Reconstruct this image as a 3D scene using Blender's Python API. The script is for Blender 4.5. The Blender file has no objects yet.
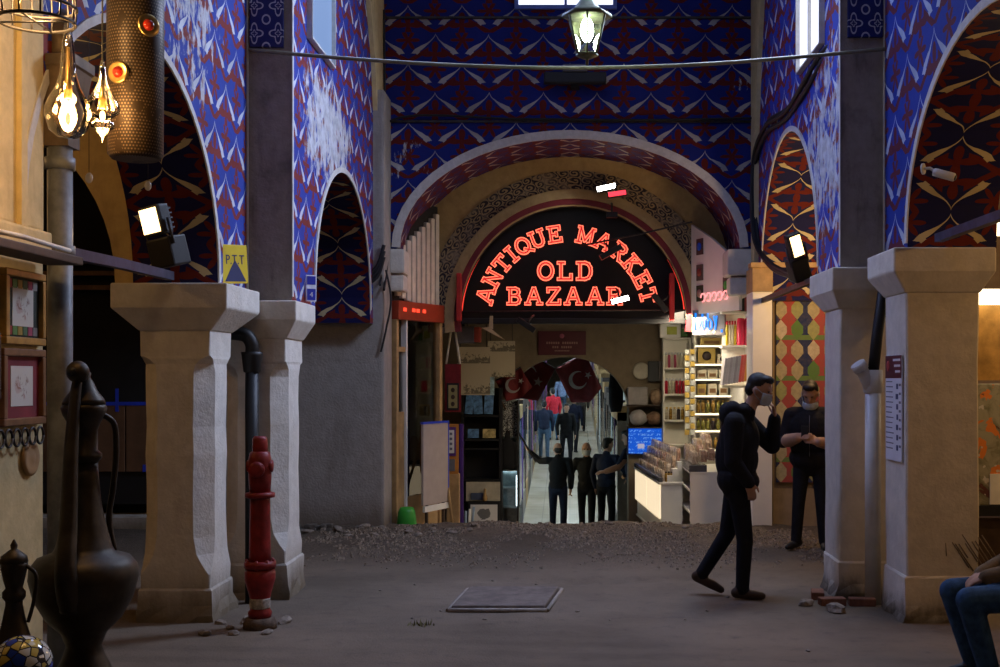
import bpy, bmesh, math, random
import numpy as np
from mathutils import Vector, Matrix, Euler
random.seed(7)
sc = bpy.context.scene
COL = sc.collection
PI = math.pi
# ------------------------------------------------------------------ camera, world, light, exposure
F = 1200.0; EYE = 1.75; VPX, VPY = 570.0, 378.0
cam_d = bpy.data.cameras.new('camera'); cam = bpy.data.objects.new('camera', cam_d); COL.objects.link(cam)
cam_d.sensor_width = 36.0; cam_d.lens = F * 36.0 / 1000.0
cam_d.shift_x = -(VPX - 500) / 1000.0; cam_d.shift_y = (VPY - 333.5) / 1000.0
cam_d.clip_start = 0.05; cam_d.clip_end = 200
cam.location = (0, 0, EYE); cam.rotation_euler = (PI / 2, 0, 0)
sc.camera = cam
sc.view_settings.view_transform = 'Standard'; sc.view_settings.look = 'None'
sc.view_settings.gamma = 1.0; sc.view_settings.use_curve_mapping = False
sc.view_settings.exposure = 0.0
world = bpy.data.worlds.new('world'); sc.world = world; world.use_nodes = True
bgn = world.node_tree.nodes['Background']
bgn.inputs[0].default_value = (0.35, 0.45, 0.75, 1); bgn.inputs[1].default_value = 0.018

def area(name, loc, target, size, size_y, power, color, spread=PI):
    d = bpy.data.lights.new(name, 'AREA'); d.shape = 'RECTANGLE'; d.size = size; d.size_y = size_y
    d.energy = power; d.color = color; d.spread = spread
    o = bpy.data.objects.new(name, d); COL.objects.link(o); o.location = loc
    o.rotation_euler = (Vector(target) - Vector(loc)).to_track_quat('-Z', 'Y').to_euler()
    return o
def point(name, loc, power, color, r=0.05):
    d = bpy.data.lights.new(name, 'POINT'); d.energy = power; d.color = color; d.shadow_soft_size = r
    o = bpy.data.objects.new(name, d); COL.objects.link(o); o.location = loc
    return o
def spot(name, loc, target, power, color, angle=90, blend=0.5, r=0.05):
    d = bpy.data.lights.new(name, 'SPOT'); d.energy = power; d.color = color; d.shadow_soft_size = r
    d.spot_size = math.radians(angle); d.spot_blend = blend
    o = bpy.data.objects.new(name, d); COL.objects.link(o); o.location = loc
    o.rotation_euler = (Vector(target) - Vector(loc)).to_track_quat('-Z', 'Y').to_euler()
    return o
# dusk daylight coming down through the glazed roof light over the nave
area('roof_daylight', (0.0, 8.7, 7.6), (0, 8.7, 0), 2.2, 3.6, 55, (0.45, 0.58, 1.0))
# daylight entering by the two clerestory windows of the nave
area('window_daylight_right', (2.02, 10.6, 5.8), (-2.6, 8.6, 1.6), 1.0, 2.0, 290, (0.58, 0.70, 1.0), math.radians(130))
area('window_daylight_left', (-2.08, 10.6, 5.8), (2.5, 8.6, 1.6), 1.0, 2.0, 95, (0.36, 0.48, 1.0), math.radians(130))

# ------------------------------------------------------------------ helpers
def W(px, py, Y):
    return Vector(((px - VPX) * Y / F, Y, EYE - (py - VPY) * Y / F))
def XX(px, Y): return (px - VPX) * Y / F
def ZZ(py, Y): return EYE - (py - VPY) * Y / F

def tag(o, label, cat, group=None):
    o['label'] = label; o['category'] = cat
    if group: o['group'] = group
    return o
def structure(o, label=None):
    o['kind'] = 'structure'
    if label: o['label'] = label
    return o
def thing(name, label, cat, loc=(0, 0, 0), rotz=0.0, group=None):
    o = bpy.data.objects.new(name, None); COL.objects.link(o)
    o.empty_display_size = 0.1
    o.location = loc; o.rotation_euler = (0, 0, rotz)
    return tag(o, label, cat, group)
def copy_tree(o, parent=None):
    c = o.copy(); COL.objects.link(c)
    if parent is not None:
        c.parent = parent; c.matrix_parent_inverse = o.matrix_parent_inverse.copy()
    for ch in list(o.children): copy_tree(ch, c)
    return c

class MB:
    """collects geometry; build() links it as one mesh object"""
    def __init__(s): s.v = []; s.f = []; s.m = []; s.uv = []; s.sm = []
    def quad(s, pts, m=0, uv=None, smooth=False):
        b = len(s.v); s.v += [tuple(p) for p in pts]
        s.f.append(tuple(range(b, b + len(pts)))); s.m.append(m); s.uv.append(uv); s.sm.append(smooth)
        return s
    def mesh(s, vs, fs, m=0, smooth=False):
        b = len(s.v); s.v += [tuple(p) for p in vs]
        for f in fs: s.f.append(tuple(i + b for i in f)); s.m.append(m); s.uv.append(None); s.sm.append(smooth)
        return s
    def box(s, lo, hi, m=0, M=None):
        x0, y0, z0 = lo; x1, y1, z1 = hi
        vs = [Vector(p) for p in ((x0,y0,z0),(x1,y0,z0),(x1,y1,z0),(x0,y1,z0),(x0,y0,z1),(x1,y0,z1),(x1,y1,z1),(x0,y1,z1))]
        if M is not None: vs = [M @ p for p in vs]
        return s.mesh(vs, [(0,3,2,1),(4,5,6,7),(0,1,5,4),(1,2,6,5),(2,3,7,6),(3,0,4,7)], m)
    def cbox(s, c, d, m=0, M=None):
        return s.box((c[0]-d[0]/2, c[1]-d[1]/2, c[2]-d[2]/2), (c[0]+d[0]/2, c[1]+d[1]/2, c[2]+d[2]/2), m, M)
    def bbox(s, lo, hi, b, m=0, M=None):
        """box with chamfered edges"""
        bm = bmesh.new(); bmesh.ops.create_cube(bm, size=1.0)
        for v in bm.verts:
            v.co = Vector([lo[i] + (v.co[i] + .5) * (hi[i] - lo[i]) for i in range(3)])
        bmesh.ops.bevel(bm, geom=bm.edges[:], offset=b, segments=2, affect='EDGES', profile=0.6)
        bm.verts.index_update()
        vs = [M @ v.co if M is not None else v.co.copy() for v in bm.verts]
        s.mesh(vs, [[v.index for v in f.verts] for f in bm.faces], m); bm.free()
        return s
    def lathe(s, prof, seg=20, c=(0, 0, 0), m=0, smooth=True, M=None, sq=1.0):
        """prof: (r, z) list revolved about z"""
        vs = []; fs = []
        n = len(prof)
        for i in range(seg):
            a = 2 * PI * i / seg
            for r, z in prof:
                p = Vector((c[0] + r * math.cos(a), c[1] + r * math.sin(a) * sq, c[2] + z))
                vs.append(M @ p if M is not None else p)
        for i in range(seg):
            j = (i + 1) % seg
            for k in range(n - 1):
                fs.append((i*n+k, j*n+k, j*n+k+1, i*n+k+1))
        s.mesh(vs, fs, m, smooth)
        b = len(s.v) - len(vs)
        for k, rev in ((0, True), (n - 1, False)):
            if prof[k][0] > 1e-4:
                idx = [b + i*n + k for i in range(seg)]
                s.f.append(tuple(reversed(idx)) if rev else tuple(idx)); s.m.append(m); s.uv.append(None); s.sm.append(False)
        return s
    def tube(s, pts, r, seg=8, m=0, smooth=True, caps=True):
        pts = [Vector(p) for p in pts]; n = len(pts)
        rs = r if isinstance(r, (list, tuple)) else [r] * n
        vs = []; fs = []
        up = None
        for i, p in enumerate(pts):
            t = (pts[min(i+1, n-1)] - pts[max(i-1, 0)])
            t = t.normalized() if t.length > 1e-9 else Vector((0, 0, 1))
            if up is None:
                up = Vector((0, 0, 1)) if abs(t.z) < 0.9 else Vector((1, 0, 0))
            a = t.cross(up)
            if a.length < 1e-6: a = t.cross(Vector((0.3, 1, 0.2)))
            a.normalize(); b = t.cross(a).normalized(); up = -b if up.dot(b) < 0 else b
            b = up - t * up.dot(t); b.normalize(); a = b.cross(t).normalized(); up = b
            for k in range(seg):
                an = 2 * PI * k / seg
                vs.append(p + (a * math.cos(an) + b * math.sin(an)) * rs[i])
        for i in range(n - 1):
            for k in range(seg):
                k2 = (k + 1) % seg
                fs.append((i*seg+k, i*seg+k2, (i+1)*seg+k2, (i+1)*seg+k))
        s.mesh(vs, fs, m, smooth)
        if caps:
            b0 = len(s.v) - len(vs)
            s.f.append(tuple(b0 + k for k in reversed(range(seg)))); s.m.append(m); s.uv.append(None); s.sm.append(False)
            s.f.append(tuple(b0 + (n-1)*seg + k for k in range(seg))); s.m.append(m); s.uv.append(None); s.sm.append(False)
        return s
    def ball(s, c, r, seg=14, rings=9, m=0, M=None):
        r3 = r if isinstance(r, (tuple, list, Vector)) else (r, r, r)
        vs = []; fs = []
        for i in range(rings + 1):
            th = PI * i / rings
            for k in range(seg):
                a = 2 * PI * k / seg
                p = Vector((r3[0]*math.sin(th)*math.cos(a), r3[1]*math.sin(th)*math.sin(a), r3[2]*math.cos(th)))
                p = (M @ p if M is not None else p) + Vector(c); vs.append(p)
        for i in range(rings):
            for k in range(seg):
                k2 = (k + 1) % seg
                fs.append((i*seg+k, (i+1)*seg+k, (i+1)*seg+k2, i*seg+k2))
        return s.mesh(vs, fs, m, True)
    def prism(s, pts2, f3, d0, d1, m=0):
        """polygon pts2 (u,w) extruded between depths d0,d1 through f3(u,w,d)"""
        n = len(pts2)
        vs = [f3(u, w, d0) for u, w in pts2] + [f3(u, w, d1) for u, w in pts2]
        fs = [tuple(range(n)), tuple(reversed(range(n, 2*n)))] + [(i, i+n, (i+1) % n + n, (i+1) % n) for i in range(n)]
        return s.mesh(vs, fs, m)
    def build(s, name, mat, parent=None, fix=True):
        me = bpy.data.meshes.new(name)
        me.from_pydata([tuple(v) for v in s.v], [], s.f)
        mats = mat if isinstance(mat, (list, tuple)) else [mat]
        for mm in mats: me.materials.append(mm)
        for p, mi, sm in zip(me.polygons, s.m, s.sm):
            p.material_index = mi; p.use_smooth = sm
        if any(u is not None for u in s.uv):
            ul = me.uv_layers.new(name='UVMap')
            for p, u in zip(me.polygons, s.uv):
                if u is None: continue
                for li, t in zip(p.loop_indices, u): ul.data[li].uv = t
        if fix:
            bm = bmesh.new(); bm.from_mesh(me)
            bmesh.ops.remove_doubles(bm, verts=bm.verts, dist=1e-5)
            bmesh.ops.recalc_face_normals(bm, faces=bm.faces)
            bm.to_mesh(me); bm.free()
        me.update()
        o = bpy.data.objects.new(name, me); COL.objects.link(o)
        if parent is not None: o.parent = parent
        return o

def smoothpath(pts, n=8):
    pts = [Vector(p) for p in pts]; out = []
    P = [pts[0]] + pts + [pts[-1]]
    for i in range(1, len(P) - 2):
        for k in range(n):
            t = k / n; a, b, c, d = P[i-1], P[i], P[i+1], P[i+2]
            out.append(0.5 * ((2*b) + (c-a)*t + (2*a-5*b+4*c-d)*t*t + (3*b-a-3*c+d)*t*t*t))
    out.append(pts[-1]); return out

# ------------------------------------------------------------------ node helper language
class E:
    def __init__(s, nt, sock): s.nt = nt; s.s = sock
    def _op(s, op, *o):
        n = s.nt.nodes.new('ShaderNodeMath'); n.operation = op
        for i, x in enumerate((s,) + o):
            if isinstance(x, E): s.nt.links.new(x.s, n.inputs[i])
            else: n.inputs[i].default_value = float(x)
        return E(s.nt, n.outputs[0])
    def __add__(s, o): return s._op('ADD', o)
    def __radd__(s, o): return s._op('ADD', o)
    def __sub__(s, o): return s._op('SUBTRACT', o)
    def __rsub__(s, o): return (s._op('MULTIPLY', -1))._op('ADD', o)
    def __mul__(s, o): return s._op('MULTIPLY', o)
    def __rmul__(s, o): return s._op('MULTIPLY', o)
    def __truediv__(s, o): return s._op('DIVIDE', o)
    def __neg__(s): return s._op('MULTIPLY', -1)
    def abs(s): return s._op('ABSOLUTE')
    def floor(s): return s._op('FLOOR')
    def fract(s): return s._op('FRACT')
    def mod(s, o): return s._op('FLOORED_MODULO', o)
    def pow(s, o): return s._op('POWER', o)
    def sin(s): return s._op('SINE')
    def cos(s): return s._op('COSINE')
    def sqrt(s): return s._op('SQRT')
    def atan2(s, o): return s._op('ARCTAN2', o)
    def lt(s, o): return s._op('LESS_THAN', o)
    def gt(s, o): return s._op('GREATER_THAN', o)
    def min(s, o): return s._op('MINIMUM', o)
    def max(s, o): return s._op('MAXIMUM', o)
    def ss(s, a, b):
        n = s.nt.nodes.new('ShaderNodeMapRange'); n.interpolation_type = 'SMOOTHSTEP'
        s.nt.links.new(s.s, n.inputs[0])
        n.inputs[1].default_value = a; n.inputs[2].default_value = b
        return E(s.nt, n.outputs[0])

class Mat:
    def __init__(s, name):
        s.m = bpy.data.materials.new(name); s.m.use_nodes = True
        s.nt = s.m.node_tree; s.b = s.nt.nodes['Principled BSDF']
    def coord(s, kind='Object', scale=(1, 1, 1)):
        t = s.nt.nodes.new('ShaderNodeTexCoord'); mp = s.nt.nodes.new('ShaderNodeMapping')
        mp.inputs['Scale'].default_value = scale
        s.nt.links.new(t.outputs[kind], mp.inputs[0]); return mp.outputs[0]
    def geo(s):
        return s.nt.nodes.new('ShaderNodeNewGeometry').outputs['Position']
    def sep(s, v):
        n = s.nt.nodes.new('ShaderNodeSeparateXYZ'); s.nt.links.new(v, n.inputs[0])
        return [E(s.nt, n.outputs[i]) for i in range(3)]
    def noise(s, v, scale, detail=4, rough=0.55, stretch=None, dist=0.0):
        if stretch:
            mp = s.nt.nodes.new('ShaderNodeMapping'); mp.inputs['Scale'].default_value = stretch
            s.nt.links.new(v, mp.inputs[0]); v = mp.outputs[0]
        n = s.nt.nodes.new('ShaderNodeTexNoise'); n.inputs['Scale'].default_value = scale
        n.inputs['Detail'].default_value = detail; n.inputs['Roughness'].default_value = rough
        n.inputs['Distortion'].default_value = dist
        s.nt.links.new(v, n.inputs['Vector']); return E(s.nt, n.outputs['Fac'])
    def voro(s, v, scale, feature='F1', out='Distance'):
        n = s.nt.nodes.new('ShaderNodeTexVoronoi'); n.inputs['Scale'].default_value = scale; n.feature = feature
        s.nt.links.new(v, n.inputs['Vector']); return n.outputs[out]
    def mix(s, fac, a, b):
        n = s.nt.nodes.new('ShaderNodeMix'); n.data_type = 'RGBA'
        if isinstance(fac, E): s.nt.links.new(fac.s, n.inputs[0])
        else: n.inputs[0].default_value = fac
        for x, i in ((a, 6), (b, 7)):
            if isinstance(x, (tuple, list)): n.inputs[i].default_value = tuple(x[:3]) + (1,)
            else: s.nt.links.new(x, n.inputs[i])
        return n.outputs[2]
    def col(s, c):
        if isinstance(c, (tuple, list)): s.b.inputs['Base Color'].default_value = tuple(c[:3]) + (1,)
        else: s.nt.links.new(c, s.b.inputs['Base Color'])
        return s
    def set(s, rough=0.7, metal=0.0, spec=0.5, trans=0.0, ior=1.45, coat=0.0):
        s.b.inputs['Roughness'].default_value = rough; s.b.inputs['Metallic'].default_value = metal
        s.b.inputs['Specular IOR Level'].default_value = spec
        s.b.inputs['Transmission Weight'].default_value = trans; s.b.inputs['IOR'].default_value = ior
        s.b.inputs['Coat Weight'].default_value = coat
        return s
    def bump(s, h, strength=0.3, dist=0.02):
        n = s.nt.nodes.new('ShaderNodeBump'); n.inputs['Strength'].default_value = strength
        n.inputs['Distance'].default_value = dist
        s.nt.links.new(h.s, n.inputs['Height']); s.nt.links.new(n.outputs[0], s.b.inputs['Normal']); return s
    def emit(s, c, strength):
        if isinstance(c, (tuple, list)): s.b.inputs['Emission Color'].default_value = tuple(c[:3]) + (1,)
        else: s.nt.links.new(c, s.b.inputs['Emission Color'])
        s.b.inputs['Emission Strength'].default_value = strength
        return s

_cache = {}
def plain(name, c, rough=0.7, metal=0.0, var=0.15, scale=6.0, bump=0.0, spec=0.4):
    if name in _cache: return _cache[name]
    M = Mat(name); v = M.coord('Object')
    n = M.noise(v, scale, 5, 0.6)
    c2 = tuple(x * (1 - var) for x in c); c1 = tuple(min(1, x * (1 + var)) for x in c)
    M.col(M.mix(n.ss(0.3, 0.7), c2, c1)).set(rough, metal, spec)
    if bump: M.bump(M.noise(v, scale * 4, 5), bump, 0.01)
    _cache[name] = M.m; return M.m
def glow(name, c, strength, base=(0.02, 0.02, 0.02)):
    if name in _cache: return _cache[name]
    M = Mat(name); M.col(base).set(0.4); M.emit(c, strength); _cache[name] = M.m; return M.m
def glass(name, c=(1, 1, 1), rough=0.02, alpha=0.15):
    """thin clear glass: mostly see-through with real reflections"""
    if name in _cache: return _cache[name]
    m = bpy.data.materials.new(name); m.use_nodes = True; nt = m.node_tree
    for n in list(nt.nodes): nt.nodes.remove(n)
    o = nt.nodes.new('ShaderNodeOutputMaterial'); tr = nt.nodes.new('ShaderNodeBsdfTransparent')
    gl = nt.nodes.new('ShaderNodeBsdfGlossy'); gl.inputs['Roughness'].default_value = rough
    mx = nt.nodes.new('ShaderNodeMixShader'); fr = nt.nodes.new('ShaderNodeFresnel'); fr.inputs[0].default_value = 1.5
    ad = nt.nodes.new('ShaderNodeMath'); ad.operation = 'ADD'; ad.inputs[1].default_value = alpha * 0.4; ad.use_clamp = True
    tr.inputs[0].default_value = tuple(c) + (1,)
    nt.links.new(fr.outputs[0], ad.inputs[0]); nt.links.new(ad.outputs[0], mx.inputs[0])
    nt.links.new(tr.outputs[0], mx.inputs[1]); nt.links.new(gl.outputs[0], mx.inputs[2]); nt.links.new(mx.outputs[0], o.inputs[0])
    _cache[name] = m; return m

# --- painted ornament of the vault walls: rows of paired pale leaves and red blossoms on blue
def ornament(name, blue, red, pale, pu=0.63, pv=0.34, wear=0.0, wearc=None, plaster=(0.55, 0.56, 0.60), soot=0.0, alt=False):
    M = Mat(name); uvc = M.coord('UV'); u, v, _ = M.sep(uvc)
    wob = M.noise(uvc, 5.0, 2)
    u = u + (wob - 0.5) * 0.035; v = v + (wob - 0.5) * 0.03
    rv = v / pv; r = rv.floor(); fv = rv - r
    if alt:
        fv = fv + r.mod(2.0) * (1.0 - fv * 2.0); su = u / pu
    else: su = u / pu + r.mod(2.0) * 0.5
    fu = su.fract() - 0.5; a = fu.abs()
    # leaves
    c = 0.95 - (a * 2.0).pow(0.62) * 0.72
    t = 0.020 + a.ss(0.06, 0.30) * 0.066
    t = t * (1.0 - a.ss(0.36, 0.45) * 0.999)
    d = (fv - c).abs()
    leaf = d.lt(t) * a.lt(0.45)
    barb = ((a - 0.34).abs() * 7 + (fv - 0.33).abs() * 4.0).lt(0.42)
    leaf = leaf.max(barb)
    # red blossoms
    def flower(x, y, r0, r1, k):
        rr = (x * x + y * y).sqrt(); th = y.atan2(x)
        return rr.lt(r0 + r1 * (th * k).cos())
    rd = flower(fu, (fv - 0.26) * 0.6, 0.16, 0.10, 4.0)
    a5 = a - 0.5
    rd2 = flower(a5, (fv - 0.74) * 0.6, 0.14, 0.08, 6.0)
    st = ((fv - (0.55 - a * 1.1)).abs()).lt(0.085) * a.gt(0.12)
    red_m = rd.max(rd2).max(st)
    n1 = M.noise(uvc, 9.0, 5, 0.65)
    fade = M.noise(uvc, 2.3, 3)
    base = M.mix(fade, blue, tuple(x * 0.55 for x in blue))
    rcol = M.mix(fade, red, tuple(x * 0.6 for x in red))
    col = M.mix(red_m, base, rcol)
    pcol = M.mix(fade.ss(0.35, 0.65), pale, tuple(x * 0.72 for x in pale))
    col = M.mix(leaf, col, pcol)
    # wear: paint flaked off to pale plaster, streaking downwards
    wn = M.noise(uvc, 7.0, 7, 0.7, stretch=(1.6, 0.55, 1)) * 0.6 + M.noise(uvc, 2.1, 4, 0.6) * 0.4
    thr = 0.70 - wear
    w = wn.ss(thr, thr + 0.05)
    if wearc:
        bump = None
        for (cu, cv, ru, rv_, amt) in wearc:
            uu, vv, _ = M.sep(uvc)
            dd = ((uu - cu) / ru).pow(2.0) + ((vv - cv) / rv_).pow(2.0)
            g = (1.0 - dd.ss(0.0, 1.0)) * amt
            bump = g if bump is None else bump.max(g)
        w = (wn + bump).ss(thr, thr + 0.06)
    pl = M.mix(n1.ss(0.35, 0.7), plaster, tuple(x * 0.6 for x in plaster))
    col = M.mix(w * 0.92, col, pl)
    if soot:
        col = M.mix(M.noise(uvc, 1.3, 5, 0.7).ss(0.45, 0.75) * soot, col, (0.02, 0.018, 0.016))
    M.col(col).set(0.75, 0, 0.25); M.bump(n1, 0.25, 0.008)
    return M.m

def plaster(name, c, stain=(0.12, 0.09, 0.06), amt=0.5, scale=2.0, low=None, bump=0.35):
    """old plaster with soft stains; low: (z0, z1, colour) grime rising from the ground with a ragged edge"""
    M = Mat(name); v = M.geo(); n = M.noise(v, scale, 7, 0.65); n2 = M.noise(v, scale * 5, 6, 0.6)
    n3 = M.noise(v, scale * 1.6, 6, 0.7, stretch=(1.5, 1.5, 0.35))
    col = M.mix(n2.ss(0.25, 0.75), c, tuple(x * 0.82 for x in c))
    col = M.mix((n.ss(0.48, 0.75) * 0.5 + n3.ss(0.5, 0.75) * 0.5) * amt, col, stain)
    if low:
        z = M.sep(v)[2]
        col = M.mix((1.0 - (z + (n3 - 0.5) * 0.35 + (n2 - 0.5) * 0.2).ss(low[0], low[1])) * 0.9, col, low[2])
    M.col(col).set(0.85, 0, 0.2)
    M.bump(n2 * 0.6 + M.noise(v, 38, 4) * 0.4, bump, 0.02)
    return M.m

BLUE = (0.012, 0.03, 0.36); RED = (0.20, 0.018, 0.012); PALE = (0.52, 0.53, 0.55)
M_wl1 = ornament('painted_wall_left_near', (0.03, 0.06, 0.36), (0.21, 0.03, 0.025), (0.55, 0.58, 0.64), 0.56, 0.33, wear=0.08, wearc=[(8.0, 4.5, 1.2, 1.3, 0.14)])
M_wl2 = ornament('painted_wall_left_far', (0.025, 0.05, 0.34), (0.20, 0.025, 0.02), (0.55, 0.58, 0.64), 0.56, 0.33, wear=0.06, wearc=[(11.0, 4.0, 1.7, 0.75, 0.22)])
M_wr1 = ornament('painted_wall_right_near', (0.018, 0.045, 0.34), (0.13, 0.02, 0.035), (0.42, 0.48, 0.62), 0.66, 0.38, wear=0.03)
M_wr2 = ornament('painted_wall_right_far', (0.02, 0.05, 0.42), (0.2, 0.02, 0.02), (0.5, 0.55, 0.64), 0.62, 0.36, wear=0.04, wearc=[(10.0, 3.7, 1.5, 1.2, 0.21)])
M_wb = ornament('painted_wall_back', (0.008, 0.018, 0.20), (0.12, 0.010, 0.008), (0.38, 0.37, 0.36), 0.63, 0.34, wear=0.0, wearc=[(-1.8, 4.3, 0.5, 0.35, 0.2), (2.0, 5.2, 0.3, 0.3, 0.16)])
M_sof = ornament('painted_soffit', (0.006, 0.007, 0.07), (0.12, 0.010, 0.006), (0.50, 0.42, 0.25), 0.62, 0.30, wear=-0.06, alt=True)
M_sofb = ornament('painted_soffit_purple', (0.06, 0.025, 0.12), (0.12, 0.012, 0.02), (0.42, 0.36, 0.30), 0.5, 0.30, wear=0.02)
M_stone = plaster('grey_sooty_plaster', (0.33, 0.29, 0.25), (0.035, 0.03, 0.027), 1.0, 2.4, bump=0.7)
M_grey = plaster('grey_wall_plaster', (0.34, 0.31, 0.28), (0.13, 0.11, 0.09), 0.8, 1.8, low=(0.05, 0.45, (0.16, 0.13, 0.10)), bump=0.7)
M_pier = plaster('white_painted_pier', (0.66, 0.62, 0.56), (0.38, 0.30, 0.18), 0.5, 1.7, low=(0.02, 0.42, (0.13, 0.10, 0.06)), bump=0.6)
M_pier_r = plaster('cream_painted_pier', (0.66, 0.60, 0.50), (0.42, 0.35, 0.22), 0.4, 1.7, low=(0.0, 0.22, (0.06, 0.05, 0.035)), bump=0.4)
M_cream = plaster('cream_pilaster', (0.66, 0.53, 0.28), (0.25, 0.17, 0.07), 0.6, 2.4)
M_ochre = plaster('ochre_plaster', (0.55, 0.40, 0.18), (0.20, 0.12, 0.05), 0.5, 2.2)
M_trim = plaster('pale_trim', (0.60, 0.58, 0.56), (0.2, 0.17, 0.15), 0.4, 4.0)
M_white = plaster('white_wall', (0.75, 0.72, 0.66), (0.4, 0.35, 0.28), 0.15, 3.0, bump=0.1)
M_dark = plain('dark_interior', (0.02, 0.018, 0.016), 0.9)
M_black = plain('black_paint', (0.012, 0.012, 0.013), 0.5, 0, 0.1)
M_cable = plain('black_cable', (0.015, 0.015, 0.017), 0.6, 0, 0.1)
M_iron = plain('dark_iron', (0.05, 0.045, 0.045), 0.55, 0.6, 0.3, 12)
M_wood = plain('brown_wood', (0.20, 0.10, 0.04), 0.6, 0, 0.3, 5, 0.1)
M_wood_l = plain('light_wood', (0.42, 0.26, 0.11), 0.55, 0, 0.25, 5, 0.1)
M_wood_d = plain('dark_wood', (0.06, 0.035, 0.02), 0.6, 0, 0.3, 5, 0.1)
M_wlam = plain('white_laminate', (0.78, 0.75, 0.68), 0.35, 0, 0.03)
M_gold = plain('gold_metal', (0.75, 0.52, 0.18), 0.3, 1.0, 0.15)
M_paper = plain('paper', (0.72, 0.69, 0.60), 0.8, 0, 0.08)
M_clear = glass('clear_glass')
# ================================================================== THE SETTING
def street_z(Y):
    if Y < 13.95: return 0.07
    if Y < 24: return -0.12 - (Y - 13.95) * 1.30 / 10.05
    return -1.42 + (Y - 24) * 0.072
def hn(x, y):
    return (math.sin(x*3.1+y*1.7)+math.sin(x*7.3-y*5.1+1.3)*0.5+math.sin(x*13.7+y*11.9+0.6)*0.35+math.sin(x*29.1-y*23.3)*0.2)/2
def sst(a, b, x):
    t = min(1, max(0, (x - a) / (b - a))); return t*t*(3-2*t)
def floor_z(x, y):
    k = sst(11.0, 13.0, y + 0.35*math.sin(x*1.7+0.8))
    z = 0.075 * k + hn(x*1.3, y*1.3) * (0.006 + 0.028 * k)
    # shallow wheel-worn hollow with a broken edge
    z -= 0.05 * math.exp(-(((x-0.15)/0.75)**2 + ((y-10.45)/0.16)**2)) * (1 + 0.4*math.sin(x*21))
    return z
# ground: dusty asphalt inside the hall
mf = Mat('dusty_asphalt'); v = mf.geo()
nA = mf.noise(v, 0.7, 6, 0.6); nB = mf.noise(v, 6.0, 7, 0.7); nC = mf.noise(v, 60, 3, 0.7)
xs_, ys_, zs_ = mf.sep(v)
grav = (ys_ + (nA - 0.5) * 3.0).ss(10.8, 12.2)
c_ = mf.mix(nA.ss(0.3, 0.7), (0.105, 0.084, 0.062), (0.178, 0.14, 0.105))
c_ = mf.mix(nB.ss(0.5, 0.8) * 0.6, c_, (0.05, 0.04, 0.035))
trk = ((xs_ * 0.25 + ys_ * 3.2 + nB * 0.5).fract() - 0.5).abs().ss(0.1, 0.4)
c_ = mf.mix((1.0 - ys_.ss(7.6, 8.6)) * trk * 0.3, c_, (0.19, 0.145, 0.11))
c_ = mf.mix(grav * nC.ss(0.4, 0.62) * 0.75, c_, (0.05, 0.042, 0.035))
c_ = mf.mix(nC.ss(0.62, 0.72) * 0.35, c_, (0.06, 0.055, 0.05))
mf.col(c_).set(0.88, 0, 0.25); mf.bump(nB * 0.5 + nC * (0.3 + grav * 0.6), 0.8, 0.03)
xs = [-9.0, -7, -5.5, -4.5] + [-4 + 0.08*i for i in range(101)] + [4.5, 5.5, 7, 9.0]
ys = [-4.0, -1, 2, 4, 5] + [5.5 + 0.08*i for i in range(104)] + [13.9]
b = MB(); nx = len(xs)
vs = [(x, y, floor_z(x, y) if y > 2 else 0.0) for y in ys for x in xs]
fs = [(j*nx+i, j*nx+i+1, (j+1)*nx+i+1, (j+1)*nx+i) for j in range(len(ys)-1) for i in range(nx-1)]
b.mesh(vs, fs, 0, True)
# broken front lip of the slab
lip = [(x, 13.9 + 0.05*hn(x*4, 3.0), floor_z(x, 13.9) - 0.02*abs(hn(x*6, 1))) for x in xs]
for i in range(nx-1):
    p, q = lip[i], lip[i+1]; pa = (xs[i], 13.9, floor_z(xs[i], 13.9)); pb = (xs[i+1], 13.9, floor_z(xs[i+1], 13.9))
    b.quad([pa, pb, q, p]); b.quad([p, q, (q[0], q[1], -0.5), (p[0], p[1], -0.5)])
structure(b.build('floor', mf.m, fix=False))
# passage / street floor: worn glossy pale stone, dips and rises again
ms = Mat('polished_street_stone'); v = ms.geo(); n = ms.noise(v, 0.9, 5); xs_, ys_, zs_ = ms.sep(v)
jt = ((ys_ / 1.2).fract() - 0.5).abs().gt(0.488).max(((xs_ / 0.6).fract() - 0.5).abs().gt(0.488))
cc = ms.mix(n.ss(0.3, 0.7), (0.34, 0.31, 0.24), (0.46, 0.44, 0.38)); cc = ms.mix(jt * 0.5, cc, (0.2, 0.19, 0.17))
ms.col(cc).set(0.17, 0, 0.5); ms.bump(n, 0.1, 0.01)
Ys = [13.9 + 0.4*i for i in range(28)] + [25.5 + 1.5*i for i in range(24)]
b = MB()
for i in range(len(Ys)-1):
    y0, y1 = Ys[i], Ys[i+1]; w = 2.6
    b.quad([(-w, y0, street_z(y0+0.01) if i else -0.12), (w, y0, street_z(y0+0.01) if i else -0.12), (w, y1, street_z(y1)), (-w, y1, street_z(y1))])
structure(b.build('floor_street', ms.m))

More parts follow.
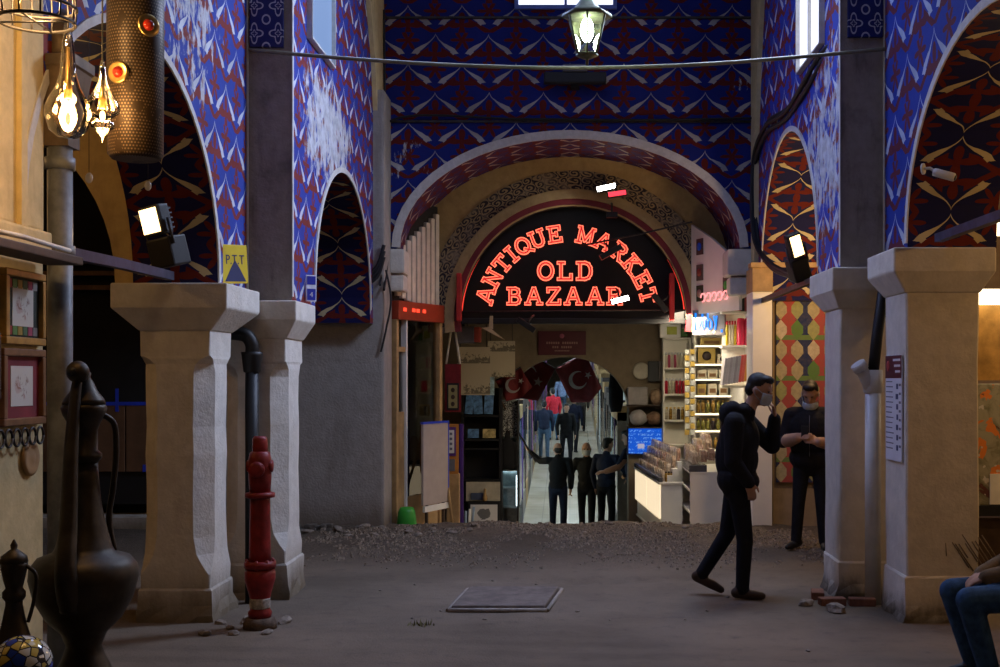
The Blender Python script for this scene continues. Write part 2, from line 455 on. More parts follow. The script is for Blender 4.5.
# ---- walls with arches ------------------------------------------------------
def arch_pts(c, a, zs, h, n=28, p=1.0):
    out = []
    for i in range(n + 1):
        t = PI * i / n
        out.append((c - a * math.cos(t), zs + h * max(0, math.sin(t)) ** p))
    return out
def arch_wall(name, f3, depth, ua, ub, c, a, zs, h, zb, zt, mats, p=1.0, zb2=None):
    """f3(u, z, d); mats = [face, soffit, edge]"""
    b = MB(); A = arch_pts(c, a, zs, h, 28, p)
    def q(p1, p2, p3, p4, d, m=0): b.quad([f3(x, z, d) for x, z in (p1, p2, p3, p4)], m, [p1, p2, p3, p4])
    for d in (0, depth):
        m = 0 if d == 0 else 2
        if c - a > ua + 1e-4: q((ua, zb), (c-a, zb), (c-a, zt), (ua, zt), d, m)
        z2 = zb if zb2 is None else zb2
        if ub > c + a + 1e-4: q((c+a, z2), (ub, z2), (ub, zt), (c+a, zt), d, m)
        for i in range(len(A)-1):
            q(A[i], A[i+1], (A[i+1][0], zt), (A[i][0], zt), d, m)
    # soffit, uv: across depth, along arc
    S = [(c-a, zb)] + A + [(c+a, zb if zb2 is None else zb2)]; L = 0
    for i in range(len(S)-1):
        l = math.dist(S[i], S[i+1])
        if l < 1e-5: continue
        p0, p1 = S[i], S[i+1]
        ad = abs(depth)
        # the ornament stands upright on both legs: v runs up from each spring
        half = sum(math.dist(S[k], S[k+1]) for k in range(len(S)-1)) / 2
        va = L if L < half else 2*half - L; vb = (L+l) if L < half else 2*half - L - l
        b.quad([f3(*p0, 0), f3(*p1, 0), f3(*p1, depth), f3(*p0, depth)], 1, [(0.0, va), (0.0, vb), (ad, vb), (ad, va)])
        L += l
    for u in (ua, ub):
        z2 = zb if (u == ua or zb2 is None) else zb2
        b.quad([f3(u, z2, 0), f3(u, z2, depth), f3(u, zt, depth), f3(u, zt, 0)], 2)
    b.quad([f3(ua, zb, 0), f3(c-a, zb, 0), f3(c-a, zb, depth), f3(ua, zb, depth)], 2)
    z2 = zb if zb2 is None else zb2
    b.quad([f3(c+a, z2, 0), f3(ub, z2, 0), f3(ub, z2, depth), f3(c+a, z2, depth)], 2)
    o = b.build(name, mats, fix=False)
    return structure(o), A
TR = [0]
def trim_obj(b, mat=None):
    TR[0] += 1
    return structure(b.build('trim_%d' % TR[0], mat or M_trim))
def arch_trim(f3, A, wdt, proud, mat=None, zb=None):
    """raised pale band following an arch edge"""
    b = MB(); n = len(A)
    P = ([(A[0][0], zb)] if zb is not None else []) + list(A) + ([(A[-1][0], zb)] if zb is not None else [])
    cx = (A[0][0] + A[-1][0]) / 2
    def nrm(i):
        p0, p1 = P[max(0, i-1)], P[min(len(P)-1, i+1)]
        dx, dz = p1[0]-p0[0], p1[1]-p0[1]; l = math.hypot(dx, dz); return (-dz/l, dx/l)
    O = []
    for i in range(len(P)):
        nn = nrm(i); O.append((P[i][0] + nn[0]*wdt, P[i][1] + nn[1]*wdt))
    for i in range(len(P)-1):
        a0, a1, o0, o1 = P[i], P[i+1], O[i], O[i+1]
        for (p, q, d0, d1) in ((a0, a1, -proud, 0.0), (o0, o1, -proud, 0.0)):
            b.quad([f3(*p, d0), f3(*q, d0), f3(*q, d1), f3(*p, d1)])
        b.quad([f3(*a0, -proud), f3(*a1, -proud), f3(*o1, -proud), f3(*o0, -proud)])
    return trim_obj(b, mat)
XL1, XL2, XR1, XR2 = -2.57, -2.217, 2.504, 2.158
fL1 = lambda u, z, d: (XL1 - d, u, z)
fL2 = lambda u, z, d: (XL2 - d, u, z)
fR1 = lambda u, z, d: (XR1 + d, u, z)
fR2 = lambda u, z, d: (XR2 + d, u, z)
YB = 14.0
fB = lambda u, z, d: (u, YB + d, z)
YC = 9.57; ZT = 7.2
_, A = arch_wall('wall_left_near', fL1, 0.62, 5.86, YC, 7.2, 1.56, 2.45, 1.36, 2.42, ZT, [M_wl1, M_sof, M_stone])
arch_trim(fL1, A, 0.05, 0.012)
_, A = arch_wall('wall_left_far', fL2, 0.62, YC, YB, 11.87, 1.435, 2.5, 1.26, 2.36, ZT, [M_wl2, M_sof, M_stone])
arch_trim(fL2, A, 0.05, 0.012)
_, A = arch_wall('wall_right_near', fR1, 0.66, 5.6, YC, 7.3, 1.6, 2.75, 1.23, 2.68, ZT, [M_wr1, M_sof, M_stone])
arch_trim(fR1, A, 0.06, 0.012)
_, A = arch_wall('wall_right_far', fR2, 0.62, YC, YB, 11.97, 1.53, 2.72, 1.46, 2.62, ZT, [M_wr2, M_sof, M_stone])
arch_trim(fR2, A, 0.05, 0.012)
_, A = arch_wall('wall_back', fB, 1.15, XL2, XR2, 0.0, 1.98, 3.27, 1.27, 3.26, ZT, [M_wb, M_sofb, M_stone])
arch_trim(fB, A, 0.10, 0.02)
# pale painted corner edges of the two wall planes
for (x, s) in ((XL1, 1), (XL2, 1), (XR1, -1), (XR2, -1)):
    y = YC if x in (XL1, XR1) else YC
    b = MB()
    if x in (XL1, XR1): b.box((min(x, x+0.008*s), YC-0.035, 2.45 if s > 0 else 2.7), (max(x, x+0.008*s), YC+0.004, ZT))
    else: b.box((min(x, x+0.008*s), YC-0.012, 2.4 if s > 0 else 2.65), (max(x, x+0.008*s), YC+0.03, ZT))
    trim_obj(b)
# grey return faces between the two wall planes (sooty stone), with inset patterned tile panels
for (x0, x1) in ((-3.19, XL2), (XR2, 3.16)): pass
mt = Mat('blue_quatrefoil_tile'); uvc = mt.coord('Object'); u, v_, w_ = mt.sep(uvc)
fu = (u / 0.19).fract() - 0.5; fv = (w_ / 0.22).fract() - 0.5
rr = (fu*fu + fv*fv).sqrt(); th = fv.atan2(fu)
ln = ((rr - (0.27 + 0.09 * (th * 4.0).cos())).abs()).lt(0.035)
ln = ln.max(((rr - (0.09 + 0.03 * (th * 4.0).cos())).abs()).lt(0.02))
au = fu.abs() - 0.5; av = fv.abs() - 0.5; r2 = (au*au + av*av).sqrt()
ln = ln.max(((r2 - 0.16).abs()).lt(0.03))
mt.col(mt.mix(ln, (0.010, 0.016, 0.11), (0.42, 0.42, 0.44))).set(0.4, 0, 0.4)
for nm, x0, x1, z0 in (('trim_tile_left', -2.55, -2.28, 4.38), ('trim_tile_right', 2.21, 2.49, 4.46)):
    o = MB().bbox((x0-(x0+x1)/2, -0.02, 0), (x1-(x0+x1)/2, 0.02, 1.5), 0.008).build(nm, mt.m)
    o.location = ((x0+x1)/2, YC-0.012, z0); structure(o, 'dark blue tile panel with white quatrefoil figures')
# dark broken patch in the right return face
# vault rib bands in the corners next to the back wall
for f3, pr, yy in ((fL2, -0.05, ((12.55, 7.2), (13.0, 5.9), (13.35, 5.3), (13.6, 4.4), (13.66, 2.9), (13.98, 2.9), (13.98, 7.2))),
                   (fR2, -0.05, ((12.9, 7.2), (13.3, 5.9), (13.5, 5.3), (13.7, 4.4), (13.74, 2.95), (13.98, 2.95), (13.98, 7.2)))):
    b = MB(); b.prism(yy, f3, pr, 0.0); trim_obj(b, M_cream)
# string course lines on the back wall
for z in (5.95, 4.74):
    trim_obj(MB().box((XL2+0.02, YB-0.03, z-0.012), (XR2-0.02, YB, z+0.012)), M_iron)
# nave ceiling: barrel vault with a glazed roof light
b = MB()
for i in range(16):
    a0, a1 = PI*i/16, PI*(i+1)/16
    for y0, y1 in ((-4, 6.8), (6.8, 10.6), (10.6, 15.2)):
        if y0 == 6.8 and 6 <= i <= 9: continue
        b.quad([(2.6*math.cos(a0), y0, 7.15+1.6*math.sin(a0)), (2.6*math.cos(a1), y0, 7.15+1.6*math.sin(a1)),
                (2.6*math.cos(a1), y1, 7.15+1.6*math.sin(a1)), (2.6*math.cos(a0), y1, 7.15+1.6*math.sin(a0))])
structure(b.build('ceiling', M_trim))
M_skyp = glow('dusk_sky_pane', (0.42, 0.58, 1.0), 1.2)
M_skyw = glow('pale_sky_pane', (0.80, 0.84, 1.0), 1.6)
M_skyp2 = glow('blue_sky_pane', (0.26, 0.42, 0.80), 0.75)
WN = [0]
def window(lo, hi, axis, frame_mat, pane_mat, mull=1, fw=0.05):
    """axis: 'x' wall plane x=const (lo/hi (y,z)), 'y' plane y=const"""
    WN[0] += 1
    w = bpy.data.objects.new('window_%d' % WN[0], None); COL.objects.link(w); structure(w)
    return w
def plane_window(f3, u0, u1, z0, z1, pane_mat, frame_mat, vbars=1, hbars=0, label=''):
    WN[0] += 1
    w = bpy.data.objects.new('window_%d' % WN[0], None); COL.objects.link(w); structure(w, label)
    fw = 0.045 if f3 is fB else 0.015
    def bx(ua, ub, za, zb, d0, d1):
        P = [f3(ua, za, d0), f3(ub, zb, d1)]
        lo = [min(P[0][i], P[1][i]) for i in range(3)]; hi = [max(P[0][i], P[1][i]) for i in range(3)]
        return MB().box(lo, hi)
    bx(u0, u1, z0, z1, -0.012, 0.0).build('pane', pane_mat, w)
    for (ua, ub, za, zb) in ((u0-fw, u1+fw, z0-fw, z0), (u0-fw, u1+fw, z1, z1+fw), (u0-fw, u0, z0, z1), (u1, u1+fw, z0, z1)):
        bx(ua, ub, za, zb, -0.05, 0.0).build('frame', frame_mat, w)
    for k in range(vbars):
        u = u0 + (u1-u0)*(k+1)/(vbars+1); bx(u-0.015, u+0.015, z0, z1, -0.04, -0.012).build('mullion', frame_mat, w)
    for k in range(hbars):
        z = z0 + (z1-z0)*(k+1)/(hbars+1); bx(u0, u1, z-0.015, z+0.015, -0.04, -0.012).build('mullion', frame_mat, w)
    return w
M_wfb = plain('blue_window_frame', (0.10, 0.16, 0.5), 0.5)
plane_window(fB, -0.60, 0.50, 6.09, 7.0, M_skyw, M_wfb, 1, 0, 'bright sky window high in the painted back wall')
plane_window(fL2, 10.12, 11.1, 4.63, 6.9, M_skyp2, M_trim, 0, 0, 'pale blue window in the flaking left wall')
plane_window(fR2, 10.18, 11.2, 4.6, 6.9, M_skyw, M_trim, 1, 0, 'bright window in the right painted wall')

# ---- compound piers ----------------------------------------------------------
def pier(label, sx, X_in, X_out, y0, y1, cap_in, cap_out, cy0, cy1, ztop, zfold, zcap, mat, zbase=0.25, notch=True):
    """sx=+1: nave is towards +x (left row).  X_in nave-side face, X_out the other side"""
    t = thing('pillar', label, 'pillar', ((X_in+X_out)/2, (y0+y1)/2, 0))
    ox, oy = (X_in+X_out)/2, (y0+y1)/2
    xa, xb = sorted((X_in, X_out)); ca, cb = sorted((cap_in, cap_out))
    xa -= ox; xb -= ox; ca -= ox; cb -= ox; ya, yb = y0-oy, y1-oy; da, db = cy0-oy, cy1-oy
    # shaft: square neck on top, chamfered body, stop-chamfer curves
    ch = 0.12
    def ring(z, c, e=0.0):
        return [(xa-e+c, ya-e, z), (xb+e-c, ya-e, z), (xb+e, ya-e+c, z), (xb+e, yb+e-c, z), (xb+e-c, yb+e, z), (xa-e+c, yb+e, z), (xa-e, yb+e-c, z), (xa-e, ya-e+c, z)]
    zs = []
    if notch:
        prof = [(zbase, 0.005), (zbase+0.10, 0.01), (zbase+0.16, ch*0.45), (zbase+0.24, ch*0.8), (zbase+0.36, ch)] + [(zbase+0.36+(zcap-0.30-zbase-0.36)*k/6, ch) for k in range(1, 7)] + [(zcap-0.24, ch*0.85), (zcap-0.20, ch*0.5), (zcap-0.18, 0.008), (zcap, 0.005)]
    else:
        prof = [(zbase, 0.012)] + [(zbase+(zcap-zbase)*k/8, 0.012) for k in range(1, 9)]
    rings = []
    rnd = random.Random(int(abs(X_in*1000)+y0*77))
    for z, c in prof:
        e = rnd.uniform(-0.004, 0.004)
        rings.append(ring(z, c, e))
    b = MB(); vs = [p for r in rings for p in r]; fs = []
    for i in range(len(rings)-1):
        for k in range(8):
            k2 = (k+1) % 8; fs.append((i*8+k, i*8+k2, (i+1)*8+k2, (i+1)*8+k))
    fs.append(tuple(reversed(range(8)))); fs.append(tuple((len(rings)-1)*8+k for k in range(8)))
    b.mesh(vs, fs); b.build('shaft', mat, t)
    # base
    b = MB(); e = 0.025
    def sq(z, e, j=0.0):
        out = []
        n = 5
        cs = [(xa-e, ya-e), (xb+e, ya-e), (xb+e, yb+e), (xa-e, yb+e)]
        for k in range(4):
            p, q = cs[k], cs[(k+1) % 4]
            for i in range(n):
                f = i/n; out.append((p[0]+(q[0]-p[0])*f + rnd.uniform(-j, j), p[1]+(q[1]-p[1])*f + rnd.uniform(-j, j), z))
        return out
    rr = [sq(-0.03, 0.035, 0.02), sq(0.05, 0.028, 0.016), sq(0.12, 0.016, 0.010), sq(zbase-0.015, 0.012, 0.004), sq(zbase, 0.003, 0.002)]
    vs = [p for r in rr for p in r]; n = 20
    fs = [(i*n+k, i*n+(k+1) % n, (i+1)*n+(k+1) % n, (i+1)*n+k) for i in range(len(rr)-1) for k in range(n)] + [tuple((len(rr)-1)*n+k for k in range(n))]
    b.mesh(vs, fs); b.build('base', mat, t)
    # capital: bevelled block
    b = MB()
    lo = [(xa-0.01, ya-0.01), (xb+0.01, ya-0.01), (xb+0.01, yb+0.01), (xa-0.01, yb+0.01)]; hi = [(ca, da), (cb, da), (cb, db), (ca, db)]
    def lv(pts, z): return [(p[0], p[1], z) for p in pts]
    RR = [lv(lo, zcap), lv(hi, zfold), lv(hi, ztop)]
    vs = [p for r in RR for p in r]
    fs = [(i*4+k, i*4+(k+1) % 4, (i+1)*4+(k+1) % 4, (i+1)*4+k) for i in range(2) for k in range(4)] + [(3, 2, 1, 0), (8, 9, 10, 11)]
    bm_ = b.mesh(vs, fs); o = b.build('capital', mat, t)
    bev = o.modifiers.new('b', 'BEVEL'); bev.width = 0.012; bev.segments = 2
    return t
PL1 = pier('white pillar with worn chamfered corners behind the red hydrant, under the yellow sign', 1, -2.58, -3.08, 8.6, 9.13, -2.43, -3.26, 8.5, 9.4, 2.425, 2.25, 2.09, M_pier, 0.24)
PL2 = pier('white pillar beside the black drainpipe, under the small blue number plate', 1, -2.253, -2.75, 9.5, 10.09, -2.15, -2.85, 9.42, 10.14, 2.36, 2.21, 2.06, M_pier, 0.28)
PR1 = pier('cream square pillar with a paper notice on its side', -1, 2.41, 2.93, 8.6, 9.16, 2.30, 3.03, 8.52, 9.29, 2.68, 2.51, 2.36, M_pier_r, 0.33, False)
PR2 = pier('cream square pillar with rubble at its foot next to the white drainpipe', -1, 2.137, 2.65, 9.5, 10.06, 2.055, 2.75, 9.4, 10.3, 2.62, 2.44, 2.30, M_pier_r, 0.30, False)
# near pilaster at the shop on the left (its twin on the right is out of view)
PL0 = thing('pillar', 'cream plastered pillar carrying framed prints behind the copper ewers', 'pillar', (-2.9, 5.2, 0))
for nm, lo, hi in (('shaft', (-0.32, -0.65, 0.0), (0.33, 0.66, 2.36)), ('upper_shaft', (-0.32, -0.6, 2.46), (0.335, 0.655, 7.1)), ('ledge', (-0.36, -0.66, 2.36), (0.37, 0.67, 2.46))):
    MB().bbox(lo, hi, 0.015).build(nm, M_cream, PL0)
MB().box((0.335, 0.36, 2.46), (0.36, 0.42, 7.0)).build('pilaster_strip', M_cream, PL0)
PR0 = thing('pillar', 'cream pillar of the right arcade', 'pillar', (2.85, 5.2, 0))
MB().bbox((-0.34, -0.6, 0), (0.33, 0.4, 7.1), 0.015).build('shaft', M_pier_r, PR0)
MB().bbox((-0.40, -0.66, 2.5), (0.39, 0.46, 2.68), 0.015).build('capital', M_pier_r, PR0)

# ---- aisles -------------------------------------------------------------------
# left transverse arch (ochre) and dark stall behind
fLT = lambda u, z, d: (u, 8.78 + d, z)
arch_wall('wall_left_aisle', fLT, 0.4, -7.2, -3.08, -4.75, 1.42, 2.46, 1.35, 2.42, 6.5, [M_ochre, M_ochre, M_stone])
M_aisle = plaster('brown_aisle_plaster', (0.30, 0.22, 0.14), (0.08, 0.06, 0.04), 0.7, 1.5)
structure(MB().box((-7.4, -3, 0), (-7.2, 13.6, 6.5)).build('wall_left_outer', M_aisle))
structure(MB().box((-7.4, -3, 5.2), (-3.2, 13.7, 5.4)).build('ceiling_left_aisle', M_aisle))
structure(MB().box((7.0, -3, 0), (7.2, 13.6, 6.5)).build('wall_right_outer', M_aisle))
structure(MB().box((3.15, -3, 5.2), (7.2, 13.7, 5.4)).build('ceiling_right_aisle', M_aisle))
# grey wall left of the passage: its right end is the worn jamb
structure(MB().bbox((-3.95, 13.5, -0.05), (-2.09, 14.1, 5.0), 0.03).build('wall_back_left', M_grey))
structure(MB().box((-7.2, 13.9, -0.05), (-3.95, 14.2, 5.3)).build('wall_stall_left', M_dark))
structure(MB().box((2.30, 13.6, -0.05), (7.2, 14.1, 5.3)).build('wall_back_right', M_aisle))
# rubble foot of the grey wall
b = MB()
rnd = random.Random(5)
for i in range(30):
    x = -3.9 + 1.85*i/30; b.bbox((x, 13.36 + rnd.uniform(-0.03, 0.05), -0.02), (x+0.075, 13.54, 0.05+rnd.uniform(0, 0.07)), 0.02)
structure(b.build('baseboard_back_left', plain('dark_rubble', (0.10, 0.085, 0.07), 0.95, 0, 0.4, 12, 0.5)))

# ---- passage under the sign ------------------------------------------------------
ma = Mat('arabesque_band'); uvc = ma.coord('UV'); 
nn = ma.nt.nodes.new('ShaderNodeTexNoise'); nn.inputs['Scale'].default_value = 7; nn.inputs['Detail'].default_value = 1
ma.nt.links.new(uvc, nn.inputs['Vector'])
u, v_, _ = ma.sep(uvc); nE = E(ma.nt, nn.outputs['Fac'])
fu = (u / 0.15 + nE * 0.9).fract() - 0.5; fv = (v_ / 0.09 + nE * 0.5).fract() - 0.5
rr = (fu*fu*1.2 + fv*fv).sqrt(); th = fv.atan2(fu)
sp = ((rr * 16.0 - th * 1.0 + nE * 3.0).sin()).gt(0.05)
wnn = ma.noise(uvc, 4, 6, 0.7)
cA = ma.mix(sp, (0.035, 0.03, 0.04), (0.34, 0.26, 0.15)); cA = ma.mix(wnn.ss(0.47, 0.65)*0.85, cA, (0.30, 0.25, 0.18))
ma.col(cA).set(0.8, 0, 0.2); ma.bump(wnn, 0.2, 0.01); M_arab = ma.m
YS = 15.15; SC = (0.04, 2.51)
def annulus(name, r0, r1, y0, y1, mat, a0=-0.12, a1=PI+0.12, n=48, clip=1.62):
    b = MB()
    for i in range(n):
        t0, t1 = a0+(a1-a0)*i/n, a0+(a1-a0)*(i+1)/n
        P = lambda r, t, y: (SC[0]+r*math.cos(t), y, SC[1]+r*math.sin(t))
        L0, L1 = t0*(r0+r1)/2, t1*(r0+r1)/2
        b.quad([P(r0, t0, y0), P(r0, t1, y0), P(r1, t1, y0), P(r1, t0, y0)], 0, [(L0, 0), (L1, 0), (L1, r1-r0), (L0, r1-r0)])
        b.quad([P(r0, t0, y0), P(r0, t1, y0), P(r0, t1, y1), P(r0, t0, y1)], 0, [(L0, 0), (L1, 0), (L1, .1), (L0, .1)])
        b.quad([P(r1, t0, y0), P(r1, t1, y0), P(r1, t1, y1), P(r1, t0, y1)], 0, [(L0, 0), (L1, 0), (L1, .1), (L0, .1)])
    return structure(b.build(name, mat))
fS = lambda u, z, d: (u, YS + d, z)
arch_wall('wall_sign', fS, 0.75, -2.3, 2.25, 0.04, 1.43, 2.46, 1.46, 2.40, 5.2, [M_ochre, M_dark, M_stone])
annulus('trim_arabesque', 1.62, 1.86, YS-0.012, YS+0.01, M_arab)
annulus('trim_moulding', 1.50, 1.62, YS-0.05, YS+0.01, plaster('ochre_moulding', (0.42, 0.31, 0.16), (0.15, 0.1, 0.05), 0.6, 3))
annulus('trim_red_moulding', 1.43, 1.50, YS-0.02, YS+0.2, plain('dark_red_paint', (0.16, 0.02, 0.03), 0.6))
# inner wall with the lower arch into the covered street
YI = 18.0
fI = lambda u, z, d: (u, YI + d, z)
M_inner = plaster('inner_beige_plaster', (0.24, 0.185, 0.125), (0.1, 0.08, 0.05), 0.5, 1.6)
arch_wall('wall_inner', fI, 0.5, -2.3, 2.3, -0.05, 0.93, 1.25, 0.82, -0.9, 3.2, [M_inner, M_inner, M_stone])
structure(MB().box((-2.4, 15.9, 3.1), (2.4, 18.2, 3.2)).build('ceiling_passage', M_inner))
structure(MB().box((-2.45, 14.15, -0.9), (-2.3, 18.2, 3.3)).build('wall_passage_left', M_inner))
structure(MB().box((2.17, 14.05, -0.9), (2.30, 18.2, 3.3)).build('wall_passage_right', M_white))
# covered street beyond
M_st = plaster('street_wall', (0.30, 0.28, 0.25), (0.08, 0.07, 0.06), 0.6, 1.2)
b = MB()
for i in range(12):
    a0, a1 = PI*i/12, PI*(i+1)/12
    P = lambda a, y, dz: (-0.03+1.35*math.cos(a), y, 1.75+dz+1.1*math.sin(a))
    b.quad([P(a0, 18.5, 0), P(a1, 18.5, 0), P(a1, 60, 2.5), P(a0, 60, 2.5)])
structure(b.build('ceiling_street', M_st))
structure(MB().box((-1.6, 18.5, -2), (-1.38, 60, 4.6)).build('wall_street_left', M_st))
structure(MB().box((1.32, 18.5, -2), (1.5, 60, 4.6)).build('wall_street_right', M_st))
structure(MB().box((-1.6, 60, -2), (1.5, 60.2, 6.0)).build('wall_street_end', M_st))
# ================================================================== NEON SIGN
STK = {  # slab-serif letters in a 0..1 box (w, strokes as polylines)
'A': (0.95, [[(.08,0),(.45,1)],[(.45,1),(.55,1)],[(.55,1),(.9,0)],[(.24,.36),(.74,.36)],[(-.03,0),(.22,0)],[(.75,0),(1.02,0)]]),
'N': (0.95, [[(.15,0),(.15,1)],[(.15,1),(.82,0)],[(.82,0),(.82,1)],[(0,0),(.3,0)],[(0,1),(.22,1)],[(.68,1),(.97,1)]]),
'T': (0.85, [[(.42,0),(.42,1)],[(.02,.82),(.02,1),(.82,1),(.82,.82)],[(.24,0),(.6,0)]]),
'I': (0.45, [[(.22,0),(.22,1)],[(.04,0),(.4,0)],[(.04,1),(.4,1)]]),
'Q': (0.95, [[(.46+.42*math.cos(t*PI/9), .5+.5*math.sin(t*PI/9)) for t in range(19)],[(.5,.25),(.95,-.12)]]),
'O': (0.95, [[(.46+.42*math.cos(t*PI/9), .5+.5*math.sin(t*PI/9)) for t in range(19)]]),
'U': (0.95, [[(.15,1),(.15,.35),(.2,.15),(.32,.03),(.48,0),(.63,.03),(.75,.15),(.8,.35),(.8,1)],[(0,1),(.3,1)],[(.65,1),(.95,1)]]),
'E': (0.85, [[(.18,0),(.18,1)],[(.02,1),(.78,1),(.78,.8)],[(.02,0),(.82,0),(.82,.2)],[(.18,.5),(.55,.5)],[(.55,.4),(.55,.6)]]),
'M': (1.15, [[(.15,0),(.15,1)],[(.15,1),(.56,.15)],[(.56,.15),(.97,1)],[(.97,1),(.97,0)],[(0,0),(.3,0)],[(.82,0),(1.12,0)],[(.02,1),(.17,1)],[(.95,1),(1.1,1)]]),
'R': (0.95, [[(.18,0),(.18,1)],[(.02,1),(.55,1),(.72,.92),(.78,.77),(.72,.6),(.55,.52),(.18,.52)],[(.45,.52),(.78,0)],[(.78,0),(.92,0)],[(.02,0),(.36,0)]]),
'K': (0.95, [[(.18,0),(.18,1)],[(.18,.4),(.72,1)],[(.36,.58),(.78,0)],[(.02,0),(.34,0)],[(.02,1),(.34,1)],[(.6,1),(.88,1)],[(.66,0),(.95,0)]]),
'L': (0.85, [[(.18,0),(.18,1)],[(.02,1),(.36,1)],[(.02,0),(.8,0),(.8,.26)]]),
'D': (0.92, [[(.18,0),(.18,1)],[(.02,1),(.5,1),(.7,.92),(.82,.72),(.85,.5),(.82,.28),(.7,.08),(.5,0),(.02,0)]]),
'B': (0.9, [[(.18,0),(.18,1)],[(.02,1),(.52,1),(.68,.92),(.73,.77),(.68,.6),(.52,.53),(.18,.53)],[(.52,.53),(.72,.45),(.8,.27),(.72,.08),(.55,0),(.02,0)]]),
'Z': (0.85, [[(.06,.8),(.06,1),(.78,1),(.05,0),(.82,0),(.82,.22)]]),
}
M_neon = glow('neon_edge', (1.0, 0.16, 0.085), 2.2)
M_neon_in = glow('neon_face', (0.85, 0.012, 0.02), 0.75)
def stroke_mesh(strokes, h, wd, y0, y1, cx):
    b = MB()
    for st in strokes:
        P = [((x - cx) * h, (z - 0.5) * h) for x, z in st]
        for i in range(len(P)-1):
            (x0, z0), (x1, z1) = P[i], P[i+1]; l = math.hypot(x1-x0, z1-z0); dx, dz = (x1-x0)/l, (z1-z0)/l
            ex, ez = -dz*wd/2, dx*wd/2; k = wd/2*0.9
            pts = [(x0-dx*k+ex, z0-dz*k+ez), (x0-dx*k-ex, z0-dz*k-ez), (x1+dx*k-ex, z1+dz*k-ez), (x1+dx*k+ex, z1+dz*k+ez)]
            b.prism(pts, lambda u, w, d: (u, d, w), y1, y0)
    return b
SGY = 15.30
sign = thing('neon_sign', 'black arched signboard with red neon letters ANTIQUE MARKET OLD BAZAAR', 'sign', (0.04, SGY, 2.50))
pts = [(1.41*math.cos(PI*i/40), 1.43*math.sin(PI*i/40)) for i in range(41)]
MB().prism(pts, lambda u, w, d: (u, d, w), -0.03, 0.06).build('backboard', plain('sign_black', (0.006, 0.004, 0.005), 0.35, 0, 0.05), sign)
MB().bbox((-1.43, -0.05, -0.06), (1.43, 0.07, 0.01), 0.01).build('lower_rail', M_black, sign)
M_arc = glow('neon_arc_red', (1.0, 0.05, 0.03), 1.1)
MB().tube([(1.425*math.cos(PI*(i+1)/42), -0.03, 1.445*math.sin(PI*(i+1)/42)) for i in range(41)], 0.016, 6).build('neon_rim', M_arc, sign)
def letter(ch, x, z, h, rot):
    w, st = STK[ch]
    o = stroke_mesh(st, h, 0.225*h, -0.045, -0.062, w/2).build('letter', M_neon, sign, fix=False)
    i = stroke_mesh(st, h, 0.10*h, -0.0615, -0.067, w/2).build('letter_face', M_neon_in, o, fix=False)
    o.location = (x, 0, z); o.rotation_euler = (0, -rot, 0)
pxm = F / SGY
cxs, czs = (567-VPX)/pxm - 0.04, EYE-(318-VPY)/pxm - 2.50
for ch, ang in zip('ANTIQUEMARKET', (164.6, 152.0, 140.2, 131.0, 121.5, 110.5, 98.5, 77, 64.5, 51.5, 39.5, 27, 15)):
    a = math.radians(ang); r = 84/pxm
    letter(ch, cxs + r*math.cos(a), czs + r*math.sin(a), 0.188, a - PI/2)
for ch, px in zip('OLD', (546, 565, 584.5)): letter(ch, (px-VPX)/pxm-0.04, EYE-(271.3-VPY)/pxm-2.50, 0.205, 0)
for ch, px in zip('BAZAAR', (514.6, 533.6, 553.6, 572.8, 594.4, 614.4)): letter(ch, (px-VPX)/pxm-0.04, EYE-(296.4-VPY)/pxm-2.50, 0.192, 0)
area('neon_sign_glow', (0.04, SGY-0.2, 3.0), (0.04, SGY-2, 2.4), 2.0, 0.8, 5, (1, 0.08, 0.05))
# red lit end brackets of the sign
for px in (459, 672):
    o = MB().bbox((-0.03, -0.03, -0.30), (0.03, 0.10, 0.30), 0.01).build('neon_end_tube', plain('red_plastic', (0.45, 0.03, 0.03), 0.4))
    o.location = W(px, 297, 15.05); tag(o, 'short red upright post beside the neon sign', 'sign post', 'red posts at the neon sign ends')

# ================================================================== LAMPS AND WIRES OVER THE NAVE
M_lamp_w = glow('lantern_bulb', (0.85, 1.0, 0.75), 30)
M_green = plain('weathered_green_iron', (0.16, 0.17, 0.10), 0.55, 0.4, 0.3, 14)
lan = thing('lantern', 'six sided iron lantern with a greenish white bulb over the nave', 'lantern', W(587, 66, 9.0))
def hexa(r, z, n=6, ph=PI/6): return [(r*math.cos(ph+2*PI*i/n), r*math.sin(ph+2*PI*i/n), z) for i in range(n)]
zt, zb, rt, rb = 0.375, 0.085, 0.155, 0.075
T, B = hexa(rt, zt), hexa(rb, zb)
for i in range(6):
    MB().tube([B[i], T[i]], 0.008, 6).build('glazing_bar', M_green, lan)
    j = (i+1) % 6
    MB().quad([B[i], B[j], T[j], T[i]]).build('pane', M_clear, lan)
b = MB(); b.lathe([(0.0, 0.0), (0.012, 0.01), (0.012, 0.05), (0.05, 0.06), (0.085, 0.075), (0.085, 0.09), (0.0, 0.09)], 6); b.build('lower_cup', M_green, lan)
b = MB(); b.lathe([(0.0, 0.37), (0.19, 0.365), (0.185, 0.39), (0.10, 0.43), (0.05, 0.50), (0.022, 0.60), (0.018, 0.70), (0.0, 0.70)], 6); b.build('roof', M_green, lan)
MB().ball((0, 0, 0.27), (0.05, 0.05, 0.095)).build('bulb', M_lamp_w, lan)
MB().tube([(0, 0, 0.69), (0, 0, 4.4)], 0.006, 5).build('chain', M_iron, lan)
point('lantern_light', W(587, 66, 9.0) + Vector((0, 0, 0.27)), 12, (0.85, 1.0, 0.8), 0.06)
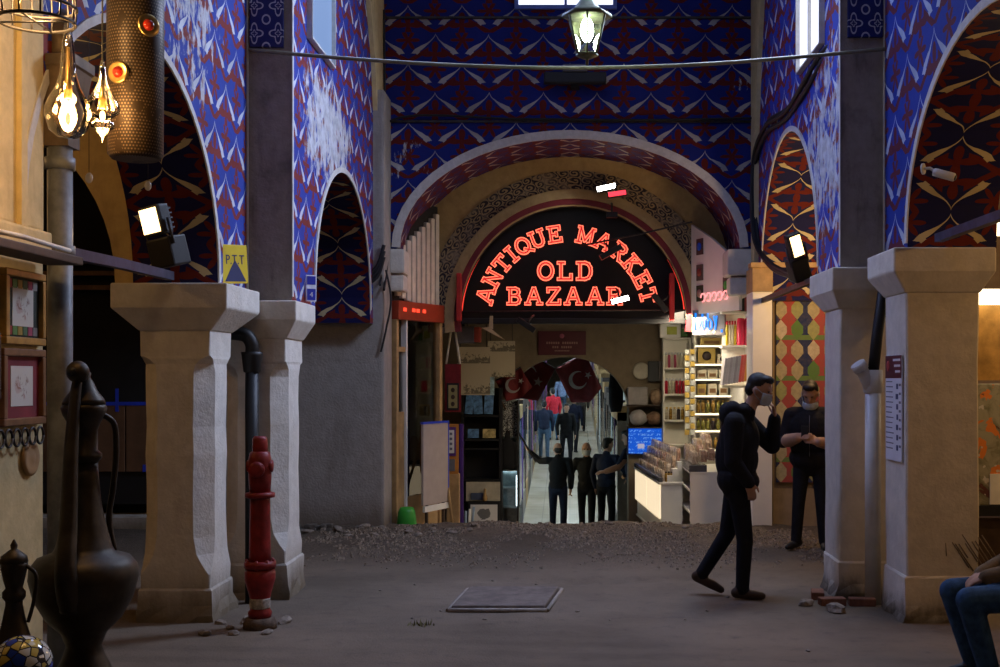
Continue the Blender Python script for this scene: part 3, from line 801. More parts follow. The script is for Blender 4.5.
# tie rod / cable sagging across the nave
def cable(name, pts, r, label, cat='cable', mat=None, group=None, n=10, seg=7):
    return tag(MB().tube(smoothpath(pts, n), r, seg).build(name, mat or M_cable), label, cat, group)
cable('tie_cable', [W(249, 50, 9.53), W(340, 58, 9.5), W(450, 65, 9.5), W(568, 68, 9.5), W(690, 65, 9.5), W(800, 57, 9.5), W(886, 49, 9.53)], 0.016, 'thick weathered cable slung across the nave below the lantern', mat=plain('weathered_green_cable', (0.20, 0.19, 0.13), 0.6))
# floodlight unlit on the back wall behind the lantern
fl = thing('wall_floodlight', 'wide dark floodlight on the painted wall below the lantern', 'floodlight', W(575, 84, 13.9))
MB().bbox((-0.36, -0.14, -0.02), (0.36, -0.02, 0.11), 0.02).build('housing', M_black, fl)
MB().bbox((-0.14, -0.17, 0.11), (0.14, -0.02, 0.19), 0.01).build('ballast_box', plain('grey_box', (0.10, 0.11, 0.16), 0.5), fl)
MB().box((-0.05, -0.05, -0.05), (0.05, 0.1, 0.02)).build('bracket', M_black, fl)
# cables hanging down the right wall and around the arch
def P2(pl): return [W(*p) for p in pl]
for i, (dx, dy) in enumerate(((0, 0), (-6, 5), (5, 7), (-3, 11))):
    cable('wall_cable', P2([(838+dx*.2, 38+dy*.4, 9.9), (826+dx, 50+dy, 10.3), (808+dx, 80+dy, 10.9), (788+dx*.6, 108+dy, 11.9), (768+dx*.5, 122+dy, 13.0), (757+dx*.5, 150+dy, 13.7), (754+dx*.4, 210, 13.75), (758+dx*.4, 245, 13.6), (772, 264+dy*.4, 12.9), (795, 275+dy*.3, 12.0)]), 0.022,
          'thick black cable looping down the right painted wall towards the cream pillar', 'cable', None, 'black cables on the right wall')
cable('wall_cable', P2([(757, 118, 13.93), (640, 120, 13.95), (520, 119, 13.95), (392, 120, 13.93), (388, 180, 13.93), (388, 250, 13.9), (384, 290, 13.4)]), 0.014, 'thin black cable running along the painted back wall above the arch', 'cable')
cable('wall_cable', P2([(384, 10, 13.9), (385, 120, 13.9), (386, 240, 13.9), (380, 285, 13.4)]), 0.014, 'black cable running straight down the cream vault rib', 'cable')
for i in range(3):
    cable('wall_cable', P2([(384, 245+i*6, 13.45), (376, 268+i*5, 13.45), (355, 280+i*4, 13.45), (330, 276+i*5, 13.45), (318, 268+i*4, 13.45)]), 0.022, 'black cable looped on the grey wall under the left arch', 'cable', None, 'black cables on the grey wall')
cable('wall_cable', P2([(386, 270, 13.45), (391, 300, 13.45), (386, 330, 13.46), (381, 352, 13.46)]), 0.012, 'loose dark wire dangling on the worn wall end by the shopfront', 'cable')
fl = thing('wall_floodlight', 'small unlit dark floodlight on the grey wall under the left arch', 'floodlight', W(331, 268, 13.45))
MB().bbox((-0.10, -0.12, -0.07), (0.10, -0.03, 0.07), 0.015).build('housing', M_black, fl)
MB().box((-0.02, -0.03, -0.1), (0.02, 0.05, 0.0)).build('bracket', M_black, fl)

# lit floodlights
M_flood = glow('flood_glass_lit', (1.0, 0.66, 0.28), 4.5)
def floodlight(label, loc, rot, w, h, d, lit=True):
    t = thing('floodlight', label, 'floodlight', loc); t.rotation_euler = rot
    # faces -y locally
    MB().bbox((-w/2-0.02, 0.0, -h/2-0.02), (w/2+0.02, d, h/2+0.02), 0.02).build('housing', M_black, t)
    MB().box((-w/2, -0.006, -h/2), (w/2, 0.0, h/2)).build('glass', M_flood if lit else M_clear, t)
    MB().tube([(-w/2-0.04, d*.5, 0), (-w/2-0.04, d*.5, -h/2-0.09), (w/2+0.04, d*.5, -h/2-0.09), (w/2+0.04, d*.5, 0)], 0.012, 6).build('yoke', M_iron, t)
    for k in range(5):
        z = -h/2 + h*(k+.5)/5; MB().box((-w/2, d, z-0.006), (w/2, d+0.03, z+0.006)).build('cooling_fin', M_black, t)
    MB().bbox((-w/2-0.04, d*.2, -h/2-0.25), (w/2+0.03, d+0.08, -h/2-0.04), 0.015).build('ballast_box', M_black, t)
    return t
floodlight('lit square floodlight on the capital of the white pillar under the painted arch', W(150, 221, 8.35), (math.radians(12), math.radians(-6), math.radians(-32)), 0.17, 0.17, 0.10)
floodlight('lit narrow floodlight in front of the right painted arch', W(797, 246, 10.9), (math.radians(15), math.radians(-22), math.radians(10)), 0.10, 0.19, 0.10)
tag(MB().box((2.15, 10.35, 2.60), (2.20, 13.6, 2.65)).build('tie_bar', M_iron), 'iron bar across the right far arch carrying the narrow floodlight', 'bar')
spot('floodlight_beam_left', W(148, 218, 8.2), (-5.0, 6.0, 3.2), 60, (1, 0.62, 0.25), 130, 0.6)
spot('floodlight_beam_right', W(797, 246, 10.8), (3.0, 13.2, 3.3), 0.1, (1, 0.62, 0.25), 130, 0.6)
point('added_spill_right', (2.75, 12.3, 2.75), 62, (1, 0.62, 0.28), 0.1)  # point light added under the arch as floodlight spill on post and rug
# tie bars between the piers
M_bar = plain('blue_grey_bar', (0.045, 0.05, 0.085), 0.5, 0.2, 0.3, 10)
for pts, lab in (([(-2.62, 5.9, 2.395), (-2.72, 7.2, 2.44), (-2.82, 8.46, 2.47)], 'blue grey tie beam between the cream pillar and the white pillar capital'),
                 ([(2.68, 5.68, 2.74), (2.68, 7.2, 2.76), (2.66, 8.66, 2.76)], 'dark tie beam meeting the capital of the cream noticed pillar')):
    b = MB()
    for i in range(len(pts)-1):
        p, q = Vector(pts[i]), Vector(pts[i+1]); e = Vector((0.03, 0, 0)); u = Vector((0, 0, 0.03))
        b.mesh([p-e-u, p+e-u, p+e+u, p-e+u, q-e-u, q+e-u, q+e+u, q-e+u], [(0,1,2,3),(7,6,5,4),(0,4,5,1),(1,5,6,2),(2,6,7,3),(3,7,4,0)])
    tag(b.build('tie_beam', M_bar), lab, 'beam')
# security cameras
def cctv(label, loc, rotz, mat, pitch=-0.25):
    t = thing('security_camera', label, 'camera', loc, rotz)
    Mx = Matrix.Rotation(pitch, 4, 'Y')
    MB().lathe([(0.0, 0), (0.028, 0), (0.03, 0.02), (0.03, 0.15), (0.02, 0.16), (0, 0.16)], 12, M=Mx @ Matrix.Rotation(PI/2, 4, 'Y')).build('barrel', mat, t)
    MB().tube([(0.03, 0, -0.01), (-0.03, 0, 0.03), (-0.07, 0, 0.03)], 0.012, 6).build('arm', mat, t)
    MB().lathe([(0, 0), (0.04, 0), (0.04, 0.015), (0, 0.015)], 12, M=Matrix.Translation((-0.085, 0, 0.03)) @ Matrix.Rotation(PI/2, 4, 'Y')).build('mount', mat, t)
    MB().lathe([(0, 0), (0.02, 0), (0.02, 0.004), (0, 0.004)], 12, M=Mx @ Matrix.Translation((0.16, 0, 0)) @ Matrix.Rotation(PI/2, 4, 'Y')).build('lens', M_black, t)
M_cw = plain('white_plastic', (0.6, 0.6, 0.6), 0.4, 0, 0.05)
cctv('white security camera on the soffit of the right near arch', W(934, 172, 8.55), -0.6, M_cw, 0.35)
# small number plate and yellow post sign
def text_obj(txt, size, mat, parent, loc, rot, name='lettering', align='CENTER', ext=0.0006, sx=1.0):
    c = bpy.data.curves.new(name, 'FONT'); c.body = txt; c.size = size; c.align_x = align; c.align_y = 'CENTER'; c.extrude = ext
    o = bpy.data.objects.new(name, c); COL.objects.link(o)
    bpy.context.view_layer.update()
    me = bpy.data.meshes.new_from_object(o.evaluated_get(bpy.context.evaluated_depsgraph_get()))
    bpy.data.objects.remove(o); me.materials.clear(); me.materials.append(mat)
    m = bpy.data.objects.new(name, me); COL.objects.link(m); m.parent = parent; m.location = loc; m.rotation_euler = rot; m.scale = (sx, 1, 1)
    return m
M_yel = plain('yellow_enamel', (0.62, 0.46, 0.03), 0.4, 0, 0.08)
M_navy = plain('navy_print', (0.02, 0.03, 0.10), 0.5, 0, 0.05)
# yellow sign stands out from the nave face near the white corner
ys = thing('hanging_sign', 'yellow square sign with dark letters P.T.T on the painted wall', 'sign', (-2.515, 9.01, ZZ(264, 9.0)))
ys.rotation_euler = (0, math.radians(-4), math.radians(66))
hs = 0.145
MB().bbox((-hs, 0, -hs), (hs, 0.02, hs), 0.004).build('plate', M_yel, ys)
text_obj('P.T.T', 0.10, M_navy, ys, (0, -0.002, 0.03), (PI/2, 0, 0))
MB().prism([(-0.12, -0.13), (0.12, -0.13), (0.05, -0.03), (0.0, 0.03), (-0.05, -0.03)], lambda u, w, d: (u, d, w), -0.0015, 0).build('emblem', M_navy, ys)
MB().box((0.08, 0.02, -0.02), (0.12, 0.16, 0.02)).build('bracket', M_iron, ys)
M_plate = plain('blue_enamel', (0.012, 0.03, 0.32), 0.35, 0, 0.05)
pl = thing('number_plate', 'small blue enamel plate with white border on the painted wall above the pillar', 'sign', (XL2+0.05, 10.03, ZZ(288, 10.0))); pl.rotation_euler = (0, 0, -0.95)
MB().bbox((0, -0.045, -0.11), (0.012, 0.045, 0.11), 0.003).build('plate', plain('white_enamel', (0.7, 0.7, 0.75), 0.35), pl)
MB().box((0.012, -0.038, 0.03), (0.014, 0.038, 0.10)).build('upper_field', M_plate, pl)
MB().box((0.012, -0.038, -0.10), (0.014, 0.038, -0.005)).build('lower_field', M_plate, pl)
text_obj('4', 0.06, M_cw, pl, (0.015, 0, -0.055), (PI/2, 0, PI/2))
# notice sheet on the cream pillar
M_maroon = plain('maroon_print', (0.09, 0.012, 0.02), 0.5, 0, 0.05)
M_sheet = plain('cool_white_sheet', (0.62, 0.62, 0.66), 0.5, 0, 0.04)
M_ink = plain('grey_ink', (0.14, 0.13, 0.15), 0.7)
nt_ = thing('notice_board', 'tall white notice sheet with a maroon header on the side of the cream pillar', 'notice', (2.405, 8.90, ZZ(408, 8.85)))
MB().bbox((-0.012, -0.235, -0.39), (0, 0.20, 0.39), 0.002).build('sheet', M_sheet, nt_)
MB().box((-0.014, -0.233, 0.22), (-0.012, 0.198, 0.388)).build('header', M_maroon, nt_)
for k in range(3): MB().box((-0.0155, -0.21, 0.345-k*0.042), (-0.014, -0.02-0.03*k, 0.362-k*0.042)).build('headline', M_cw, nt_)
MB().lathe([(0.025, 0), (0.04, 0), (0.04, 0.002), (0.025, 0.002)], 16, M=Matrix.Translation((-0.014, 0.12, 0.31)) @ Matrix.Rotation(-PI/2, 4, 'Y')).build('emblem', plain('red_print', (0.4, 0.05, 0.05), 0.5), nt_)
rnd = random.Random(3)
for k in range(14):
    z = 0.19 - k*0.038
    MB().box((-0.0135, 0.02-rnd.uniform(0, .05), z), (-0.012, 0.18, z+0.008)).build('text_line', M_ink, nt_)
for k in range(7):
    z = 0.17 - k*0.075; MB().box((-0.0135, -0.15, z-0.03), (-0.012, -0.08-rnd.uniform(0, .03), z+0.01)).build('pictogram', M_navy, nt_)
for k in range(8):
    z = 0.18 - k*0.064; MB().box((-0.0135, -0.22, z-0.018), (-0.012, -0.17, z)).build('text_line', M_ink, nt_)

# ================================================================== PIPES, HYDRANT, RUBBLE
M_pipe = plain('grey_blue_pipe', (0.16, 0.17, 0.18), 0.5, 0.1, 0.3, 8)
dp = thing('downpipe', 'grey downpipe with a hopper head beside the framed prints', 'downpipe', (XX(60, 6.0), 6.0, 0))
MB().tube([(0, 0, 0), (0, 0, 3.0)], 0.06, 16).build('pipe', M_pipe, dp)
for z in (2.38, 2.82): MB().lathe([(0.062, z-0.03), (0.072, z-0.03), (0.072, z+0.03), (0.062, z+0.03)], 16).build('collar', M_pipe, dp)
M_hop = plain('brown_metal_hopper', (0.13, 0.09, 0.055), 0.5, 0.3, 0.3, 8)
b = MB(); z = ZZ(132, 6)
R0, R1, R2 = 0.07, 0.085, 0.115
lv = [(R0, z-0.08), (R0, z), (R1, z+0.10), (R2, z+0.30), (R2+0.01, z+0.31), (R2+0.01, z+0.36), (R2-0.02, z+0.37)]
vs = []
for r, zz in lv: vs += [(-r, -r, zz), (r, -r, zz), (r, r, zz), (-r, r, zz)]
fs = [(i*4+k, i*4+(k+1) % 4, (i+1)*4+(k+1) % 4, (i+1)*4+k) for i in range(len(lv)-1) for k in range(4)] + [(24, 25, 26, 27), (3, 2, 1, 0)]
b.mesh(vs, fs).build('hopper', M_hop, dp)
MB().tube([(0, 0, z+0.36), (0, 0, z+0.50), (0.0, 0.05, z+0.56), (-0.05, 0.1, z+0.60)], 0.055, 12).build('inlet', M_hop, dp)
# shelf with curled pipes above the prints
o = MB().bbox((-0.12, -0.55, -0.02), (0.05, 0.62, 0.02), 0.006).build('wall_shelf', M_wood_d); o.location = (-2.43+0.02, 5.2, 2.315); tag(o, 'dark wooden shelf over the framed prints', 'shelf')
o = MB().tube([(0, -0.5, 0.0), (0, 0.0, 0.01), (0, 0.5, 0.0)], 0.012, 8).build('curtain_rod', plain('grey_pvc', (0.45, 0.44, 0.42), 0.5)); o.location = (-2.42, 5.3, 2.365); tag(o, 'grey plastic rod lying on the dark shelf over the prints', 'rod')
# black drainpipe between the white pillars
bp = thing('drainpipe', 'black drainpipe with a bent top between the two white pillars', 'drainpipe', (XX(252, 9.35), 9.35, 0))
zt = ZZ(352, 9.35)
MB().tube([(0, 0, 0.0), (0, 0, zt)], 0.052, 14).build('pipe', M_black, bp)
MB().lathe([(0.06, zt-0.16), (0.066, zt-0.15), (0.08, zt-0.03), (0.085, zt), (0.06, zt)], 16).build('socket', M_black, bp)
MB().tube(smoothpath([(0, 0, zt-0.02), (0, 0, zt+0.06), (-0.05, 0, zt+0.13), (-0.16, 0, zt+0.15), (-0.28, 0, zt+0.17)], 6), 0.055, 12).build('elbow', M_black, bp)
# white drainpipe at the right
wp = thing('drainpipe', 'white plastic drainpipe with a side branch between the two cream pillars', 'drainpipe', (XX(873, 9.33), 9.33, 0))
M_pvc = plain('white_pvc', (0.55, 0.54, 0.52), 0.4, 0, 0.1)
zt = ZZ(370, 9.33)
MB().tube([(0, 0, 0), (0, 0, zt)], 0.062, 16).build('pipe', M_pvc, wp)
MB().lathe([(0.064, zt-0.18), (0.075, zt-0.17), (0.075, zt), (0.064, zt)], 16).build('socket', M_pvc, wp)
MB().tube([(0, 0, zt-0.20), (-0.06, -0.02, zt-0.06), (-0.10, -0.03, zt+0.01)], 0.05, 12).build('branch', M_pvc, wp)
MB().tube([(-0.095, -0.03, zt), (-0.13, -0.04, zt+0.05)], 0.06, 12).build('branch_socket', M_pvc, wp)
MB().tube([(0.0, 0, zt-0.03), (0.03, 0, zt+0.25), (0.10, 0.0, zt+0.75)], 0.045, 12).build('black_inlet', M_black, wp)
# red hydrant
M_hyd = plain('red_hydrant_paint', (0.20, 0.014, 0.013), 0.45, 0.1, 0.35, 9, 0.15)
hy = thing('fire_hydrant', 'tall red pillar hydrant with chipped paint in front of the white pillars', 'hydrant', (XX(260, 8.4), 8.4, 0.0)); hy.scale = (0.92, 0.92, 0.945)
def hz(py): return ZZ(py, 8.4)
MB().lathe([(0.0, 0.08), (0.085, 0.08), (0.09, 0.12), (0.075, 0.14), (0.075, 0.22), (0.085, 0.26), (0.115, 0.36), (0.115, 0.42), (0.09, 0.45)], 20).build('bulb_base', M_hyd, hy)
MB().lathe([(0.09, 0.44), (0.12, 0.45), (0.12, 0.49), (0.09, 0.50)], 20).build('flange', M_hyd, hy)
MB().lathe([(0.085, 0.49), (0.08, 0.60), (0.075, 0.95), (0.075, 1.05)], 20).build('barrel', M_hyd, hy)
MB().lathe([(0.075, 0.96), (0.112, 0.97), (0.112, 1.00), (0.075, 1.01)], 20).build('flange', M_hyd, hy)
MB().lathe([(0.078, 1.00), (0.085, 1.10), (0.088, 1.24), (0.075, 1.30), (0.06, 1.31)], 20).build('head', M_hyd, hy)
MB().lathe([(0.055, 1.30), (0.06, 1.31), (0.058, 1.40), (0.045, 1.42), (0, 1.42)], 8).build('operating_nut', M_hyd, hy)
MB().lathe([(0.055, 0.06), (0.06, 0.10), (0.06, 0.12), (0.03, 0.13), (0.0, 0.13)], 14, M=Matrix.Translation((0, 0, 1.18)) @ Matrix.Rotation(PI/2, 4, 'X')).build('outlet_cap', M_hyd, hy)
for s in (-1, 1): MB().lathe([(0.04, 0.06), (0.045, 0.095), (0.02, 0.10), (0, 0.10)], 12, M=Matrix.Translation((0, 0, 1.2)) @ Matrix.Rotation(s*PI/2, 4, 'Y')).build('outlet_cap', M_hyd, hy)
for k in range(8):
    a = k*PI/4; MB().lathe([(0.0, 0.0), (0.012, 0), (0.012, 0.07), (0, 0.07)], 6, c=(0.104*math.cos(a), 0.104*math.sin(a), 0.44)).build('bolt', M_hyd, hy)
MB().lathe([(0.13, 0.0), (0.125, 0.05), (0.11, 0.08), (0.0, 0.085)], 14).build('foot', plain('rust_stone', (0.10, 0.07, 0.05), 0.9, 0, 0.4, 20, 0.5), hy)
MB().lathe([(0.0765, 0.15), (0.078, 0.16), (0.078, 0.21), (0.0765, 0.225)], 20).build('bare_band', plain('chipped_primer', (0.34, 0.30, 0.26), 0.9, 0, 0.5, 22), hy)
# gravel covering the broken paving in front of the threshold
bg_ = MB(); rg = random.Random(31)
for i in range(9500):
    y = 10.9 + 2.95 * rg.random() ** 0.7; x = rg.uniform(-2.9, 2.6)
    if y > 13.2 and not -1.95 < x < 1.9: continue
    if hn(x*0.9, y*0.9) < -0.35 or rg.random() > sst(10.6, 12.2, y + 0.4*hn(x, 2)): continue
    s_ = rg.uniform(0.008, 0.024) * (1.6 if rg.random() < 0.06 else 1); z_ = floor_z(x, y)
    a_ = rg.uniform(0, 6.28); p = [(x + s_*math.cos(a_+k*1.571)*rg.uniform(.7, 1.3), y + s_*math.sin(a_+k*1.571)*rg.uniform(.7, 1.3), z_-0.004) for k in range(4)]
    q = [(x + s_*.5*math.cos(a_+k*1.571+.3), y + s_*.5*math.sin(a_+k*1.571+.3), z_ + s_*rg.uniform(.5, .9)) for k in range(4)]
    bg_.mesh(p + q, [(0, 1, 5, 4), (1, 2, 6, 5), (2, 3, 7, 6), (3, 0, 4, 7), (4, 5, 6, 7)])
og = bg_.build('gravel', plain('gravel_grit', (0.21, 0.17, 0.13), 0.95, 0, 0.5, 30), fix=False); og['kind'] = 'stuff'; og['label'] = 'dark loose gravel spread before the passage threshold'; og['category'] = 'gravel'
# charcoal scuffs on the cream pillar front
for i in range(4, 15):
    r_ = random.Random(i); px = 940 + i*1.4 if i < 5 else 952 + (i-5)*3.3
    x_ = XX(px, 8.6) - 2.67; z_ = ZZ(552 + r_.uniform(-6, 8), 8.6); l_ = r_.uniform(0.04, 0.11); sl = 0.1 if i < 5 else 1.1
    MB().tube([(x_, -0.283, z_+l_), (x_+sl*l_*0.6, -0.2835, z_), (x_+sl*l_*1.2, -0.283, z_-l_)], 0.0035 if i < 5 else 0.0045, 5).build('scuff_mark', plain('charcoal_scuff', (0.21, 0.165, 0.11), 0.95), PR1)
# stones
M_rub = plain('rubble', (0.20, 0.17, 0.14), 0.95, 0, 0.4, 14, 0.5)
M_brk = plain('brick_red', (0.20, 0.09, 0.06), 0.95, 0, 0.3, 10, 0.5)
def rock(seed, s):
    r = random.Random(seed); bm = bmesh.new(); bmesh.ops.create_icosphere(bm, subdivisions=2, radius=1.0)
    for v in bm.verts:
        v.co *= 1 + r.uniform(-.16, .16); v.co = Vector((v.co.x*s[0], v.co.y*s[1], v.co.z*s[2]))
    me = bpy.data.meshes.new('stone'); bm.to_mesh(me); bm.free(); return me
RK = [rock(i, (0.06+0.02*(i % 3), 0.05, 0.03+0.008*(i % 2))) for i in range(5)]
for me in RK: me.materials.append(M_rub)
PLACED = [(2.02, 9.25, 0.9), (2.25, 9.25, 0.9), (1.97, 9.55, 0.9)]
def stones(label, group, n, box, seed, sc=(0.5, 1.1)):
    r = random.Random(seed)
    for i in range(n):
        s = r.uniform(*sc)
        for k in range(60):
            x, y = r.uniform(box[0], box[1]), r.uniform(box[2], box[3])
            if all(math.hypot(x-a, y-b_) > 0.11*(s+c) for a, b_, c in PLACED) and math.hypot(x+2.17, y-8.4) > 0.15+0.09*s and math.hypot(x-2.356, y-9.33) > 0.07+.1*s: break
        else: continue
        PLACED.append((x, y, s))
        o = bpy.data.objects.new('stone', RK[i % 5]); COL.objects.link(o); o.scale = (s, s, s)
        o.location = (x, y, floor_z(x, y) + 0.018*s); o.rotation_euler = (r.uniform(-.2, .2), r.uniform(-.2, .2), r.uniform(0, 6)); tag(o, label, 'stone', group)
stones('loose grey stone on the ground at the foot of the red hydrant', 'stones by the hydrant', 16, (-2.50, -2.0, 8.15, 8.6), 1)
stones('loose stone at the foot of the cream pillar next to the white drainpipe', 'stones by the cream pillar', 14, (1.80, 2.5, 8.95, 9.42), 2, (0.8, 1.5))
stones('loose stone along the foot of the grey wall', 'stones by the grey wall', 18, (-3.4, -1.6, 12.7, 13.4), 3, (0.4, 1.1))
stones('loose stone lying along the broken edge of the paving', 'stones along the paving edge', 24, (-1.9, 2.2, 13.0, 13.75), 4, (0.3, 0.8))
stones('small pebble scattered in the middle of the dusty hall floor', 'pebbles on the hall floor', 20, (-1.6, 1.6, 7.6, 10.5), 6, (0.12, 0.3))
for i, (x, y, rz) in enumerate(((2.02, 9.25, 0.1), (2.25, 9.25, -0.08), (1.97, 9.55, 1.4))):
    o = MB().bbox((-0.10, -0.05, 0), (0.10, 0.05, 0.06), 0.008).build('brick', M_brk); o.location = (x, y, floor_z(x, y)); o.rotation_euler.z = rz
    tag(o, 'red brick at the foot of the cream pillar by the white drainpipe', 'brick', 'bricks by the cream pillar')
# manhole slab
mh = thing('manhole_cover', 'square concrete manhole slab set in the dusty floor', 'manhole', (-0.49, 9.42, 0)); 
b = MB(); pts = [(-0.40, -0.42), (0.30, -0.42), (0.40, 0.42), (-0.33, 0.42)]
b.prism(pts, lambda u, w, d: (u, w, d), 0.045, -0.03)
o = b.build('slab', plain('concrete', (0.135, 0.11, 0.095), 0.9, 0, 0.25, 9, 0.5), mh); bv = o.modifiers.new('b', 'BEVEL'); bv.width = 0.012; bv.segments = 2
for i in range(4):
    p, q = Vector(pts[i] + (0,)), Vector(pts[(i+1) % 4] + (0,)); p *= 1.06; q *= 1.06
    MB().tube([p + Vector((0, 0, 0.01)), q + Vector((0, 0, 0.01))], 0.02, 5).build('frame_edge', M_stone, mh)
st = MB().tube([W(637, 552, 12.2), W(657, 579, 10.6)], 0.018, 6).build('stick', M_wood_l)
st.location.z += 0.0; tag(st, 'pale wooden stick lying in the dark hollow of the floor', 'stick')
b = MB(); r = random.Random(9)
for i in range(26):
    a = r.uniform(0, 6.28); x, y = r.gauss(0, .05), r.gauss(0, .03); h = r.uniform(.02, .05)
    b.mesh([(x, y, 0), (x+.012*math.cos(a), y+.012*math.sin(a), 0), (x+.03*math.cos(a+1), y+.03*math.sin(a+1), h)], [(0, 1, 2)])
o = b.build('weed_tuft', plain('dry_weed', (0.13, 0.12, 0.04), 0.9)); o.location = (XX(422, 8.47), 8.47, floor_z(-1.04, 8.47)); tag(o, 'small tuft of dry weeds growing from the floor', 'weeds')
# ================================================================== LEFT NEAR SHOP: EWERS, LAMPS, PRINTS
M_cop = plain('old_copper', (0.050, 0.040, 0.028), 0.50, 0.65, 0.35, 7, 0.12)
bench = thing('display_bench', 'low dark wooden bench under the copper ewers', 'bench', (-2.24, 5.05, 0))
MB().bbox((-0.30, -0.70, 0.28), (0.30, 0.62, 0.33), 0.006).build('top', M_wood_d, bench)
for sx in (-1, 1):
    for sy in (-1, 1): MB().box((sx*0.26-0.025, sy*0.56-0.065, 0), (sx*0.26+0.025, sy*0.56-0.015, 0.28)).build('leg', M_wood_d, bench)
BT = 0.33
def ewer(label, loc, pxc, Yd, prof_px, spout, handle, lid, mat):
    t = thing('copper_ewer', label, 'ewer', loc)
    return t
ey = 5.4; ex = XX(84, ey)
ew = thing('copper_ewer', 'tall dark copper ewer with a knobbed lid and long spout', 'ewer', (ex, ey, BT))
def ez(py): return ZZ(py, ey) - BT
s = ey / F
prof = [(20*s, 0.0), (34*s, 0.005), (33*s, 0.03), (26*s, ez(668)), (20*s, ez(655)), (17*s, ez(645)), (22*s, ez(632)), (36*s, ez(618)), (47*s, ez(598)), (52*s, ez(578)), (51*s, ez(566)), (44*s, ez(557)), (30*s, ez(552)), (27*s, ez(547)), (23*s, ez(532)), (19*s, ez(517)), (16*s, ez(500)), (14*s, ez(478)), (13*s, ez(462))]
MB().lathe(prof, 32).build('body', M_cop, ew)
MB().lathe([(13*s, ez(463)), (17*s, ez(458)), (17*s, ez(454)), (13*s, ez(450)), (13*s, ez(430)), (15*s, ez(424)), (20*s, ez(415)), (22*s, ez(408)), (20*s, ez(404)), (15*s, ez(402))], 28).build('neck', M_cop, ew)
MB().lathe([(21*s, ez(404)), (19*s, ez(399)), (13*s, ez(391)), (9*s, ez(382)), (6*s, ez(377)), (7*s, ez(373)), (3*s, ez(370)), (0, ez(369))], 24).build('lid', M_cop, ew)
# spout: rises in front on the left and ends in a ball mouth
sp = smoothpath([(2*s, -0.16, ez(600)), (4*s, -0.24, ez(565)), (2*s, -0.19, ez(520)), (0*s, -0.14, ez(450)), (0*s, -0.10, ez(400)), (1*s, -0.08, ez(378))], 6)
n = len(sp); MB().tube(sp, [8*s*(1-i/n)**1.4 + 4.5*s for i in range(n)], 12).build('spout', M_cop, ew)
MB().ball((1*s, -0.08, ez(372)), 11*s, 16, 12).build('spout_mouth', M_cop, ew)
MB().lathe([(0.0, 0), (4.5*s, 0), (4.5*s, 0.004), (0, 0.004)], 14, M=Matrix.Translation((-0.5*s, -0.08-11*s, ez(372))) @ Matrix.Rotation(PI/2, 4, 'X')).build('mouth_hole', M_black, ew)
hd = smoothpath([(17*s, 0.02, ez(415)), (26*s, 0.05, ez(425)), (27*s, 0.06, ez(455)), (23*s, 0.07, ez(490)), (20*s, 0.06, ez(520)), (26*s, 0.05, ez(552))], 6)
MB().tube(hd, 3*s, 10).build('handle', M_cop, ew)
# small ewer
sy_ = 5.0; s = sy_/F; sx_ = XX(14, sy_)
def ez2(py): return ZZ(py, sy_) - BT
e2 = thing('copper_ewer', 'small dark copper ewer with a pointed finial beside the mosaic lamp', 'ewer', (sx_, sy_, BT))
MB().lathe([(14*s, 0), (18*s, 0.005), (12*s, 0.05), (8*s, 0.07), (10*s, 0.10), (22*s, 0.17), (24*s, 0.22), (20*s, 0.27), (12*s, ez2(625)), (8*s, ez2(605)), (8*s, ez2(600))], 24).build('body', M_cop, e2)
MB().lathe([(8*s, ez2(601)), (11*s, ez2(597)), (11*s, ez2(592)), (8*s, ez2(588)), (10*s, ez2(580)), (13*s, ez2(566)), (13*s, ez2(562))], 20).build('neck', M_cop, e2)
MB().lathe([(13.5*s, ez2(562)), (12*s, ez2(556)), (6*s, ez2(551)), (3*s, ez2(549)), (3.5*s, ez2(545)), (1*s, ez2(540)), (0, ez2(539))], 16).build('lid', M_cop, e2)
MB().tube(smoothpath([(11*s, 0, ez2(565)), (22*s, 0.0, ez2(575)), (20*s, 0.0, ez2(600)), (14*s, 0, ez2(622))], 6), 2*s, 8).build('handle', M_cop, e2)
MB().tube(smoothpath([(-20*s, 0, 0.2), (-28*s, 0, 0.3), (-24*s, 0, 0.45), (-28*s, 0, 0.55)], 6), [3.4*s-0.00006*i for i in range(19)], 8).build('spout', M_cop, e2)
# mosaic lamp on brass foot
mm = Mat('mosaic_glass'); v = mm.coord('Object')
vc = mm.voro(v, 26, 'F1', 'Color'); vd = E(mm.nt, mm.voro(v, 26, 'DISTANCE_TO_EDGE'))
rr, gg, bb = mm.sep(vc)
c1 = mm.mix(rr.gt(0.45), (0.55, 0.42, 0.10), (0.02, 0.05, 0.35)); c1 = mm.mix(gg.gt(0.7), c1, (0.6, 0.6, 0.55)); c1 = mm.mix(vd.lt(0.06), c1, (0.03, 0.03, 0.03))
mm.col(c1).set(0.12, 0, 0.6)
ml = thing('mosaic_lamp', 'globe shaped mosaic glass lamp in blue, yellow and white', 'lamp', (XX(22, 4.75), 4.75, BT))
MB().lathe([(0.07, 0), (0.075, 0.01), (0.03, 0.03), (0.018, 0.10), (0.03, 0.16), (0.05, 0.175)], 20).build('foot', M_gold, ml)
MB().ball((0, 0, 0.285), 0.115, 24, 16).build('globe', mm.m, ml)
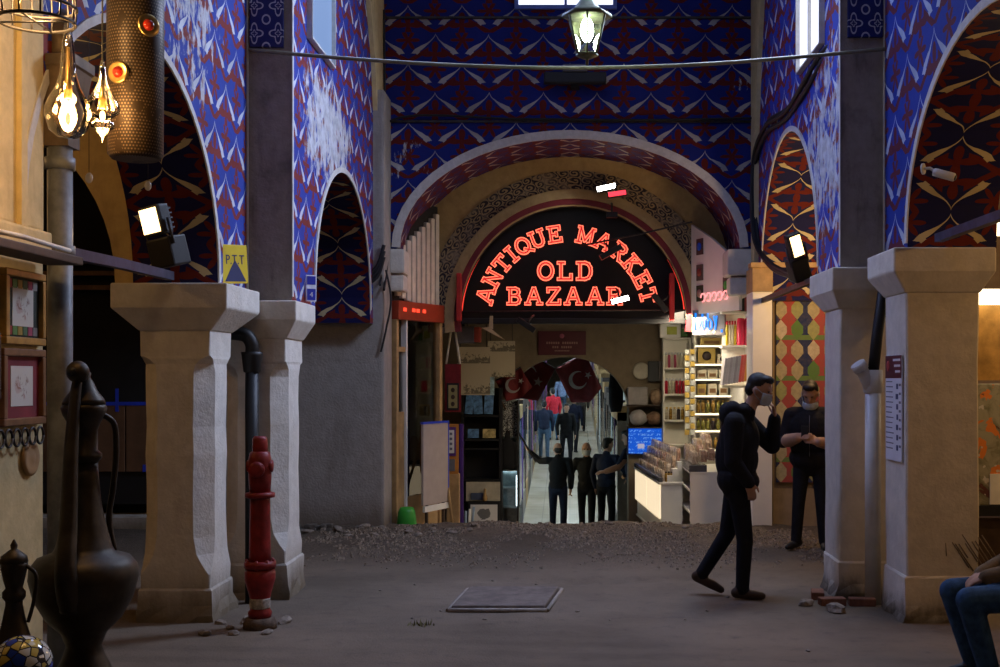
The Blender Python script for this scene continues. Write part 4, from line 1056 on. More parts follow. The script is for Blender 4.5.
# framed prints on the pillar (nave face x = -2.57)
def print_mat(name, mat_c, paper, seed):
    M = Mat(name); v = M.coord('Object'); n = M.noise(v, 22, 4, 0.6, dist=1.5); n2 = M.noise(v, 9, 3)
    x, y, z = M.sep(v); rad = ((y/0.085).pow(2.0) + (z/0.07).pow(2.0)).ss(0.4, 1.0)
    c = M.mix((n.ss(0.52, 0.6)) * (1.0 - rad) * 0.8, paper, (0.22, 0.12, 0.08)); c = M.mix((n2.gt(0.58)) * (1.0-rad)*0.35, c, (0.4, 0.12, 0.08))
    M.col(c).set(0.8); return M.m
def framed(label, y0, y1, z0, z1, fm, mount, seed, tilt=0.0, stripes=False):
    t = thing('framed_print', label, 'picture', (-2.565, (y0+y1)/2, (z0+z1)/2)); t.rotation_euler = (0, tilt, 0)
    hy, hz_ = (y1-y0)/2, (z1-z0)/2; fw = 0.035
    for (a, b_, c, d) in ((-hy, hy, -hz_, -hz_+fw), (-hy, hy, hz_-fw, hz_), (-hy, -hy+fw, -hz_+fw, hz_-fw), (hy-fw, hy, -hz_+fw, hz_-fw)):
        MB().bbox((0, a, c), (0.035, b_, d), 0.006).build('frame', fm, t)
    MB().box((0, -hy+fw, -hz_+fw), (0.012, hy-fw, hz_-fw)).build('mount', mount, t)
    MB().box((0.012, -hy*0.52, -hz_*0.5), (0.015, hy*0.52, hz_*0.55)).build('print', print_mat('print_%d' % seed, None, (0.62, 0.60, 0.54), seed), t)
    if stripes:
        for k in range(6):
            c = [(0.3, .04, .04), (0.1, .25, .06), (0.35, .25, .04), (.05, .12, .06), (.3, .05, .1), (.2, .2, .2)][k]
            y = -hy+fw+0.015 + k*(2*hy-2*fw-0.03)/6
            for zz in (hz_-fw-0.05, -hz_+fw+0.01): MB().box((0.012, y, zz), (0.016, y+(2*hy-2*fw-.03)/7, zz+0.04)).build('ribbon', plain('ribbon_%d' % k, c, 0.6), t)
M_frg = plain('gilt_frame', (0.34, 0.20, 0.045), 0.4, 0.3, 0.25, 12)
M_frb = plain('brown_frame', (0.16, 0.075, 0.03), 0.45, 0, 0.25, 12)
framed('gilt framed print with striped ribbons on a dark mount, hung over the red mounted one', 5.39, 5.80, ZZ(345, 5.6), ZZ(271, 5.6), M_frg, plain('dark_green_mount', (0.02, 0.03, 0.025), 0.7), 1, 0.0, True)
framed('brown framed print on a red mount, hung under the gilt frame', 5.37, 5.80, ZZ(425, 5.6), ZZ(349, 5.6), M_frb, plain('red_mount', (0.20, 0.02, 0.03), 0.7), 2)
framed('dark framed print hung next to the red mounted print on the cream pillar', 4.90, 5.34, ZZ(400, 5.1), ZZ(330, 5.1), M_wood_d, M_paper, 3)
# row of hooks/bracelets under the prints
for k in range(7):
    y = 5.25 + k*0.08
    o = MB().tube([(0, 0.035*math.cos(a), 0.04*math.sin(a)) for a in [i*2*PI/14 for i in range(15)]], 0.006, 6).build('hanging_ring', M_black)
    o.location = (-2.53, y, ZZ(437, 5.55)); tag(o, 'black ring hanging in the row under the framed prints', 'ring', 'rings under the prints')
dsk = thing('wall_plate', 'round tan relief plate on the cream pillar below the rings', 'plate', (-2.565, XL1*F/(28-VPX), ZZ(458, 5.69)))
Mr = Matrix.Rotation(PI/2, 4, 'Y')
MB().lathe([(0, 0), (0.085, 0.0), (0.085, 0.012), (0.07, 0.02), (0.05, 0.014), (0.02, 0.022), (0, 0.024)], 24, M=Mr).build('disc', plain('tan_relief', (0.36, 0.22, 0.10), 0.6), dsk)
o = MB().bbox((-0.02, -0.09, -0.06), (0.03, 0.09, 0.06), 0.012).build('blue_pouch', plain('blue_fabric', (0.03, 0.05, 0.35), 0.7, 0, 0.2, 20)); o.location = (-2.53, 5.17, ZZ(420, 5.2)); tag(o, 'blue beaded pouch hanging beside the red mounted print', 'pouch')
# hanging lamps
rail = tag(MB().tube([(-2.55, 4.95, 3.75), (-1.6, 4.95, 3.75)], 0.02, 8).build('hanging_rail', M_iron), 'iron rail carrying the hanging glass lamps', 'rail')
M_bulb = glow('warm_bulb', (1.0, 0.62, 0.22), 26)
mg = Mat('blown_glass'); mg.col((1.0, 0.93, 0.82)).set(0.03, 0, 0.5, 1.0, 1.15); M_blown = mg.m
def drop_lamp(label, px, Yl, prof, bulb_z, zc, top_len):
    t = thing('glass_lamp', label, 'lamp', (XX(px, Yl), Yl, zc))
    MB().lathe(prof, 24).build('glass_drop', M_thin, t)
    top = prof[-1][1]
    MB().lathe([(0.008, top-0.10), (0.012, bulb_z+0.09), (0.017, bulb_z+0.08), (0.017, bulb_z+0.03), (0.006, bulb_z+0.028)], 14).build('brass_socket', M_gold, t)
    MB().ball((0, 0, bulb_z), (0.011, 0.011, 0.022)).build('bulb', glow('small_filament_bulb', (1.0, 0.66, 0.28), 11), t)
    MB().tube([(0, 0, top-0.02), (0, 0, 3.75-zc)], 0.004, 5).build('cord', M_cable, t)
    point('glass_lamp_light', (XX(px, Yl), Yl, zc + bulb_z), 8, (1.0, 0.56, 0.20), 0.04)
M_thin = glass('thin_blown_glass', (1.0, 0.96, 0.9), 0.03, 0.35)
s = 4.95/F
zc = ZZ(138, 4.95)
drop_lamp('clear glass drop lamp with a round belly and long neck', 68, 4.95, [(0.0, 0.0), (10*s, 1*s), (18*s, 8*s), (22*s, 22*s), (22*s, 30*s), (19*s, 38*s), (12*s, 50*s), (8*s, 64*s), (6*s, 90*s), (3*s, 115*s)], 32*s, zc, 0.5)
s = 5.0/F; zc = ZZ(143, 5.0)
drop_lamp('small ribbed glass drop lamp with a pointed tip', 102.5, 5.0, [(0, 0), (1.2*s, 5*s), (6*s, 12*s), (11*s, 15*s), (12*s, 19*s), (7*s, 22*s), (9*s, 25*s), (16*s, 30*s), (16.5*s, 37*s), (11*s, 47*s), (5*s, 60*s), (3*s, 75*s), (2*s, 82*s)], 27*s, zc, 0.5)
# wire cage lamp at the top
cg = thing('cage_lamp', 'round black wire cage lamp hanging at the shop corner', 'lamp', (XX(36, 4.75), 4.75, ZZ(22, 4.75)))
for z, r in ((0.0, 0.145), (0.06, 0.15), (0.30, 0.13)):
    MB().tube([(r*math.cos(i*2*PI/24), r*math.sin(i*2*PI/24), z) for i in range(25)], 0.007, 6).build('hoop', M_iron, cg)
for k in range(12):
    a = k*2*PI/12; MB().tube([(0.145*math.cos(a), 0.145*math.sin(a), 0), (0.15*math.cos(a), 0.15*math.sin(a), 0.06), (0.13*math.cos(a), 0.13*math.sin(a), 0.3), (0.0, 0, 0.42)], 0.004, 5).build('wire', M_iron, cg)
for k in range(2):
    a = k*PI/2; MB().tube([(0.145*math.cos(a), 0.145*math.sin(a), 0), (-0.145*math.cos(a), -0.145*math.sin(a), 0)], 0.004, 5).build('wire', M_iron, cg)
MB().ball((0, 0, 0.14), (0.03, 0.03, 0.045)).build('bulb', M_bulb, cg)
MB().tube([(0, 0, 0.18), (0, 0, 3.75-ZZ(22, 4.75))], 0.006, 5).build('cord', M_cable, cg)
point('cage_lamp_light', (XX(36, 4.75), 4.75, ZZ(22, 4.75)+0.1), 34, (1.0, 0.60, 0.24), 0.05)
# pierced cylinder lamp with evil-eye bosses
pf = Mat('pierced_brown_metal'); v = pf.coord('Object'); x, y, z = pf.sep(v)
a_ = y.atan2(x); rows = (z / 0.014); fz = rows.fract() - 0.5
fa = ((a_ * 8.5 + rows.floor().mod(2.0) * 0.5)).fract() - 0.5
hole = (fa*fa + fz*fz).sqrt().lt(0.27) 
band = M_ = pf.noise(v, 9, 2).gt(0.42)
pf.col(pf.mix(hole * band, (0.028, 0.017, 0.010), (0.13, 0.095, 0.065))).set(0.5, 0.4, 0.4)
py_ = 5.3
pc = thing('pierced_lamp', 'long brown pierced metal cylinder lamp with red glass eyes', 'lamp', (XX(135.5, py_), py_, ZZ(155, py_)))
MB().lathe([(0.10, -0.02), (0.118, 0.0), (0.121, 0.5), (0.121, 0.85), (0.0, 0.90)], 36).build('drum', pf.m, pc)
for px, py in ((146, 24), (120, 73)):
    lx, lz = XX(px, py_-0.11)-XX(135.5, py_), ZZ(py, py_-0.11)-ZZ(155, py_)
    yy = -math.sqrt(max(0, 0.121**2-lx*lx))
    e = MB().lathe([(0.026, 0), (0.046, 0.0), (0.05, 0.008), (0.044, 0.014), (0.028, 0.012)], 20, M=Matrix.Translation((lx, yy, lz)) @ Matrix.Rotation(math.atan2(lx, -yy), 4, 'Z') @ Matrix.Rotation(PI/2, 4, 'X')).build('eye_ring', M_gold, pc)
    MB().ball((lx*1.03, yy-0.006, lz), 0.026, 14, 10).build('glass_eye', plain('red_glass', (0.30, 0.02, 0.01), 0.1), e)
MB().tube([(0, 0, 0.88), (0, 0, 3.9-ZZ(155, py_))], 0.006, 5).build('cord', M_cable, pc)
# long thin cord with white tags in the aisle
for px, py, Yl in ((89, 178, 6.61), (148, 186, 7.53)):
    t = thing('tag_cord', 'white oval tag on a thin cord hanging in the left arch', 'tag', W(px, py, Yl), 0, 'white tags hanging in the arch')
    MB().ball((0, 0, 0), (0.022, 0.006, 0.03), 12, 8).build('tag', M_cw, t); MB().tube([(0, 0, 0.03), (0, 0, 0.85 if py < 180 else 0.83)], 0.002, 4).build('cord', M_cable, t)
# unseen bulbs on cords, added in both aisles for warm light on the piers
def added_bulb(label, loc, power, color=(1.0, 0.56, 0.21)):
    t = thing('added_bulb', label, 'lamp', loc)
    MB().ball((0, 0, 0), (0.035, 0.035, 0.045)).build('bulb', M_bulb, t)
    MB().lathe([(0.0, 0.09), (0.022, 0.09), (0.022, 0.04), (0.0, 0.04)], 10).build('socket', M_black, t)
    MB().tube([(0, 0, 0.09), (0, 0, 5.2-loc[2])], 0.005, 5).build('cord', M_cable, t)
    point('added_bulb_light', (loc[0], loc[1], loc[2]-0.06), power, color, 0.06)
added_bulb('unseen warm bulb added in the left aisle', (-5.0, 7.5, 3.7), 38)
added_bulb('unseen warm bulb added in the right aisle', (4.0, 6.4, 3.1), 46)
added_bulb('unseen warm bulb added in the right aisle by the lit stall', (4.6, 8.4, 3.3), 50)

# ================================================================== LEFT AISLE STALL (closed, boarded)
stl = thing('closed_stall', 'dark stall closed with brown boards behind the white pillars', 'stall', (-5.3, 13.6, 0.07))
M_bd = plain('hardboard', (0.13, 0.065, 0.03), 0.7, 0, 0.2, 4)
for k in range(7):
    x0 = -1.8 + k*0.52; MB().bbox((x0, -0.03, 0.62), (x0+0.505, 0.02, 1.40), 0.006).build('board', M_bd, stl)
M_tape = plain('blue_tape', (0.02, 0.05, 0.5), 0.4)
MB().box((-1.8, -0.036, 1.37), (1.35, -0.03, 1.41)).build('tape', M_tape, stl)
for k in range(10):
    x0 = -1.7+k*0.31; MB().box((x0, -0.037, 0.62 if k % 3 else 1.30), (x0+0.035, -0.03, 0.70 if k % 3 else 1.56)).build('tape_tab', M_tape, stl)
MB().box((-1.8, 0.0, 0.25), (1.35, 0.2, 0.62)).build('plinth', M_black, stl)
MB().box((-1.8, -0.3, 0.0), (1.35, 0.2, 0.13)).build('step', M_pier, stl)
for z in (2.68, 2.84, 2.98): MB().box((-1.8, -0.04, z), (1.35, 0.04, z+0.05)).build('rail', M_wood, stl)
for x in (-0.6, 0.3): MB().box((x, -0.03, 2.5), (x+0.06, 0.05, 3.1)).build('stile', M_wood_d, stl)

# ================================================================== RIGHT AISLE STALL
rs = thing('lit_stall', 'lit stall with wooden back panel beyond the cream noticed pillar', 'stall', (4.2, 10.7, 0))
M_bp = plain('golden_wood_panel', (0.38, 0.2, 0.05), 0.35, 0, 0.4, 4)
MB().box((-0.85, 0.0, 1.73), (2.4, 0.06, 2.5)).build('back_panel', M_bp, rs)
MB().bbox((-0.62, -0.05, 1.73), (-0.585, 0.0, 2.5), 0.004).build('upright', M_wlam, rs)
M_strip = glow('warm_white_strip', (1.0, 0.80, 0.50), 4.5)
MB().bbox((-0.63, -0.2, 2.40), (2.4, -0.02, 2.53), 0.02).build('light_strip', M_strip, rs)
MB().bbox((-0.53, -0.4, 2.99), (2.4, -0.2, 3.10), 0.02).build('upper_light_strip', M_strip, rs)
mc = Mat('patterned_cloth'); v = mc.coord('Object'); n = mc.noise(v, 7, 4, 0.6, dist=1.0); n2 = mc.noise(v, 5.3, 3, 0.5, dist=0.6)
c = mc.mix(n.ss(0.35, 0.6), (0.13, 0.12, 0.06), (0.30, 0.27, 0.18)); c = mc.mix(n2.gt(0.58), c, (0.62, 0.17, 0.02)); c = mc.mix(n.lt(0.36), c, (0.10, 0.03, 0.02)); c = mc.mix(mc.noise(v, 11, 2).gt(0.68), c, (0.5, 0.45, 0.38))
mc.col(c).set(0.8)
MB().bbox((-0.85, -0.06, 0.62), (2.4, 0.0, 1.70), 0.01).build('patterned_cloth', mc.m, rs)
MB().box((-0.85, -0.10, 0.53), (2.4, 0.04, 0.62)).build('rail', M_black, rs)
MB().box((-0.85, 0.0, 0.0), (2.4, 0.4, 0.5)).build('plinth', M_wood_d, rs)
MB().box((-0.48, -0.075, 0.63), (-0.2, -0.062, 0.90)).build('price_card', M_paper, rs)
area('lit_stall_light', (4.9, 10.3, 2.4), (4.9, 10.6, 1.0), 1.6, 0.2, 8, (1.0, 0.8, 0.5))
wb = thing('low_table', 'low wooden table behind the seated person', 'table', (3.55, 8.55, 0))
MB().bbox((-0.22, -0.3, 0.44), (0.45, 0.3, 0.49), 0.008).build('top', M_wood, wb)
for sx in (-0.17, 0.4):
    for sy in (-0.25, 0.25): MB().box((sx-0.025, sy-0.025, 0), (sx+0.025, sy+0.025, 0.44)).build('leg', M_wood_d, wb)

# ================================================================== RUG, SHOP PILLAR, CORBELS
mr = Mat('kilim_rug'); v = mr.coord('Object'); x, y, z = mr.sep(v)
x = x + (mr.noise(v, 5, 2) - 0.5) * 0.02
cu, cv = 0.185, 0.23
su = x/cu; col_i = su.floor(); ru = su - col_i - 0.5
sv = z/cv + col_i.mod(2.0)*0.0; row_i = sv.floor(); fv = sv - row_i - 0.5
hexm = (ru.abs()*1.25 + fv.abs()*0.95).lt(0.60) * ru.abs().lt(0.36)
hexm = (ru.abs() + (fv.abs()-0.16).max(0.0)*1.05).lt(0.36)
wn = mr.nt.nodes.new('ShaderNodeTexWhiteNoise'); wn.noise_dimensions = '2D'
cmb = mr.nt.nodes.new('ShaderNodeCombineXYZ'); mr.nt.links.new(col_i.s, cmb.inputs[0]); mr.nt.links.new(row_i.s, cmb.inputs[1]); mr.nt.links.new(cmb.outputs[0], wn.inputs[0])
h = E(mr.nt, wn.outputs[0])
hc = mr.mix(h.gt(0.5), (0.40, 0.34, 0.20), (0.30, 0.30, 0.12)); hc = mr.mix(h.gt(0.74), hc, (0.10, 0.20, 0.05)); hc = mr.mix(h.lt(0.15), hc, (0.5, 0.42, 0.30))
band = (z/0.46).fract()
comb = (((z/0.025).fract()-0.5).abs()*0.25 + ru.abs())
zone = (((x/(cu*2))).fract()-0.5 + (((z/0.025).fract()-0.5).abs())*0.14).abs()
bg = mr.mix(zone.gt(0.25), (0.34, 0.06, 0.055), (0.02, 0.03, 0.09))
bg = mr.mix(band.lt(0.12), bg, (0.12, 0.20, 0.06))
nR = mr.noise(v, 25, 4, 0.7)
mr.col(mr.mix(nR.ss(0.3, 0.7)*0.35, mr.mix(hexm, bg, hc), (0.12, 0.10, 0.08))).set(0.95, 0, 0.1); mr.bump(nR, 0.3, 0.01)
o = MB().bbox((-0.33, -0.012, -1.15), (0.75, 0.012, 1.15), 0.004).build('kilim_rug', mr.m); o.location = (2.66, 13.57, 1.72)
for_v = o; tag(o, 'hanging kilim rug with rows of hexagons in red, green, navy and beige', 'rug')
sp_ = thing('shop_post', 'bright white post with a wooden cap at the corner of the sweet shop', 'post', (XX(762, 13.55), 13.55, 0.07))
MB().bbox((-0.115, -0.06, 0), (0.105, 0.4, ZZ(292, 13.55)-0.07), 0.006).build('post', M_wlam, sp_)
MB().bbox((-0.12, -0.08, ZZ(292, 13.55)-0.07), (0.11, 0.4, ZZ(268, 13.55)-0.07), 0.006).build('cap', M_wood_l, sp_)
MB().box((-0.14, -0.1, ZZ(268, 13.55)-0.07), (0.7, 0.1, ZZ(265, 13.55)-0.05)).build('shelf_board', M_wood_l, sp_)
def corbel(label, x0, x1, z0, z1, y0, s):
    t = thing('corbel', label, 'corbel', ((x0+x1)/2, y0, z0))
    hx = (x1-x0)/2; h = z1-z0
    MB().bbox((-hx, 0, h*0.42), (hx, 0.9, h), 0.03).build('upper_block', M_pier, t)
    MB().bbox((-hx*0.8, 0.04, 0), (hx*0.85, 0.9, h*0.40), 0.03).build('lower_block', M_pier, t)
corbel('rounded white stone corbel under the right end of the big arch', XX(729, 13.85), XX(757, 13.85), ZZ(294, 13.85), 3.255, 13.97, 1)
corbel('worn pale stone corbel under the left end of the big arch', XX(385, 13.85), XX(403, 13.85), ZZ(290, 13.85), 3.255, 13.97, -1)
# ================================================================== LEFT PASSAGE SHOP
def slant(px0, px1, Y0, Y1):
    a = Vector((XX(px0, Y0), Y0, 0)); b_ = Vector((XX(px1, Y1), Y1, 0)); d = b_ - a
    return a, math.atan2(d.y, d.x), d.length
A0, ang, LEN = slant(393, 439, 14.1, 15.1)
sf = thing('shopfront', 'glazed wooden shopfront with white slats and red fascia left of the sign', 'shopfront', (A0.x, A0.y, -0.15), ang)
zf = lambda z: z + 0.15
M_slat = plain('cream_slat', (0.62, 0.55, 0.44), 0.6, 0, 0.12)
for k in range(9):
    x0 = 0.05 + k*(LEN-0.06)/9; top = 3.20 + 0.60*(k+1)/9
    MB().bbox((x0, -0.03, zf(2.72-0.022*k)), (x0+0.085, 0.02, zf(top)), 0.01).build('slat', M_slat, sf)
MB().box((0.0, 0.02, zf(2.4)), (LEN, 0.05, zf(3.9))).build('slat_backing', M_dark, sf)
MB().bbox((0.0, -0.08, zf(2.44)), (LEN, 0.04, zf(2.66)), 0.01).build('fascia', plain('red_fascia', (0.30, 0.035, 0.012), 0.5), sf)
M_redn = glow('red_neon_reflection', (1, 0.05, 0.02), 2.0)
for k, x in enumerate((0.10, 0.30, 0.40, 0.55)): MB().box((x, -0.085, zf(2.54)), (x+0.07, -0.08, zf(2.58))).build('neon_reflection', M_redn, sf)  # reflections of red neon, put in as glowing strips
for x, w, m in ((0.0, 0.05, M_wood_l), (0.22, 0.03, M_wlam), (LEN-0.07, 0.07, M_wood_l)):
    MB().bbox((x, -0.05, zf(-0.14)), (x+w, 0.03, zf(2.44)), 0.006).build('upright', m, sf)
MB().bbox((0.05, -0.04, zf(2.06)), (0.22, 0.02, zf(2.12)), 0.005).build('transom', M_wood_l, sf)
MB().box((0.05, -0.02, zf(-0.14)), (0.22, 0.0, zf(1.35))).build('door_panel', M_wood_l, sf)
MB().box((0.25, -0.02, zf(-0.14)), (LEN-0.07, 0.0, zf(0.33))).build('lower_panel', plain('plywood', (0.50, 0.34, 0.17), 0.6), sf)
MB().box((0.25, 0.0, zf(0.33)), (LEN-0.07, 0.008, zf(2.44))).build('pane', M_clear, sf)
MB().box((0.05, 0.0, zf(1.35)), (0.22, 0.008, zf(2.06))).build('pane', M_clear, sf)
bd = thing('covered_board', 'large grey board with a blue edge leaning in the shop window', 'board', W(424.5, 462, 14.5))
bd.location.z = 0; bd.rotation_euler = (0, 0, ang)
z0, z1 = ZZ(503, 14.5), ZZ(422, 14.5)
M_gb = plain('grey_board', (0.40, 0.33, 0.29), 0.8, 0, 0.06)
MB().bbox((-0.30, -0.16, z0), (0.30, -0.13, z1), 0.004).build('panel', M_gb, bd)
MB().box((-0.31, -0.165, z1-0.015), (0.31, -0.125, z1+0.01)).build('edge_tape', M_tape, bd)
MB().box((0.295, -0.165, z0), (0.312, -0.125, z1)).build('edge_tape', M_tape, bd)
MB().box((-0.28, -0.17, z0-0.08), (0.30, -0.14, z0-0.01)).build('ledge', M_wlam, bd)
for sx in (-0.2, 0.2): MB().box((sx-0.015, -0.16, street_z(14.5)), (sx+0.015, -0.13, z0)).build('leg', M_wood_d, bd)
gb = thing('bucket', 'upturned bright green plastic bucket by the shopfront', 'bucket', (XX(407, 14.0), 13.98, street_z(14.0)))
MB().lathe([(0.125, 0.0), (0.13, 0.02), (0.115, 0.20), (0.10, 0.32), (0.075, 0.37), (0.0, 0.38)], 22).build('pail', plain('green_plastic', (0.03, 0.28, 0.03), 0.4), gb)
MB().lathe([(0.125, 0.0), (0.137, 0.0), (0.137, 0.025), (0.128, 0.025)], 22).build('rim', plain('green_plastic', (0.03, 0.28, 0.03), 0.4), gb)
tag(MB().tube([W(441, 432, 14.9), W(453, 528, 14.6)], 0.018, 7).build('leaning_pole', M_wood_l), 'thin wooden pole leaning by the orange framed calligraphy', 'pole')
# red banners with gold framed panels, one in the window and one beside the post
M_ban = plain('red_banner', (0.20, 0.012, 0.015), 0.7, 0, 0.2, 10)
M_panel = plain('olive_panel', (0.30, 0.25, 0.10), 0.6)
for px, Yl, lab in ((432.5, 15.45, 'red banner with a gold panel hanging inside the shop window'), (453, 15.4, 'red banner with a gold panel hanging beside the wooden post')):
    t = thing('banner', lab, 'banner', W(px, 412, Yl)); s = Yl/F
    MB().bbox((-8*s, 0, 0), (8*s, 0.02, 48*s), 0.004).build('cloth', M_ban, t)
    MB().box((-6*s, -0.012, 2*s), (6*s, 0, 29*s)).build('panel_border', M_black, t)
    MB().box((-4.5*s, -0.018, 4*s), (4.5*s, -0.012, 27*s)).build('panel', M_panel, t)
    for k in range(3): MB().ball((0, -0.018, (8+7*k)*s), (2*s, 0.003, 2.4*s), 8, 6).build('motif', M_wood_d, t)
    for sx in (-1, 1): MB().tube([(sx*7*s, 0.01, 48*s), (sx*2*s, 0.01, 82*s)], 0.015, 5).build('strap', M_paper, t)
of = thing('framed_calligraphy', 'orange wooden frame with a calligraphy panel below the red banner', 'picture', W(451, 474, 15.0)); s = 15.0/F
MB().bbox((-7.5*s, -0.01, 0), (7.5*s, 0.02, 50*s), 0.006).build('frame', plain('orange_wood', (0.5, 0.19, 0.03), 0.5), of)
MB().box((-5*s, -0.016, 18*s), (5*s, -0.01, 47*s)).build('mount', plain('purple_mount', (0.10, 0.03, 0.16), 0.6), of)
MB().box((-3.3*s, -0.02, 21*s), (3.3*s, -0.016, 44*s)).build('panel', M_paper, of)
for k in range(4): MB().box((-1.2*s, -0.0215, (24+5*k)*s), (1.4*s, -0.02, (26.5+5*k)*s)).build('writing', M_ink, of)
MB().box((-4*s, -0.016, 3*s), (4*s, -0.01, 15*s)).build('motif', plain('grey_motif', (0.16, 0.15, 0.14), 0.6), of)
tag(MB().bbox((XX(446, 15.2), 15.25, street_z(15.2)), (XX(459, 15.2), 15.35, ZZ(474, 15.2)), 0.01).build('display_stand', M_wood_l), 'plain light wood stand under the orange framed calligraphy', 'stand')
tag(MB().bbox((XX(459, 15.4), 15.4, street_z(15.4)), (XX(463, 15.4), 15.5, ZZ(424, 15.4)), 0.01).build('fabric_roll', plain('purple_cloth', (0.06, 0.02, 0.16), 0.8)), 'upright roll of dark purple cloth beside the display rack', 'fabric')
# hanging engravings
me_ = Mat('engraving'); v = me_.coord('Object'); n = me_.noise(v, 16, 5, 0.7); x, y, z = me_.sep(v)
zz = (z/0.42).fract(); bandm = zz.gt(0.25) * zz.lt(0.62)
me_.col(me_.mix((n + (zz-0.25)*(-0.5)).gt(0.42) * bandm * 0.75, (0.50, 0.43, 0.31), (0.07, 0.06, 0.05))).set(0.8); M_engr = me_.m
for (px0, px1, py0, py1, Yl, lab) in ((457, 490, 347, 395, 16.6, 'beige sheet with two city engravings hanging at the front of the rack'), (488, 515, 341, 377, 16.9, 'beige sheet with two ship engravings hanging against the inner wall'),
                                   (404, 420, 365, 395, 15.4, 'brown print hanging in the dark shop window')):
    t = thing('engraving_sheet', lab, 'print', W((px0+px1)/2, (py0+py1)/2, Yl)); s = Yl/F; w, h = (px1-px0)/2*s, (py1-py0)/2*s
    MB().box((-w, 0, -h), (w, 0.012, h)).build('sheet', M_engr, t)
    for sx in (-1, 1): MB().tube([(sx*w*0.8, 0.006, h), (sx*w*0.8, 0.006, h+1.2)], 0.004, 4).build('string', M_cable, t)
# grey box with orange end and a wooden wing over the passage
t = thing('speaker_box', 'grey box with an orange end under the neon sign', 'box', W(467, 343, 15.5)); s = 15.5/F
MB().bbox((-13*s, 0, 0), (7*s, 0.25, 17*s), 0.01).build('box', plain('grey_box2', (0.12, 0.11, 0.11), 0.6), t)
MB().bbox((7*s, 0, 1*s), (13*s, 0.25, 16*s), 0.01).build('end_panel', plain('orange_red', (0.40, 0.06, 0.03), 0.5), t)
MB().box((-1*s, 0.1, 17*s), (0*s, 0.13, 40*s)).build('hanger', M_iron, t)
t = thing('wooden_bird', 'small pale wooden bird shape hanging under the sign', 'ornament', W(491, 330, 15.25)); s = 15.25/F
MB().prism([(-9*s, 2*s), (-2*s, 3*s), (14*s, -10*s), (4*s, -5*s)], lambda u, w, d: (u, d, w), -0.02, 0.02).build('wing', plain('pale_wood', (0.55, 0.42, 0.24), 0.6), t)
MB().prism([(-2*s, 2*s), (-1*s, 14*s), (2*s, 14*s), (2*s, 1*s)], lambda u, w, d: (u, d, w), -0.03, 0.01).build('wing', plain('pale_wood', (0.55, 0.42, 0.24), 0.6), t)
MB().tube([(0, 0, 14*s), (0, 0, 16.5*s)], 0.003, 4).build('thread', M_cable, t)
# display rack
Yr = 17.0; s = Yr/F
zf0 = street_z(Yr)
rk = thing('display_rack', 'black display rack full of postcards and albums left of the inner arch', 'rack', (XX(481.5, Yr), Yr, zf0))
w = 19*s
def rz(py): return ZZ(py, Yr) - zf0
for sx in (-1, 1): MB().box((sx*w-0.02, -0.02, 0), (sx*w+0.02, 0.3, rz(388))).build('upright', M_black, rk)
MB().box((-w, 0.28, 0), (w, 0.30, rz(388))).build('back', M_black, rk)
for py in (416, 440, 449, 480, 502, 527): MB().box((-w, -0.02, rz(py)-0.012), (w, 0.3, rz(py)+0.012)).build('shelf', M_black, rk)
def loc_item(name, px, py, Yl, lab, cat, group=None):
    return thing(name, lab, cat, W(px, py, Yl), 0, group)
M_cardb = plain('blue_postcard', (0.10, 0.22, 0.45), 0.5, 0, 0.6, 14); M_cards = plain('sand_postcard', (0.45, 0.36, 0.16), 0.5, 0, 0.6, 14)
M_cardc = plain('cyan_postcard', (0.35, 0.50, 0.60), 0.5, 0, 0.6, 14)
for i, (px, py, w_, h_, m, tilt) in enumerate(((468, 415, 8, 20, M_cardb, .1), (478, 415, 9, 20, M_cardb, -.05), (488, 415, 9, 20, M_cardb, .05), (473, 439, 11, 9, M_cardb, 0), (489, 439, 13, 9, M_cards, 0), (470, 396, 9, 18, M_cardc, 0), (480, 396, 9, 20, M_cards, 0), (490, 396, 8, 19, M_cardc, 0))):
    lab = ['leaning dark blue album on the upper shelf of the black rack', 'blue postcard lying flat on the rack shelf', 'sandy postcard on the rack shelf', 'pale sky postcard on the top of the black rack'][0 if i < 3 else (1 if i == 3 else (2 if i in (4, 6) else 3))]
    o = MB().bbox((-w_/2*s, -0.012, 0), (w_/2*s, 0.012, h_*s), 0.003).build('postcard', m); o.location = W(px, py, 16.95); o.location.y = 17.0; o.rotation_euler = (-0.12, tilt, 0); o.location.z += 0.012
    tag(o, lab, 'album' if i < 3 else 'postcard', 'postcards on the black rack')
o = MB().bbox((-17*s, 0, 0), (17*s, 0.02, 19*s), 0.004).build('drawing_board', plain('beige_board', (0.42, 0.38, 0.30), 0.7)); o.location = W(483, 501, 16.93); tag(o, 'blank beige board standing on the lower rack shelf', 'board')
o = MB().bbox((-6*s, 0, 0), (6*s, 0.02, 7*s), 0.004).build('folder', plain('slate_blue', (0.06, 0.08, 0.14), 0.7)); o.location = W(477, 500, 16.9); tag(o, 'dark blue folder in front of the blank beige board', 'folder')
o = MB().lathe([(0.03, 0), (0.035, 0.05), (0.015, 0.12), (0.02, 0.16), (0, 0.18)], 10).build('figurine', M_wood_l); o.location = W(485, 501, 16.88); tag(o, 'small wooden figurine beside the blue folder', 'figurine')
t = thing('framed_engraving', 'black framed animal engraving standing at the foot of the rack', 'picture', (XX(484, 16.3), 16.3, street_z(16.3))); s3 = 16.3/F
zb = ZZ(526, 16.3)-street_z(16.3)
MB().bbox((-16*s3, -0.01, zb), (16*s3, 0.02, zb+24*s3), 0.005).build('frame', M_black, t)
ma_ = Mat('animal_engraving'); v = ma_.coord('Object'); n = ma_.noise(v, 11, 5, 0.6); x, y, z = ma_.sep(v)
el = ((x/0.10).pow(2.0) + ((z-zb-0.165)/0.085).pow(2.0))
